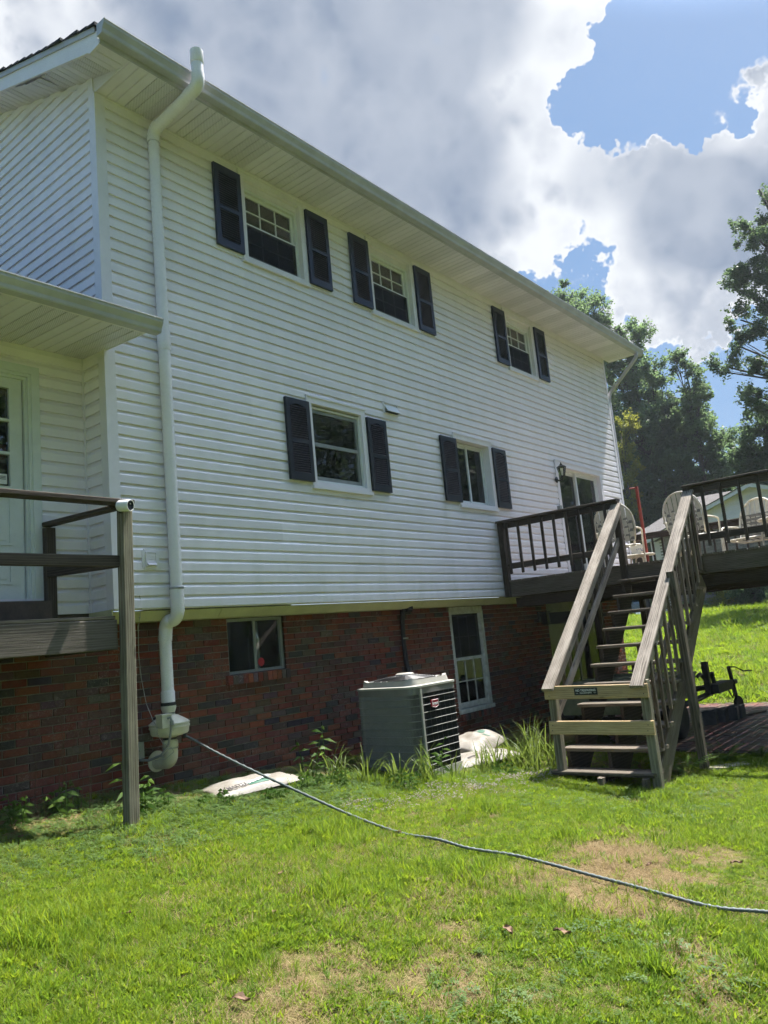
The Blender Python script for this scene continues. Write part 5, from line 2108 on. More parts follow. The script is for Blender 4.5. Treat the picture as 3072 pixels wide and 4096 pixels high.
b3, sf3, R3 = bag('soil_bag', 'thin stained soil bag squashed flat below the plump one', (4.30, -.74, gz(4.3, -.7) + .01), 1.05, .60, .09, rad(-14), 0, 21)
for (u0, u1, v0, v1) in ((-.5, -.2, -.5, -.42), (-.5, -.25, -.36, -.30), (-.1, .1, -.6, -.54)):
    print_patch(b3, sf3, u0, u1, v0, v1, 'bag_print', name='printed_rule', n=3)

# ================================================================== hose
hp = [(.66, .02, -1.175), (.70, -.05, -1.21), (.74, -.30, -1.32), (.80, -.75, -1.49), (.86, -1.25, -1.66), (.91, -1.75, -1.82), (.94, -2.2, -1.925), (.94, -2.55, 0), (.94, -2.82, 0),
      (1.02, -3.13, 0), (1.01, -3.40, 0), (1.01, -3.68, 0), (.98, -3.95, 0), (.95, -4.15, 0), (.94, -4.46, 0), (1.02, -4.69, 0), (1.08, -4.88, 0), (1.10, -5.3, 0), (1.0, -5.8, 0), (.7, -6.4, 0)]
hp = [Vector((x, y, gz(x, y) + .036 + .004 * math.sin(i * 2.1) if z == 0 else z)) for i, (x, y, z) in enumerate(hp)]


def catmull(P, n):
    out = []
    for i in range(len(P) - 1):
        a, b, c, d = P[max(i - 1, 0)], P[i], P[i + 1], P[min(i + 2, len(P) - 1)]
        for k in range(n):
            t = k / n
            out.append(.5 * ((2 * b) + (c - a) * t + (2 * a - 5 * b + 4 * c - d) * t * t + (3 * b - a - 3 * c + d) * t ** 3))
    out.append(P[-1])
    return out


hs = catmull(hp, 24)
hz = thing('drain_hose', 'ribbed grey green hose stretched across the lawn from the vent fan', 'hose', (1.0, -3.0, -2.0))
MB().tube(hs[10:], [.0108 + .0015 * (1 if (i % 4) < 2 else -1) for i in range(len(hs) - 10)], 10).build('corrugated_tube', 'hose_mat', hz, smooth='all')
MB().tube(hs[:12], [.026, .026, .025, .025, .024, .024, .023, .022, .020, .019, .018, .017], 12).build('rubber_coupling', 'rubber', hz, smooth=True)

# ================================================================== things on the deck
ZF = .222


def chair(label, loc, rotz, seed):
    t = thing('patio_chair', label, 'chair', loc, 'strap chairs on the deck')
    Mx = Matrix.Translation(loc) @ Matrix.Rotation(rotz, 4, 'Z')

    def W(p):
        return tuple(Mx @ Vector(p))
    # +x is the front of the chair
    back = []
    for i in range(25):
        t_ = i / 24
        a = math.pi * (1 - t_)
        hx = .27 * math.cos(a)
        sgn = 1 if hx > 0 else -1
        if abs(hx) > 1e9:
            pass
        hz_ = .62 + .42 * max(0, math.sin(a)) ** .75
        back.append((-.20 - .22 * (hz_ - .40) * .75, hx * 1.12, hz_))
    left = [(.0, -.23, .40), (-.12, -.25, .42), (-.19, -.28, .50)]
    right = [(-.19, .28, .50), (-.12, .25, .42), (.0, .23, .40)]
    MB().tube([W(p) for p in left + back + right], .015, 8).build('back_frame', 'chair_white', t, smooth='all')
    seat = [(.28, -.26, .40), (.30, 0, .40), (.28, .26, .40), (-.18, .24, .37), (-.18, -.24, .37)]
    MB().tube([W(p) for p in seat], .014, 8, closed=True).build('seat_frame', 'chair_white', t, smooth='all')
    for s_ in (-1, 1):
        arm = [(-.26, s_ * .31, .62), (-.05, s_ * .33, .63), (.18, s_ * .33, .62), (.27, s_ * .32, .58), (.29, s_ * .31, .45), (.26, s_ * .31, .02), (.10, s_ * .31, .012), (-.22, s_ * .31, .012), (-.30, s_ * .31, .05)]
        MB().tube([W(p) for p in catmull([Vector(q) for q in arm], 5)], .014, 8).build('arm', 'chair_white', t, smooth='all')
    # woven straps
    for i in range(7):
        y_ = -.24 + .08 * i
        top = .62 + .42 * max(0, 1 - (y_ / .30) ** 2) ** .4
        m_ = MB()
        n_ = 7
        vs = []
        for k in range(n_ + 1):
            z_ = .43 + (top - .43) * k / n_
            x_ = -.20 - .22 * (z_ - .40) * .75 - .012 * math.cos(y_ * 5)
            vs += [W((x_ + .003, y_ - .034, z_)), W((x_ + .003, y_ + .034, z_))]
        m_.add(vs, [(2 * k, 2 * k + 1, 2 * k + 3, 2 * k + 2) for k in range(n_)])
        m_.build('strap', 'strap_white', t, fixn=False)
    for k in range(6):
        z_ = .47 + .062 * k
        x_ = -.20 - .22 * (z_ - .40) * .75
        m_ = MB()
        vs = []
        for i in range(15):
            y_ = -.27 + .54 * i / 14
            off = .006 * (1 if ((i // 2) + k) % 2 else -1)
            vs += [W((x_ + off, y_, z_ - .022)), W((x_ + off, y_, z_ + .022))]
        m_.add(vs, [(2 * i, 2 * i + 1, 2 * i + 3, 2 * i + 2) for i in range(14)])
        m_.build('strap', 'strap_grey', t, fixn=False)
    for i in range(5):
        y_ = -.2 + .1 * i
        m_ = MB()
        m_.add([W((-.18, y_ - .03, .385)), W((-.18, y_ + .03, .385)), W((.05, y_ + .03, .365)), W((.05, y_ - .03, .365)), W((.29, y_ + .03, .40)), W((.29, y_ - .03, .40))], [(0, 1, 2, 3), (3, 2, 4, 5)])
        m_.build('strap', 'strap_white', t, fixn=False)
    return t


chair('white strap patio chair near the sliding door behind the stair post', (8.05, -1.38, ZF), rad(12), 1)
chair('white strap patio chair with arched back at the head of the stairs', (8.35, -2.42, ZF + .02), rad(-5), 2)
chair('white strap patio chair half hidden behind the deck balusters', (9.0, -3.10, ZF - .12), rad(165), 3)


def low_table(label, loc, r):
    t = thing('side_table', label, 'table', loc, 'low white tables on the deck')
    MB().lathe([(0.001, .282), (r, .280), (r + .012, .290), (r + .012, .302), (r, .308), (0.001, .306)], loc, (0, 0, 1), 32).build('table_top', 'chair_white', t, smooth=30)
    for k in range(4):
        a = math.pi / 4 + math.pi / 2 * k
        pth = [Vector((loc[0] + q * math.cos(a), loc[1] + q * math.sin(a), loc[2] + z_)) for q, z_ in ((r * .2, .27), (r * .55, .24), (r * .62, .12), (r * .75, .03), (r * .85, .01))]
        MB().tube(catmull(pth, 5), .013, 8).build('leg', 'chair_white', t, smooth='all')
    return t


low_table('low round white table under the flower pot on the deck', (9.05, -1.28, ZF - .02), .25)
low_table('low round white table to the right of the red post', (9.3, -1.95, ZF - .05), .24)
low_table('larger white patio table at the edge of the picture behind the railing', (8.9, -3.75, ZF + .22), .50)
pot = thing('flower_pot', 'white pot with blue flower pattern holding a wilted plant on the deck table', 'flower pot', (9.03, -1.27, ZF + .288))
MB().lathe([(.062, 0), (.075, .005), (.100, .09), (.106, .135), (.122, .140), (.122, .160), (.108, .160), (.100, .13)], (9.03, -1.27, ZF + .288), (0, 0, 1), 28).build('pot_body', 'plant_pot', pot, smooth=30)
MB().lathe([(0.001, .125), (.10, .125), (.10, .13), (0.001, .13)], (9.03, -1.27, ZF + .288), (0, 0, 1), 20).build('soil_top', 'soil', pot)
m = MB()
for k in range(7):
    a = rad(200 + k * 16)
    for q in range(3):
        mt = Matrix.Translation((9.03 + .099 * math.cos(a), -1.27 + .099 * math.sin(a), ZF + .288 + .075 + RND.uniform(-.02, .02))) @ Matrix.Rotation(a, 4, 'Z') @ Matrix.Rotation(RND.uniform(-1, 1), 4, 'X')
        m.obox(mt, .004, .016, .007)
m.build('flower_pattern', 'pot_blue', pot)
m = MB()
for k in range(26):
    a, q, h = RND.uniform(0, 6.28), RND.uniform(.03, .13), RND.uniform(.05, .13)
    b = Vector((9.03, -1.27, ZF + .41))
    m.tube([b, b + Vector((q * .5 * math.cos(a), q * .5 * math.sin(a), h)), b + Vector((q * math.cos(a), q * math.sin(a), h * .8))], .0022, 4)
m.build('dry_stems', 'twig', pot)

rpst = thing('red_post', 'red painted wooden post with small hook rising from the deck', 'post', (9.02, -1.42, ZF))
board('post', rpst, (9.05, -1.42, ZF), (9.02, -1.42, 1.65), .045, .045, (0, -1, 0), 'red_wood')
MB().tube([(9.02, -1.40, 1.63), (9.02, -1.34, 1.638), (9.02, -1.30, 1.638)], .012, 6).build('hook', 'red_wood', rpst)

# ================================================================== patio below the deck
PX0, PX1, PY0, PY1 = 6.45, 11.55, -5.6, 0.12
m = MB()
m.box(PX0, PX1, PY0, PY1, -2.5, -2.250)
patio = m.build('patio', 'soil', None)
tag(patio, kind='structure')
PV = [(0.145, .064, .046), (.125, .056, .042), (.155, .074, .056), (.105, .062, .052), (.14, .078, .062), (.09, .056, .048)]


def paver_mesh(t):
    m = MB()
    x, y, z, c_ = .099, .0485, .03, .004
    vs = [(-x, -y, -z), (x, -y, -z), (x, y, -z), (-x, y, -z), (-x, -y, z - c_), (x, -y, z - c_), (x, y, z - c_), (-x, y, z - c_),
          (-x + c_, -y + c_, z), (x - c_, -y + c_, z), (x - c_, y - c_, z), (-x + c_, y - c_, z)]
    fs = [(8, 9, 10, 11)] + [(i, (i + 1) % 4, 4 + (i + 1) % 4, 4 + i) for i in range(4)] + [(4 + i, 4 + (i + 1) % 4, 8 + (i + 1) % 4, 8 + i) for i in range(4)]
    m.add(vs, fs, t)
    return m


PM = [paver_mesh(tuple(c * RND.uniform(.8, 1.2) for c in t)) for t in PV for _ in range(3)]
PME = [p.mesh('paver', 'paver', (0, 0, 0)) for p in PM]
pl_list = []
r = 0
y = PY0 + .05
while y < PY1:
    x = PX0 + .1 + (.103 if r % 2 else 0)
    while x < PX1 - .05:
        pl_list.append((x, y))
        x += .2055
    y += .1035
    r += 1
pl_list.sort(key=lambda q: (Vector((q[0], q[1], -2.25)) - CAMP).length + (20 if (q[1] > -1.6 - .12 * (q[0] - 6.5) or q[1] < -4.4 + (11.5 - q[0]) * .25) else 0))
restp = MB()
for i, (x, y) in enumerate(pl_list):
    k = RND.randrange(len(PM))
    dz = RND.uniform(-.004, .004)
    if i < 298:
        place('paver', PME[k], patio, Matrix.Translation((x, y, -2.268 + dz)) @ Matrix.Rotation(RND.uniform(-.02, .02), 4, 'X') @ Matrix.Rotation(RND.uniform(-.02, .02), 4, 'Y'))
    else:
        restp.add([(v[0] + x, v[1] + y, v[2] - 2.268 + dz) for v in PM[k].v], PM[k].f, PM[k].c[0])
tag(restp.build('pavers', 'paver', patio, fixn=False), kind='stuff')

# ================================================================== trailer with a small flat boat
TZ = -2.24
tr = thing('boat_trailer', 'dark steel boat trailer with jack wheel parked on the patio', 'trailer', (8.6, -1.6, TZ))
MB().tube([(6.3, -1.95, -1.90), (9.0, -1.95, -1.86), (10.45, -2.03, -1.78)], .045, 4).build('frame_rail', 'trailer_metal', tr)
MB().tube([(6.3, -.95, -1.90), (9.0, -.95, -1.86), (10.45, -2.0, -1.78)], .045, 4).build('frame_rail', 'trailer_metal', tr)
MB().tube([(7.55, -2.15, -1.98), (7.55, -.7, -1.98)], .035, 8).build('axle', 'trailer_metal', tr)
MB().tube([(6.4, -1.95, -1.90), (6.4, -.95, -1.90)], .035, 4).build('cross_member', 'trailer_metal', tr)
for yy in (-2.12, -.78):
    MB().lathe([(.10, -.085), (.22, -.095), (.265, -.07), (.28, -.04), (.28, .04), (.265, .07), (.22, .095), (.10, .085)], (7.35, yy, TZ + .28), (0, 1, 0), 32).build('tyre', 'tyre', tr, smooth=35)
    MB().lathe([(.0, -.06), (.10, -.07), (.135, -.05), (.135, .05), (.10, .07), (.0, .06)], (7.35, yy, TZ + .28), (0, 1, 0), 20).build('wheel_rim', 'rim', tr, smooth=35)
    MB().tube([(7.0, yy, -2.02), (7.08, yy, -1.80), (7.35, yy, -1.70), (7.62, yy, -1.80), (7.7, yy, -2.02)], .03, 4).build('mudguard', 'trailer_metal', tr)
# winch post, bow stop, tongue jack with crank and wheel
MB().box(9.28, 9.37, -2.03, -1.94, -1.84, -1.33).build('winch_post', 'trailer_metal', tr)
MB().tube([(9.32, -1.98, -1.66), (9.05, -1.98, -1.50), (8.90, -1.98, -1.52)], .035, 4).build('bow_stop', 'trailer_metal', tr)
MB().box(9.35, 10.15, -2.14, -1.93, -1.84, -1.70).build('tongue_box', 'trailer_metal', tr)
MB().tube([(9.62, -2.0, -1.72), (9.56, -2.0, -1.52)], .035, 10).build('winch_drum', 'trailer_metal', tr)
MB().tube([(10.42, -2.03, -1.50), (10.52, -2.06, -2.10)], .032, 10).build('jack_tube', 'trailer_metal', tr)
MB().tube([(10.42, -2.03, -1.51), (10.50, -2.12, -1.52), (10.58, -2.22, -1.60), (10.66, -2.34, -1.60)], .011, 6).build('jack_crank', 'trailer_metal', tr)
MB().lathe([(.03, -.03), (.10, -.03), (.115, -.015), (.115, .015), (.10, .03), (.03, .03)], (10.54, -2.07, TZ + .115), (.3, 1, 0), 24).build('jack_wheel', 'tyre', tr, smooth=35)
MB().tube([(10.40, -2.03, -1.80), (10.42, -2.05, -1.95), (10.35, -2.04, -2.02), (10.30, -2.02, -1.92), (10.2, -2.0, -1.80)], .012, 6).build('safety_chain', 'trailer_metal', tr)
MB().box(10.44, 10.60, -2.09, -1.99, -1.80, -1.73).build('coupler', 'trailer_metal', tr)

bt = thing('flat_boat', 'mossy grey green flat bottomed boat resting on the trailer', 'boat', (7.6, -1.5, -1.8))
m = MB()
secs = []
for (x, hw_, zb, zt) in ((6.25, .55, -1.62, -1.42), (6.30, .60, -1.76, -1.40), (7.2, .66, -1.79, -1.39), (8.4, .62, -1.78, -1.42), (8.95, .50, -1.74, -1.46), (9.12, .40, -1.62, -1.50)):
    secs.append([(x, -1.45 - hw_ * .86, zb), (x, -1.45 - hw_, zt), (x, -1.45 - hw_ * .93, zt + .012), (x, -1.45, zt + .03), (x, -1.45 + hw_ * .93, zt + .012), (x, -1.45 + hw_, zt), (x, -1.45 + hw_ * .86, zb)])
vs = [p for s_ in secs for p in s_]
fs = []
for i in range(len(secs) - 1):
    for k in range(7):
        fs.append((i * 7 + k, i * 7 + (k + 1) % 7, (i + 1) * 7 + (k + 1) % 7, (i + 1) * 7 + k))
fs += [tuple(range(7))[::-1], tuple(range((len(secs) - 1) * 7, len(secs) * 7))]
m.add(vs, fs)
m.build('hull', 'hull', bt, smooth=30)
m = MB()
m.tube([s_[1] for s_ in secs], .018, 6)
m.tube([s_[5] for s_ in secs], .018, 6)
m.build('gunwale', 'hull', bt, smooth=True)
for x in (6.5, 7.1, 7.8, 8.5):
    MB().box(x, x + .16, -2.02, -.88, -1.372, -1.352).build('cover_slat', 'hull', bt)

for q, (x, y, a) in enumerate(((9.02, -2.20, .05), (9.26, -2.30, .12), (9.50, -2.32, -.05), (8.78, -2.12, .1))):
    root = thing('concrete_block', ['dark concrete block standing second in the row under the trailer tongue', 'dark concrete block standing third in the row under the trailer tongue',
                                    'dark concrete block at the jack end of the row on the patio', 'dark concrete block at the tyre end of the row on the patio'][q], 'block', (x, y, -2.24), 'concrete blocks on the patio')
    mt = Matrix.Translation((x, y, -2.237 + .10)) @ Matrix.Rotation(a, 4, 'Z')
    m = MB()
    for (cx_, cy_, sx_, sy_) in ((0, -.08, .195, .035), (0, .08, .195, .035), (-.085, 0, .03, .125), (.085, 0, .03, .125)):
        m.obox(mt @ Matrix.Translation((cx_, cy_, 0)), sx_, sy_, .195)
    m.build('block_shell', 'block_dark', root)
lg = thing('scrap_board', 'short scrap board lying on the pavers beside the blocks', 'board', (9.9, -2.35, -2.23))
board('plank', lg, (9.7, -2.35, -2.222), (10.2, -2.52, -2.222), .14, .03, (0, 0, 1), 'wood_mid')
sb = thing('scrap_board', 'flat weathered board on the ground at the foot of the long stair post', 'board', (5.5, -3.2, -2.25))
board('plank', sb, (5.35, -3.10, gz(5.4, -3.1) + .015), (5.75, -3.42, gz(5.7, -3.4) + .02), .18, .03, (0, 0, 1), 'wood_grey')

# ================================================================== neighbour's house


def lap_board_rows(m, quad_fn, n):
    for i in range(n):
        quad_fn(m, i, n)


nb = thing('neighbour_house', 'pale neighbouring house with cream gable and grey shingle roof across the lawn', 'house', (38, 2.5, -.8))
NX = 34.0
GYc, GZa, SLN = 2.50, 4.86, .366
gy0, gy1 = GYc - 4.75, GYc + 4.75
zeave = GZa - SLN * 4.75
m = MB()
m.box(NX + .05, NX + 9, gy0 + .35, gy1 - .35, -1.2, 3.2)
nbw = m.build('brick_storey', 'nb_mortar', nb)
# painted brick courses near the ground, only those that show large stay single
nbb = MB()
z = -.75
row = 0
while z < 3.1:
    y = gy0 + .36 + (.11 if row % 2 else 0)
    while y < gy1 - .4:
        t = RND.uniform(.75, 1.2)
        nbb.box(NX + .03, NX + .05, y, y + .205, z, z + .062, (.34 * t, .28 * t, .235 * t))
        y += .218
    z += .074
    row += 1
tag(nbb.build('bricks', 'brick', nbw, fixn=False), kind='stuff')
gw = MB()
gw.add([(NX + .06, gy0 + .3, 3.2), (NX + .06, gy1 - .3, 3.2), (NX + .06, GYc, GZa - .08), (NX + .3, gy0 + .3, 3.2), (NX + .3, gy1 - .3, 3.2), (NX + .3, GYc, GZa - .08)],
       [(0, 1, 2), (5, 4, 3), (0, 3, 4, 1), (1, 4, 5, 2), (2, 5, 3, 0)])
gw = gw.build('gable_wall', 'nb_siding', nb)
z = 3.24
while z < GZa - .15:
    hw = (GZa - .10 - z) / SLN
    hw2 = max(.02, (GZa - .10 - z - .205) / SLN)
    MB().add([(NX, GYc - hw, z), (NX, GYc + hw, z), (NX + .045, GYc + hw2, z + .21), (NX + .045, GYc - hw2, z + .21), (NX + .045, GYc - hw, z), (NX + .045, GYc + hw, z)],
             [(0, 1, 2, 3), (0, 4, 5, 1)]).build('siding_board', 'nb_siding', gw)
    z += .205
MB().box(NX - .08, NX + .06, gy0 + .25, gy1 - .25, 3.10, 3.235).build('band_board', 'brown_step', nb)
for s_ in (-1, 1):
    e = GYc + s_ * 5.0
    ze = GZa - SLN * 5.0
    m = MB()
    m.add([(NX - .40, GYc, GZa + .02), (NX - .40, e, ze + .02), (NX - .40, e, ze - .16), (NX - .40, GYc, GZa - .16), (NX - .36, GYc, GZa + .02), (NX - .36, e, ze + .02), (NX - .36, e, ze - .16), (NX - .36, GYc, GZa - .16)],
          [(0, 1, 2, 3), (7, 6, 5, 4), (0, 4, 5, 1), (3, 2, 6, 7), (1, 5, 6, 2)])
    m.build('rake_board', 'nb_trim', nb)
    m = MB()
    m.add([(NX - .36, GYc, GZa - .12), (NX - .36, e, ze - .12), (NX + .1, e, ze - .12), (NX + .1, GYc, GZa - .12)], [(0, 1, 2, 3)])
    m.build('rake_soffit', 'nb_trim', nb)
    m = MB()
    m.add([(NX - .44, GYc, GZa + .06), (NX - .44, e + s_ * .1, ze + .02), (NX + 9, e + s_ * .1, ze + .02), (NX + 9, GYc, GZa + .06),
           (NX - .44, GYc, GZa + .02), (NX - .44, e + s_ * .1, ze - .02), (NX + 9, e + s_ * .1, ze - .02), (NX + 9, GYc, GZa + .02)],
          [(0, 1, 2, 3), (7, 6, 5, 4), (0, 4, 5, 1), (1, 5, 6, 2), (2, 6, 7, 3)])
    m.build('roof', 'nb_shingle', nb)
# lower wing with a hipped roof to the left
m = MB()
m.box(NX + 1.2, NX + 8, 5.5, 7.9, -1.2, 3.4)
m.build('wing_wall', 'nb_siding', nb)
m = MB()
m.add([(NX + .5, 8.5, 3.42), (NX + 9, 8.5, 3.42), (NX + 9, 4.5, 3.42), (NX + .5, 4.5, 3.42), (NX + 3.2, 6.0, 5.15), (NX + 6.5, 6.0, 5.15), (NX + 3.2, 3.5, 5.15), (NX + 6.5, 3.5, 5.15)],
      [(0, 1, 5, 4), (0, 4, 6, 3), (1, 2, 7, 5), (4, 5, 7, 6)])
m.build('wing_roof', 'nb_shingle', nb)
m = MB()
m.box(NX + .46, NX + .52, 4.5, 8.52, 3.28, 3.42)
m.box(NX + .52, NX + 8.9, 8.46, 8.52, 3.28, 3.42)
m.build('wing_fascia', 'nb_trim', nb)

# ================================================================== parked car across the lawn
cb = Vector((46, 13.2, gz(46, 13.2)))
car = thing('parked_car', 'silver blue car parked beyond the lawn seen between the stair treads', 'car', cb)
Mc = Matrix.Translation(cb) @ Matrix.Rotation(rad(100), 4, 'Z')


def cw(p):
    return tuple(Mc @ Vector(p))


secs = [(-2.2, .35, .62, .70), (-2.1, .28, .85, .80), (-1.2, .25, .92, .86), (.8, .25, .92, .86), (1.9, .28, .80, .82), (2.25, .36, .62, .70)]
vs, fs = [], []
for (x, zb, zt, hw) in secs:
    vs += [cw((x, -hw, zb)), cw((x, -hw, zt - .12)), cw((x, -hw + .08, zt)), cw((x, hw - .08, zt)), cw((x, hw, zt - .12)), cw((x, hw, zb))]
for i in range(len(secs) - 1):
    fs += [(i * 6 + k, i * 6 + (k + 1) % 6, i * 6 + 6 + (k + 1) % 6, i * 6 + 6 + k) for k in range(6)]
fs += [tuple(range(6))[::-1], tuple(range(30, 36))]
MB().add(vs, fs).build('body', 'car_paint', car, smooth=30)
vs = []
for (x, z_, hw) in ((-1.75, .90, .74), (-1.05, 1.42, .58), (.25, 1.45, .58), (1.15, .92, .74)):
    vs += [cw((x, -hw, z_)), cw((x, hw, z_))]
MB().add(vs, [(0, 1, 3, 2), (2, 3, 5, 4), (4, 5, 7, 6), (0, 2, 4, 6), (1, 7, 5, 3)]).build('cabin', 'car_glass', car)
MB().add([cw((-1.05, -.59, 1.43)), cw((.25, -.59, 1.46)), cw((.25, .59, 1.46)), cw((-1.05, .59, 1.43)), cw((-1.15, -.6, 1.36)), cw((.36, -.6, 1.39)), cw((.36, .6, 1.39)), cw((-1.15, .6, 1.36))],
         [(0, 1, 2, 3), (0, 4, 5, 1), (1, 5, 6, 2), (2, 6, 7, 3), (3, 7, 4, 0)]).build('roof_panel', 'car_paint', car)
for s_ in (-1, 1):
    for (xa, xb, zt) in ((-1.05, -1.45, 0), (-.35, -.35, 0), (.25, .95, 0)):
        MB().tube([cw((xa, s_ * .60, 1.42)), cw((xb, s_ * .73, .90))], .035, 4).build('pillar', 'car_paint', car)
    for x in (-1.35, 1.4):
        MB().lathe([(.1, -.1), (.28, -.1), (.32, -.06), (.32, .06), (.28, .1), (.1, .1)], cw((x, s_ * .76, .32)), Mc.to_3x3() @ Vector((0, 1, 0)), 20).build('wheel', 'tyre', car, smooth=35)
    MB().lathe([(.0, 0), (.10, 0), (.12, .06), (0, .08)], cw((2.2, s_ * .55, .62)), Mc.to_3x3() @ Vector((1, 0, 0)), 12).build('headlight', 'lamp_white', car, smooth=True)

# ================================================================== trees


def leaf_cloud(centers, radii, per, size, rng, flat=0.75, dense=0.5, dirs=None):
    """numpy arrays for many small leaf quads scattered through clumps"""
    P, T = [], []
    for ci, (c, r) in enumerate(zip(centers, radii)):
        n = int(per * RND.uniform(.7, 1.3))
        d = rng.normal(size=(n, 3))
        d /= np.linalg.norm(d, axis=1)[:, None]
        q = rng.random(n) ** dense
        p = d * q[:, None] * r
        p[:, 2] *= flat
        if dirs is None:
            P.append(rng.normal(size=(n, 3)) * np.array([.50, .50, .34]) * r + c)
        else:       # leaves strung along a few twigs that fan out from the clump
            q = np.zeros((n, 3))
            nt_ = 5
            for k in range(nt_):
                dd = np.asarray(dirs[ci]) + rng.normal(size=3) * .65
                dd /= np.linalg.norm(dd)
                sl = slice(k * n // nt_, (k + 1) * n // nt_)
                m_ = sl.stop - sl.start
                t = rng.random(m_) * 1.7 - .45
                q[sl] = dd * (t * r)[:, None] + rng.normal(size=(m_, 3)) * (.20 * r * (1.15 - .45 * np.clip(t, 0, 1)))[:, None]
            P.append(q + c)
        T.append(np.clip(rng.normal(.5, .22, n) + .15 * d[:, 2] + RND.uniform(-.18, .18), 0, 1))
    return np.concatenate(P), np.concatenate(T)


def leaf_mesh(name, P, T, size, mat, rng, parent, aspect=.55):
    n = len(P)
    a = rng.normal(size=(n, 3))
    a[:, 2] *= .6
    a /= np.linalg.norm(a, axis=1)[:, None]
    b = rng.normal(size=(n, 3))
    b -= (b * a).sum(1)[:, None] * a
    b /= np.linalg.norm(b, axis=1)[:, None]
    s = size * rng.uniform(.6, 1.35, n)[:, None]
    nrm = np.cross(a, b)
    v = np.stack([P - a * s * .5, P + b * s * aspect * .5 + nrm * s * .08, P + a * s * .5, P - b * s * aspect * .5 + nrm * s * .08], 1).reshape(-1, 3)
    v -= np.array(OFF[parent])
    me = bpy.data.meshes.new(name)
    me.vertices.add(4 * n)
    me.vertices.foreach_set('co', v.astype(np.float32).ravel())
    me.loops.add(4 * n)
    me.loops.foreach_set('vertex_index', np.arange(4 * n, dtype=np.int32))
    me.polygons.add(n)
    me.polygons.foreach_set('loop_start', np.arange(0, 4 * n, 4, dtype=np.int32))
    me.polygons.foreach_set('loop_total', np.full(n, 4, dtype=np.int32))
    me.update(calc_edges=True)
    at = me.attributes.new('tint', 'FLOAT_COLOR', 'FACE')
    colr = np.stack([T, T, T, np.ones(n)], 1).astype(np.float32)
    at.data.foreach_set('color', colr.ravel())
    me.materials.append(MAT[mat])
    o = link(bpy.data.objects.new(name, me))
    o.parent = parent
    OFF[o] = OFF[parent]
    return o


def tree(name, label, base, lobes, mat, seed, leaf=.20, per=170, clump=.62, trunk_r=.22, dens=1.0, depth=1.0, group='trees beyond the lawn', bare=0, cat='tree'):
    """lobes: (x, y, z, r_wide, r_high); limbs grow from the trunk to clumps spread through the lobes"""
    rng = np.random.default_rng(seed)
    r = random.Random(seed)
    root = thing(name, label, cat, base, group)
    top = max(l[2] + l[4] * .4 for l in lobes)
    cx = sum(l[0] for l in lobes) / len(lobes)
    cy = sum(l[1] for l in lobes) / len(lobes)
    base = Vector(base)
    spine = []
    n = 9
    for i in range(n + 1):
        t = i / n
        spine.append(Vector((base.x + (cx - base.x) * t ** 1.4 + r.uniform(-.1, .1) * t, base.y + (cy - base.y) * t ** 1.4 + r.uniform(-.12, .12) * t, base.z + (top - base.z) * t * .96)))
    tk = MB()
    tk.tube(spine, [trunk_r * (1.25 if i == 0 else 1) * (1 - .9 * i / n) + .015 for i in range(n + 1)], 9)
    cents, rads, dirs = [], [], []
    for (lx, ly, lz, rw, rh) in lobes:
        vol = rw * rw * rh
        k = max(3, int(dens * 3.2 * (rw * rh) / (clump * clump)))
        lc = Vector((lx, ly, lz))
        # one limb per lobe
        ti = min(n - 1, max(2, int((lz - rh * .9 - base.z) / max(.1, top - base.z) * n * .92)))
        s0 = spine[ti]
        limb = catmull([s0, s0.lerp(lc, .45) + Vector((r.uniform(-.2, .2), r.uniform(-.2, .2), rh * .15 - .1)), lc + Vector((0, 0, -rh * .25))], 5)
        lr = max(.03, trunk_r * .42 * (rw / 1.5) ** .4)
        tk.tube(limb, [lr * (1 - .7 * i / (len(limb) - 1)) for i in range(len(limb))], 6)
        for _ in range(k):
            d = Vector((r.gauss(0, 1), r.gauss(0, 1), r.gauss(0, 1))).normalized()
            q = r.random() ** .42
            p = Vector((lx + d.x * rw * depth * q, ly + d.y * rw * q, lz + d.z * rh * q))
            cents.append(np.array(p))
            rads.append(clump * r.uniform(.55, 1.35))
            dv = (p - lc) / max(.1, rw) + Vector((0, 0, .35))
            dirs.append(np.array(dv.normalized()))
            st_ = limb[r.randrange(len(limb) // 2, len(limb))]
            midp = st_.lerp(p, .55) + Vector((r.uniform(-.1, .1), r.uniform(-.1, .1), r.uniform(-.05, .12)))
            tk.tube([st_, midp, p], [.022 * leaf / .2 + .006, .014 * leaf / .2 + .004, .005], 4, caps=False)
    for _ in range(bare):
        l = r.choice(lobes)
        p0 = Vector((l[0], l[1], l[2]))
        p1 = p0 + Vector((r.uniform(-.5, .5), r.uniform(-1.2, 1.2), r.uniform(.2, 1))).normalized() * l[3] * r.uniform(1.2, 1.9)
        pm = p0.lerp(p1, .6) + Vector((0, r.uniform(-.15, .15), .1))
        tk.tube([p0, pm, p1], [.03, .02, .006], 4)
        for _ in range(3):
            q = p0.lerp(p1, r.uniform(.5, .95))
            tk.tube([q, q + Vector((r.uniform(-.2, .2), r.uniform(-.3, .3), r.uniform(.05, .35)))], [.012, .004], 4)
    tk.build('trunk', 'bark', root, smooth='all', fixn=False)
    P, T = leaf_cloud(cents, rads, per, leaf, rng, dirs=dirs)
    leaf_mesh('crown', P, T, leaf, mat, rng, root)
    return root


def gb(x, y):
    return (x, y, gz(x, y) - .1)


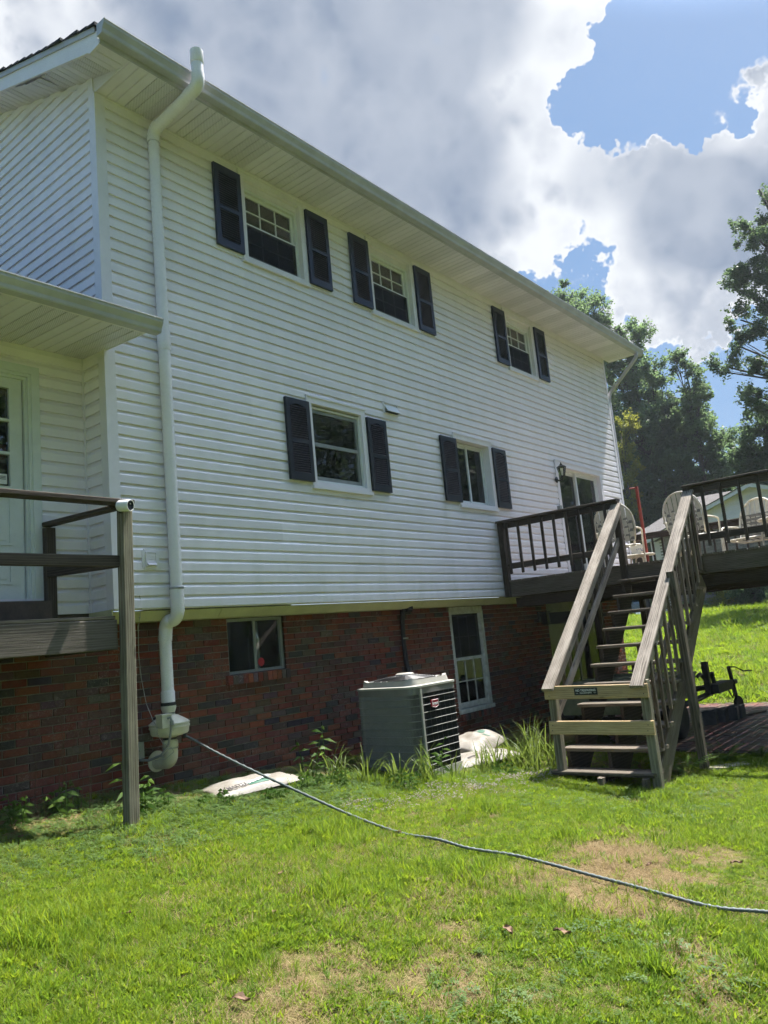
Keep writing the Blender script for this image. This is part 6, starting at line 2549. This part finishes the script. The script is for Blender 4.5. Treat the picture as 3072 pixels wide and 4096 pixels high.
tree('tall_tree', 'tall open crowned tree rising behind the roof ridge of the white house', gb(45, 13.6),
     [(44.0, 14.37, 20.98, 1.25, 1.2), (44.0, 12.55, 19.79, 1.0, 1.3), (44.0, 13.97, 18.69, 2.2, 1.4), (44.0, 11.86, 18.51, .6, 1.2), (44.5, 13.7, 16.8, 2.7, 1.6), (45, 14.4, 14.3, 3.0, 2.0), (45, 13.0, 12.0, 2.6, 1.6)],
     'leaf_green', 31, leaf=.17, per=230, clump=.55, trunk_r=.30, dens=.85)
tree('tall_tree', 'tall thin topped tree just right of the white house gutter corner', gb(43.5, 10.6),
     [(43.0, 10.62, 17.14, 1.0, 1.0), (43.0, 9.56, 16.63, .7, .95), (43.0, 10.23, 15.36, 1.4, 1.1), (43.0, 11.23, 14.18, 1.75, 1.4), (43.0, 9.92, 13.15, 1.0, 1.1), (43.5, 10.9, 11.6, 2.0, 1.5), (43.4, 9.4, 11.2, 1.2, 1.2)],
     'leaf_green', 32, leaf=.17, per=230, clump=.52, trunk_r=.26, dens=.95, bare=4)
tree('airy_tree', 'slender airy tree with two small leafy tops beside the gap of sky', gb(42.5, 8.9),
     [(42.0, 8.53, 13.66, .75, .9), (42.0, 9.18, 12.43, 1.1, .9), (42.0, 8.3, 12.5, .7, .8), (42.0, 9.6, 11.3, 1.5, .9), (42.2, 8.9, 10.2, 1.5, 1.0)],
     'leaf_green', 33, leaf=.16, per=200, clump=.46, trunk_r=.2, dens=.9, bare=3)
tree('airy_tree', 'sparse tree top with bare twigs standing above the dense green tree', gb(41.5, 6.6),
     [(41.0, 6.8, 13.54, .5, .65), (41.0, 5.85, 12.8, .55, .5), (41.0, 7.26, 13.83, .4, .45), (41.0, 6.29, 11.74, .7, .75), (41.0, 5.98, 11.07, .6, .75), (41.0, 6.79, 11.29, .8, .75), (41.2, 6.6, 9.9, 1.2, .9)],
     'leaf_green', 34, leaf=.15, per=190, clump=.38, trunk_r=.16, dens=.85, bare=6)
tree('dense_tree', 'broad dense dark green tree behind the deck and the neighbouring roof', gb(42.5, 8.3),
     [(42.0, 10.03, 9.84, 1.96, 1.81), (42.0, 8.19, 10.01, 1.91, 1.62), (42.0, 7.11, 9.45, 1.3, 1.3), (42.0, 9.75, 7.62, 2.24, 1.64), (42.0, 7.42, 7.43, 1.88, 1.73), (42.0, 5.89, 8.27, .9, .9),
      (42.0, 5.28, 8.71, .55, .6), (42.0, 5.85, 6.81, 1.2, 1.2), (42.0, 8.55, 5.72, 2.4, 1.3), (42.5, 11.3, 5.2, 2.0, 2.0), (42.0, 6.2, 4.9, 1.6, 1.4), (42, 10.2, 3.4, 2.4, 1.6), (42, 7.6, 3.0, 2.0, 1.4), (42, 12.4, 2.2, 1.6, 1.6)],
     'leaf_dark', 35, leaf=.18, per=330, clump=.58, trunk_r=.30, dens=1.35)
tree('yellow_tree', 'small yellowish green tree at the edge of the white house wall', gb(38.5, 9.7),
     [(38.6, 9.45, 9.75, .52, .8), (38.6, 9.85, 8.3, .68, 1.0), (38.6, 10.1, 6.6, .8, .95), (38.6, 10.2, 4.9, .8, .9)],
     'leaf_yellow', 36, leaf=.13, per=190, clump=.36, trunk_r=.1, dens=1.1)
tree('oak_tree', 'large dark oak with drooping boughs filling the upper edge of the picture', gb(34.5, -4.2),
     [(32.92, 0.49, 16.07, 0.79, 0.67), (32.92, -0.00, 15.15, 0.92, 0.92), (32.92, 0.67, 14.21, 0.92, 0.90), (32.92, 0.17, 12.82, 0.79, 0.88), (32.92, 1.40, 13.64, 0.55, 0.55), (32.92, 1.52, 12.24, 0.66, 0.42), (32.92, 0.63, 11.24, 0.66, 0.66),
      (32.92, 1.71, 11.00, 0.66, 0.37), (32.92, 2.48, 10.29, 0.50, 0.37), (32.92, 1.60, 9.79, 0.53, 0.42), (32.92, 0.84, 9.91, 0.55, 0.66), (32.92, 2.72, 10.12, 0.33, 0.26), (32.92, 1.54, 8.72, 0.53, 0.55), (32.92, 1.15, 8.03, 0.55, 0.77),
      (33.58, -1.47, 16.78, 1.58, 1.32), (33.58, -1.73, 13.88, 1.72, 1.58), (33.58, -1.20, 11.11, 1.45, 1.45), (34.24, -3.84, 18.10, 2.38, 1.58), (34.24, -4.11, 14.67, 2.51, 1.98), (34.24, -4.11, 10.97, 2.38, 1.85), (33.58, -0.94, 8.60, 1.19, 1.19)],
     'leaf_oak', 37, leaf=.135, per=170, clump=.36, trunk_r=.36, dens=1.0, bare=5)
tree('dense_tree', 'round dark tree low at the picture edge above the deck rail', gb(38, 1.2),
     [(37.45, 2.30, 8.13, 0.79, 0.92), (37.45, 2.81, 7.11, 1.04, 1.04), (37.45, 2.55, 5.90, 1.04, 1.04), (37.45, 3.39, 6.46, 0.79, 0.79), (37.69, 0.98, 7.42, 1.46, 1.46), (37.69, 1.11, 5.23, 1.46, 1.22), (37.45, 2.45, 4.50, 1.10, 0.98)],
     'leaf_dark', 38, leaf=.16, per=220, clump=.42, trunk_r=.18, dens=1.2)
tree('wood_edge_tree', 'dark tree in the shaded wood edge left of the neighbouring roof', gb(48, 14.5),
     [(48, 14.6, 8.5, 2.4, 2.0), (48, 12.6, 6.0, 2.2, 2.0), (48, 16.3, 5.5, 2.2, 2.4), (48, 14.3, 3.0, 2.6, 1.8), (48, 12.4, 10.2, 1.8, 1.6)],
     'leaf_dark', 39, leaf=.28, per=200, clump=.75, trunk_r=.25, dens=1.2)
tree('wood_edge_tree', 'dark tree in the shaded wood edge above the neighbouring gable', gb(47, 4.5),
     [(47, 5.6, 7.2, 1.8, 1.4), (47, 3.6, 6.4, 2.0, 1.6), (47, 1.6, 6.0, 2.0, 1.6), (47, 4.5, 4.2, 2.4, 1.6), (47, 1.8, 3.8, 2.2, 1.6)],
     'leaf_green', 40, leaf=.26, per=190, clump=.68, trunk_r=.22, dens=1.2)


def shrub(label, base, lobes, mat, seed, leaf, per, clump, name='shrub', dens=1.3):
    return tree(name, label, base, lobes, mat, seed, leaf=leaf, per=per, clump=clump, trunk_r=.05, dens=dens, group='shrubs by the neighbouring house', cat='shrub')


shrub('brownish evergreen shrub against the neighbouring brick wall', gb(32.6, 4.25), [(32.6, 4.2, .35, .55, .75), (32.6, 4.0, -.2, .5, .4)], 'leaf_yellow', 51, .09, 150, .22)
shrub('dense dark evergreen shrub in shade below the deck beam', gb(32.3, 3.1), [(32.3, 3.1, .15, .85, .85), (32.2, 2.9, -.35, .8, .35)], 'leaf_dark', 52, .09, 170, .25)
shrub('dark evergreen shrub at the edge of the picture below the deck beam', gb(32.2, 1.6), [(32.2, 1.7, .1, .9, .85), (32.2, 1.6, -.4, .9, .4)], 'leaf_dark', 53, .09, 170, .25)
shrub('low spreading green shrub at the foot of the neighbouring brick wall', gb(32.4, 5.3), [(32.4, 5.4, -.45, .8, .28), (32.4, 4.7, -.5, .7, .25)], 'leaf_green', 54, .09, 150, .2)
shrub('small bushy evergreen in front of the parked car', gb(44, 11.6), [(44, 11.4, .1, .7, .8), (44, 11.9, .7, .5, .6)], 'leaf_green', 55, .14, 150, .3)

# wood on the far side of the yard, opposite the house: shows only mirrored in the window glass
wr = np.random.default_rng(77)
cen, rr_ = [], []
for i in range(1200):
    x = RND.uniform(-8, 62)
    h = 14.5 + 2 * math.sin(x * .5) + 1.5 * math.sin(x * 1.3)
    cen.append(np.array((x, -21 + RND.uniform(-2.5, 2.5), RND.uniform(-2, h - 2))))
    rr_.append(RND.uniform(1.0, 1.8))
woods = link(bpy.data.objects.new('woods', None))
bpy.data.objects.remove(woods)
P_, T_ = leaf_cloud(cen, rr_, 60, .5, wr)
wroot = bpy.data.objects.new('tmp', None)
OFF[wroot] = Vector((25, -21, -2))
wd_ = leaf_mesh('woods', P_, T_, .55, 'leaf_dark', wr, wroot)
wd_.parent = None
wd_.location = (25, -21, -2)
tag(wd_, 'dark wood mirrored in the window panes of the house', 'wood', kind='stuff')

# ================================================================== lawn


def tuft(kind, seed):
    r = random.Random(seed)
    vs, fs = [], []

    def blade(x, y, ang, L, w, lean, curl, segs=3):
        d = Vector((math.cos(ang), math.sin(ang), 0))
        sd = Vector((-d.y, d.x, 0))
        p = Vector((x, y, -.004))
        th = lean
        b0 = len(vs)
        for i in range(segs + 1):
            t = i / segs
            ww = w * (1 - .15 * t if t < .5 else (1 - t) * 1.85)
            if i == segs:
                vs.append(tuple(p))
            else:
                vs.append(tuple(p - sd * ww / 2))
                vs.append(tuple(p + sd * ww / 2))
            p = p + (d * math.sin(th) + Vector((0, 0, 1)) * math.cos(th)) * (L / segs)
            th += curl / segs
        for i in range(segs - 1):
            a = b0 + 2 * i
            fs.append((a, a + 1, a + 3, a + 2))
        a = b0 + 2 * (segs - 1)
        fs.append((a, a + 1, a + 2))
    if kind == 'fine':
        for _ in range(15):
            blade(r.gauss(0, .018), r.gauss(0, .018), r.uniform(0, 6.28), r.uniform(.035, .085), r.uniform(.0022, .0036), r.uniform(.1, .75), r.uniform(.2, 1.1))
    elif kind == 'crab':
        for _ in range(4):
            a0 = r.uniform(0, 6.28)
            for q in range(4):
                s = .010 + q * .016
                blade(s * math.cos(a0), s * math.sin(a0), a0 + (-1) ** q * r.uniform(.5, 1.0), r.uniform(.040, .070), r.uniform(.0070, .0115), r.uniform(.6, 1.15), r.uniform(.1, .6))
        for _ in range(5):
            blade(r.gauss(0, .015), r.gauss(0, .015), r.uniform(0, 6.28), r.uniform(.04, .07), r.uniform(.004, .006), r.uniform(.2, .7), r.uniform(.2, .8))
    elif kind == 'tall':
        for _ in range(12):
            blade(r.gauss(0, .02), r.gauss(0, .02), r.uniform(0, 6.28), r.uniform(.08, .16), r.uniform(.003, .005), r.uniform(.1, .5), r.uniform(.4, 1.4), 4)
    elif kind == 'dry':
        for _ in range(20):
            blade(r.gauss(0, .03), r.gauss(0, .03), r.uniform(0, 6.28), r.uniform(.03, .085), r.uniform(.0018, .003), r.uniform(.9, 1.5), r.uniform(-.1, .5), 2)
    elif kind == 'clover':
        for _ in range(9):
            x, y, h = r.gauss(0, .022), r.gauss(0, .022), r.uniform(.015, .045)
            a0 = r.uniform(0, 6.28)
            for k in range(3):
                a = a0 + k * 2.09
                b0 = len(vs)
                rr = r.uniform(.007, .011)
                t1 = r.uniform(-.3, .3)
                vs.append((x, y, h))
                for q in (-.55, -.2, .2, .55):
                    vs.append((x + rr * 1.5 * math.cos(a + q), y + rr * 1.5 * math.sin(a + q), h + rr * t1))
                fs += [(b0, b0 + 1, b0 + 2), (b0, b0 + 2, b0 + 3), (b0, b0 + 3, b0 + 4)]
    elif kind == 'flower':
        for _ in range(6):
            x, y, h = r.gauss(0, .03), r.gauss(0, .03), r.uniform(.02, .05)
            for k in range(9):
                a = r.uniform(0, 6.28)
                e = r.uniform(-.2, 1.2)
                q = Vector((math.cos(a) * math.cos(e), math.sin(a) * math.cos(e), math.sin(e))) * .011
                sd = Vector((-math.sin(a), math.cos(a), 0)) * .0035
                b0 = len(vs)
                vs += [(x, y, h), tuple(Vector((x, y, h)) + q * .7 + sd), tuple(Vector((x, y, h)) + q * 1.3), tuple(Vector((x, y, h)) + q * .7 - sd)]
                fs.append((b0, b0 + 1, b0 + 2, b0 + 3))
    m = MB()
    m.add(vs, fs)
    return m


PROTO = bpy.data.collections.new('lawn_tufts')
KIND = {}
for kind, mats, nvar in (('fine', ('grass_a', 'grass_b'), 3), ('crab', ('grass_a', 'grass_b'), 3), ('tall', ('grass_b', 'grass_a'), 2), ('dry', ('grass_dry',), 3), ('clover', ('clover',), 2), ('flower', ('flower_head',), 2)):
    for mt in mats:
        for v_ in range(nvar):
            nm = 'tuft_%02d_%s' % (sum(len(x) for x in KIND.values()), kind)
            me = tuft(kind, hash((len(KIND), v_, mt == mats[0])) % 9999).mesh(nm, mt, (0, 0, 0), fixn=False)
            o = bpy.data.objects.new(nm, me)
            PROTO.objects.link(o)
            KIND.setdefault(kind, []).append(sum(len(x) for x in KIND.values()))


def scatter(name, P, idx_, rot, sc):
    me = bpy.data.meshes.new(name)
    me.vertices.add(len(P))
    me.vertices.foreach_set('co', np.asarray(P, np.float32).ravel())
    a = me.attributes.new('idx', 'INT', 'POINT')
    a.data.foreach_set('value', np.asarray(idx_, np.int32))
    a = me.attributes.new('rot', 'FLOAT_VECTOR', 'POINT')
    a.data.foreach_set('vector', np.asarray(rot, np.float32).ravel())
    a = me.attributes.new('sc', 'FLOAT_VECTOR', 'POINT')
    a.data.foreach_set('vector', np.asarray(sc, np.float32).ravel())
    o = link(bpy.data.objects.new(name, me))
    ng = bpy.data.node_groups.get('scatter_tufts')
    if ng is None:
        ng = bpy.data.node_groups.new('scatter_tufts', 'GeometryNodeTree')
        ng.interface.new_socket('Geometry', in_out='INPUT', socket_type='NodeSocketGeometry')
        ng.interface.new_socket('Geometry', in_out='OUTPUT', socket_type='NodeSocketGeometry')
        gi = ng.nodes.new('NodeGroupInput')
        go = ng.nodes.new('NodeGroupOutput')
        iop = ng.nodes.new('GeometryNodeInstanceOnPoints')
        ci = ng.nodes.new('GeometryNodeCollectionInfo')
        ci.inputs['Collection'].default_value = PROTO
        ci.inputs['Separate Children'].default_value = True
        ci.inputs['Reset Children'].default_value = True
        iop.inputs['Pick Instance'].default_value = True

        def na(nm, ty):
            n = ng.nodes.new('GeometryNodeInputNamedAttribute')
            n.data_type = ty
            n.inputs['Name'].default_value = nm
            return n.outputs[0]
        ng.links.new(gi.outputs[0], iop.inputs['Points'])
        ng.links.new(ci.outputs[0], iop.inputs['Instance'])
        ng.links.new(na('idx', 'INT'), iop.inputs['Instance Index'])
        ng.links.new(na('rot', 'FLOAT_VECTOR'), iop.inputs['Rotation'])
        ng.links.new(na('sc', 'FLOAT_VECTOR'), iop.inputs['Scale'])
        ng.links.new(iop.outputs[0], go.inputs[0])
    md = o.modifiers.new('scatter', 'NODES')
    md.node_group = ng
    OFF[o] = Vector((0, 0, 0))
    return o


def vnoise(x, y, s, seed):
    """cheap smooth value noise"""
    r = np.random.default_rng(seed)
    G = r.random((64, 64))
    u, v = x * s, y * s
    i, j = np.floor(u).astype(int), np.floor(v).astype(int)
    fu, fv = u - i, v - j
    fu, fv = fu * fu * (3 - 2 * fu), fv * fv * (3 - 2 * fv)
    g = lambda a, b: G[a % 64, b % 64]
    return (g(i, j) * (1 - fu) + g(i + 1, j) * fu) * (1 - fv) + (g(i, j + 1) * (1 - fu) + g(i + 1, j + 1) * fu) * fv


def lawn(name, x0, x1, y0, y1, dens, smul, seed, keep, far=False):
    r = np.random.default_rng(seed)
    n = int((x1 - x0) * (y1 - y0) * dens)
    x, y = r.uniform(x0, x1, n), r.uniform(y0, y1, n)
    k = keep(x, y)
    x, y = x[k], y[k]
    n = len(x)
    z = gz_v(x, y)
    a = vnoise(x, y, 1.3, 1) + .35 * vnoise(x, y, 4.1, 2)
    b = vnoise(x, y, 2.2, 3)
    pm = np.array([patch_mask(p, q) for p, q in zip(x, y)]) if not far else np.zeros(n)
    u = r.random(n)
    ids = np.zeros(n, int)
    pick = lambda kind: np.array(KIND[kind])[r.integers(0, len(KIND[kind]), n)]
    fine, crab, tall, dry, clo, flo = (pick(q) for q in ('fine', 'crab', 'tall', 'dry', 'clover', 'flower'))
    ids[:] = fine
    ids = np.where(u < np.clip(a - .12, .15, .9), crab, ids)
    ids = np.where((b > .74) & (u < .35), tall, ids)
    ids = np.where((r.random(n) < .10 + .35 * (vnoise(x, y, 1.7, 9) > .66)), dry, ids)
    if not far:
        wallside = np.clip((y + 1.6) / 1.2, 0, 1)
        ids = np.where(r.random(n) < .75 * wallside * (x < 3) + .10 * (vnoise(x, y, .9, 12) > .6), clo, ids)
        band = np.exp(-((y + 1.55 + .12 * (x - 2)) / .22) ** 2) * ((x > 1.2) & (x < 4.2))
        ids = np.where(r.random(n) < .13 * band, flo, ids)
        ids = np.where(r.random(n) < pm * 1.05, dry, ids)
    s = smul * (.55 + .85 * vnoise(x, y, 1.9, 5)) * r.uniform(.75, 1.25, n)
    kp = r.random(n) > pm * .15
    sc = np.stack([s, s, s * r.uniform(.8, 1.2, n)], 1)
    rot = np.stack([r.normal(0, .12, n), r.normal(0, .12, n), r.uniform(0, 6.28, n)], 1)
    o = scatter(name, np.stack([x, y, z], 1)[kp], ids[kp], rot[kp], sc[kp])
    return o


def keep_near(x, y):
    k = y < .26
    k &= ~((x > 6.4) & (y > -5.6))
    k &= ~((x > 2.76) & (x < 3.88) & (y > -1.12) & (y < 0))
    k &= ~((x > 4.3) & (x < 6.5) & (y > -3.0) & (np.random.default_rng(1).random(len(x)) < .75))
    k &= ~((y > -.35) & (np.random.default_rng(2).random(len(x)) < .55))
    return k


g1 = lawn('grass', -3.6, 7.6, -6.6, .28, 1350, .84, 3, keep_near)
tag(g1, 'bright green lawn grass growing in front of the house', 'grass', kind='stuff')
g2 = lawn('grass', 11.5, 33.0, -6.0, 9.0, 75, 2.9, 4, lambda x, y: (y > -6) & (x < 33), far=True)
tag(g2, 'sunlit lawn grass stretching to the neighbouring house', 'grass', kind='stuff')


# ================================================================== taller plants


def strap_plant(name, label, base, n, L, seed, group=None, w=.016, mat='lily', cat='plant'):
    r = random.Random(seed)
    root = thing(name, label, cat, base, group)
    m = MB()
    for _ in range(n):
        a = r.uniform(0, 6.28)
        d = Vector((math.cos(a), math.sin(a), 0))
        sd = Vector((-d.y, d.x, 0))
        LL = L * r.uniform(.55, 1.15)
        th = r.uniform(.02, .5)
        curl = r.uniform(.4, 2.2)
        p = Vector(base) + Vector((r.gauss(0, .05), r.gauss(0, .05), -.02))
        vs = []
        segs = 7
        for i in range(segs + 1):
            t = i / segs
            ww = w * r.uniform(.95, 1.05) * (1 - t ** 2.2) + .0008
            vs += [p - sd * ww / 2, p + Vector((0, 0, -.15 * ww)), p + sd * ww / 2]
            p = p + (d * math.sin(th) + Vector((0, 0, 1)) * math.cos(th)) * LL / segs
            th += curl / segs * (.4 + 1.2 * t)
        t0 = r.random()
        fs = []
        for i in range(segs):
            for q in (0, 1):
                fs.append((3 * i + q, 3 * i + q + 1, 3 * i + q + 4, 3 * i + q + 3))
        m.add(vs, fs, (t0, t0, t0))
    m.build('leaves', mat, root, fixn=False)
    return root


for i, (x, y, n, L, lab) in enumerate(((1.86, -.34, 12, .30, 'small clump of strap leaves nearest the flattened soil bag'), (2.02, -.56, 22, .42, 'strap leaved clump left of the air conditioner by the brick wall'),
                                       (2.20, -.80, 24, .42, 'arching strap leaved clump at the shaded corner of the air conditioner'), (2.48, -1.02, 22, .45, 'strap leaved clump in front of the louvred air conditioner panel'),
                                       (2.72, -1.16, 26, .48, 'tall strap leaved clump before the air conditioner corner strip'), (3.08, -1.30, 16, .33, 'short strap leaved clump by the air conditioner front edge'),
                                       (3.55, -1.30, 16, .34, 'strap leaved clump by the concrete slab edge'), (3.95, -1.22, 26, .45, 'strap leaved clump in front of the plump soil bag'),
                                       (4.02, -1.0, 14, .30, 'short strap leaved clump on the squashed soil bag edge'), (4.42, -1.05, 18, .36, 'strap leaved clump at the right end of the soil bags'), (4.30, -1.35, 34, .58, 'tall strap leaved clump between soil bags and stairs'), (4.12, -1.62, 30, .50, 'bright strap leaved clump left of the bottom stair tread'),
                                       (4.55, -1.62, 36, .62, 'tallest strap leaved clump touching the stair newel'), (4.75, -1.25, 30, .60, 'strap leaved clump in shade behind the stairs newel'))):
    strap_plant('daylily', lab, (x, y, gz(x, y)), n, L, 100 + i, 'strap leaved plants along the wall')


def leafy_stem(m, base, h, r, nleaf, ll, lean=0.0, ang=0.0, tint=None, pinnate=False):
    p = Vector(base)
    path = []
    d = Vector((math.cos(ang), math.sin(ang), 0))
    for i in range(7):
        t = i / 6
        path.append(p + Vector((0, 0, h * t)) + d * (lean * t * t))
    m.tube(path, [.006 * (1 - .7 * i / 6) for i in range(7)], 5)
    for k in range(nleaf):
        t = (k + 1) / nleaf
        i = min(5, int(t * 6))
        q = path[i].lerp(path[i + 1], t * 6 - i) if t < 1 else path[6]
        a = k * 2.4 + r.uniform(-.3, .3)
        e = Vector((math.cos(a), math.sin(a), r.uniform(-.2, .5))).normalized()
        sd = Vector((-e.y, e.x, 0)).normalized()
        L_ = ll * r.uniform(.7, 1.2) * (1 - .35 * abs(t - .55))
        w_ = L_ * .30
        t0 = r.random()
        vs = [q, q + e * L_ * .4 + sd * w_ / 2 + Vector((0, 0, -.01)), q + e * L_ + Vector((0, 0, -.25 * L_)), q + e * L_ * .4 - sd * w_ / 2 + Vector((0, 0, -.01)), q + e * L_ * .45 + Vector((0, 0, .012))]
        m.add(vs, [(0, 1, 4), (1, 2, 4), (2, 3, 4), (3, 0, 4)], (t0, t0, t0))


def weed(name, label, base, stems, h, seed, ll=.10, group=None, nleaf=9, spread=.05):
    r = random.Random(seed)
    root = thing(name, label, 'weed', base, group)
    m = MB()
    for _ in range(stems):
        b = Vector(base) + Vector((r.gauss(0, spread), r.gauss(0, spread), -.02))
        leafy_stem(m, b, h * r.uniform(.6, 1.1), r, nleaf, ll, r.uniform(0, .1), r.uniform(0, 6.28))
    m.c = [c if c is not None else (.4, .4, .4) for c in m.c]
    m.build('stems', 'weed', root, fixn=False)
    return root


weed('sapling', 'small bright pokeweed sapling beside the porch post', (-.17, -.50, gz(-.17, -.5)), 4, .40, 201, .13, nleaf=10)
wd = [(-.95, -.15, 6, .20, 'weeds in shade below the porch deck near the picture edge'), (-.60, -.10, 7, .24, 'shaded weeds by the brick wall left of the porch post'),
      (.15, -.35, 5, .16, 'low weeds between the porch post and the soil bag'), (.55, -.62, 6, .13, 'broad leaved weeds at the near end of the flat soil bag'), (1.0, -.72, 8, .12, 'low weeds growing over the middle of the flat soil bag edge'),
      (1.45, -.60, 7, .15, 'weeds at the far end of the flat soil bag'), (1.75, -.75, 7, .18, 'weeds between the flat soil bag and the strap leaves'), (2.35, -1.25, 6, .20, 'leafy weeds in front of the strap leaves by the air conditioner'),
      (2.86, -1.12, 4, .42, 'tall thin weed standing before the air conditioner'), (2.0, -.36, 3, .50, 'tall thin weed at the left edge of the air conditioner'), (3.75, -1.50, 7, .16, 'low weeds in front of the concrete slab'),
      (5.15, -2.35, 6, .14, 'low weeds below the stairs'), (4.7, -2.2, 5, .14, 'weeds just behind the bottom stair treads')]
for i, (x, y, n, h, lab) in enumerate(wd):
    weed('weed', lab, (x, y, gz(x, y)), n, h, 220 + i, .05 + h * .2, 'weeds along the wall', nleaf=8, spread=.09)


def fern(label, base, n, L, seed):
    r = random.Random(seed)
    root = thing('fern', label, 'fern', base, 'ferns by the stairs')
    m = MB()
    for k in range(n):
        a = r.uniform(0, 6.28)
        d = Vector((math.cos(a), math.sin(a), 0))
        sd = Vector((-d.y, d.x, 0))
        th = r.uniform(.3, .8)
        p = Vector(base)
        LL = L * r.uniform(.7, 1.1)
        segs = 12
        path = []
        for i in range(segs + 1):
            path.append(p.copy())
            p = p + (d * math.sin(th) + Vector((0, 0, 1)) * math.cos(th)) * LL / segs
            th += 1.1 / segs
        m.tube(path, .0025, 4)
        for i in range(2, segs + 1):
            w_ = LL * .30 * math.sin(math.pi * (i / segs) ** .7) + .01
            t0 = r.random()
            for s_ in (-1, 1):
                q = path[i]
                tip = q + sd * s_ * w_ + d * .02 - Vector((0, 0, w_ * .15))
                m.add([q - d * .010, q + d * .010, tip], [(0, 1, 2)], (t0, t0, t0))
    m.c = [c if c is not None else (.4, .4, .4) for c in m.c]
    m.build('fronds', 'weed', root, fixn=False)


fern('fern spreading low in front of the stair stringer', (5.05, -2.98, gz(5.05, -2.98)), 9, .38, 301)
fern('fern beside the long stair post by the pavers', (5.85, -3.15, gz(5.85, -3.15)), 8, .36, 302)
fern('fern at the paver edge furthest from the stairs', (6.2, -3.45, gz(6.2, -3.45)), 7, .30, 303)

# dead stalks by the porch post
ds = thing('dead_weed', 'brown dried seed stalks against the brick wall behind the porch post', 'weed', (-.45, -.05, gz(-.45, -.05)))
m = MB()
for _ in range(9):
    x, y = -.45 + RND.gauss(0, .12), -.02 + RND.gauss(0, .08)
    b = Vector((x, y, gz(x, y)))
    h = RND.uniform(.45, .95)
    path = [b + Vector((RND.uniform(-.03, .03), RND.uniform(-.03, .03), h * t)) for t in (0, .3, .6, .8, 1)]
    m.tube(path, [.003, .0026, .002, .0016, .001], 4)
    for k in range(12):
        q = path[2].lerp(path[4], RND.random())
        a = RND.uniform(0, 6.28)
        e = q + Vector((math.cos(a) * .06, math.sin(a) * .06, RND.uniform(-.01, .06)))
        m.tube([q, q.lerp(e, .6) + Vector((0, 0, .008)), e], .0011, 3)
m.build('stalks', 'twig', ds, fixn=False)

# fallen leaves
LV = [(-1.44, -2.29, .05, 'curled dark dead leaf standing up in the open lawn, lowest at the left'), (-0.41, -2.34, .05, 'brown dead leaf in the middle of the lawn below the hose'), (-1.64, -3.41, .075, 'large brown curled leaf at the bottom edge of the lawn'),
      (-1.17, -.62, .06, 'reddish dead leaf at the porch shade edge'), (-.87, -2.78, .045, 'small brown leaf scrap in mid lawn'), (-.23, -2.52, .04, 'tiny dark leaf scrap left of the hose'), (.16, -3.03, .05, 'small dark dead leaf below the middle of the hose'),
      (-.2, -3.8, .085, 'large pale brown folded leaf in the lower lawn'), (-.02, -4.01, .085, 'large dark brown curled leaf beside the pale one'), (1.91, -4.33, .075, 'grey brown leaf right of the bare patch'), (.24, -4.51, .05, 'dark leaf low at the right of the lawn'),
      (.89, -2.23, .06, 'pale leaf touching the hose'), (1.78, -2.09, .065, 'reddish brown leaf in the lawn above the hose'), (2.27, -2.24, .06, 'grey dead leaf in the lawn before the stairs'), (1.51, -3.88, .05, 'small grey leaf on the bare patch')]
for i, (x, y, s_, lab) in enumerate(LV):
    s_ *= .55
    r = random.Random(400 + i)
    m = MB()
    a = r.uniform(0, 6.28)
    n = 6
    vs = []
    for k in range(n + 1):
        t = k / n
        w_ = s_ * .55 * math.sin(math.pi * min(1, t * .92 + .05)) * r.uniform(.75, 1.2)
        q = -s_ + 2 * s_ * t
        up = .022 + s_ * .35 * abs(math.sin(3 * t + r.random()))
        for sd in (-1, -.4, .4, 1):
            vs.append((x + q * math.cos(a) - sd * w_ * math.sin(a), y + q * math.sin(a) + sd * w_ * math.cos(a), gz(x, y) + up + abs(sd) * s_ * r.uniform(.2, .5)))
    fs = []
    for k in range(n):
        for j in range(3):
            fs.append((4 * k + j, 4 * k + j + 1, 4 * k + j + 5, 4 * k + j + 4))
    m.add(vs, fs)
    tag(m.build('dead_leaf', 'dry_leaf', None, origin=(x, y, gz(x, y)), fixn=False), lab, 'leaf', 'dead leaves on the lawn')

# ================================================================== summer haze
m, nt, b = newmat('haze_air')
nt.nodes.remove(b)
pv = nt.nodes.new('ShaderNodeVolumePrincipled')
pv.inputs['Color'].default_value = (0.86, 0.93, 1.0, 1)
pv.inputs['Density'].default_value = 0.00045
pv.inputs['Anisotropy'].default_value = 0.35
nt.links.new(pv.outputs[0], nt.nodes['Material Output'].inputs['Volume'])
hz_ = MB().box(-420, 520, -420, 420, -14, 27).build('haze', 'haze_air', None)
tag(hz_, 'thin summer haze in the air', 'haze', kind='stuff')
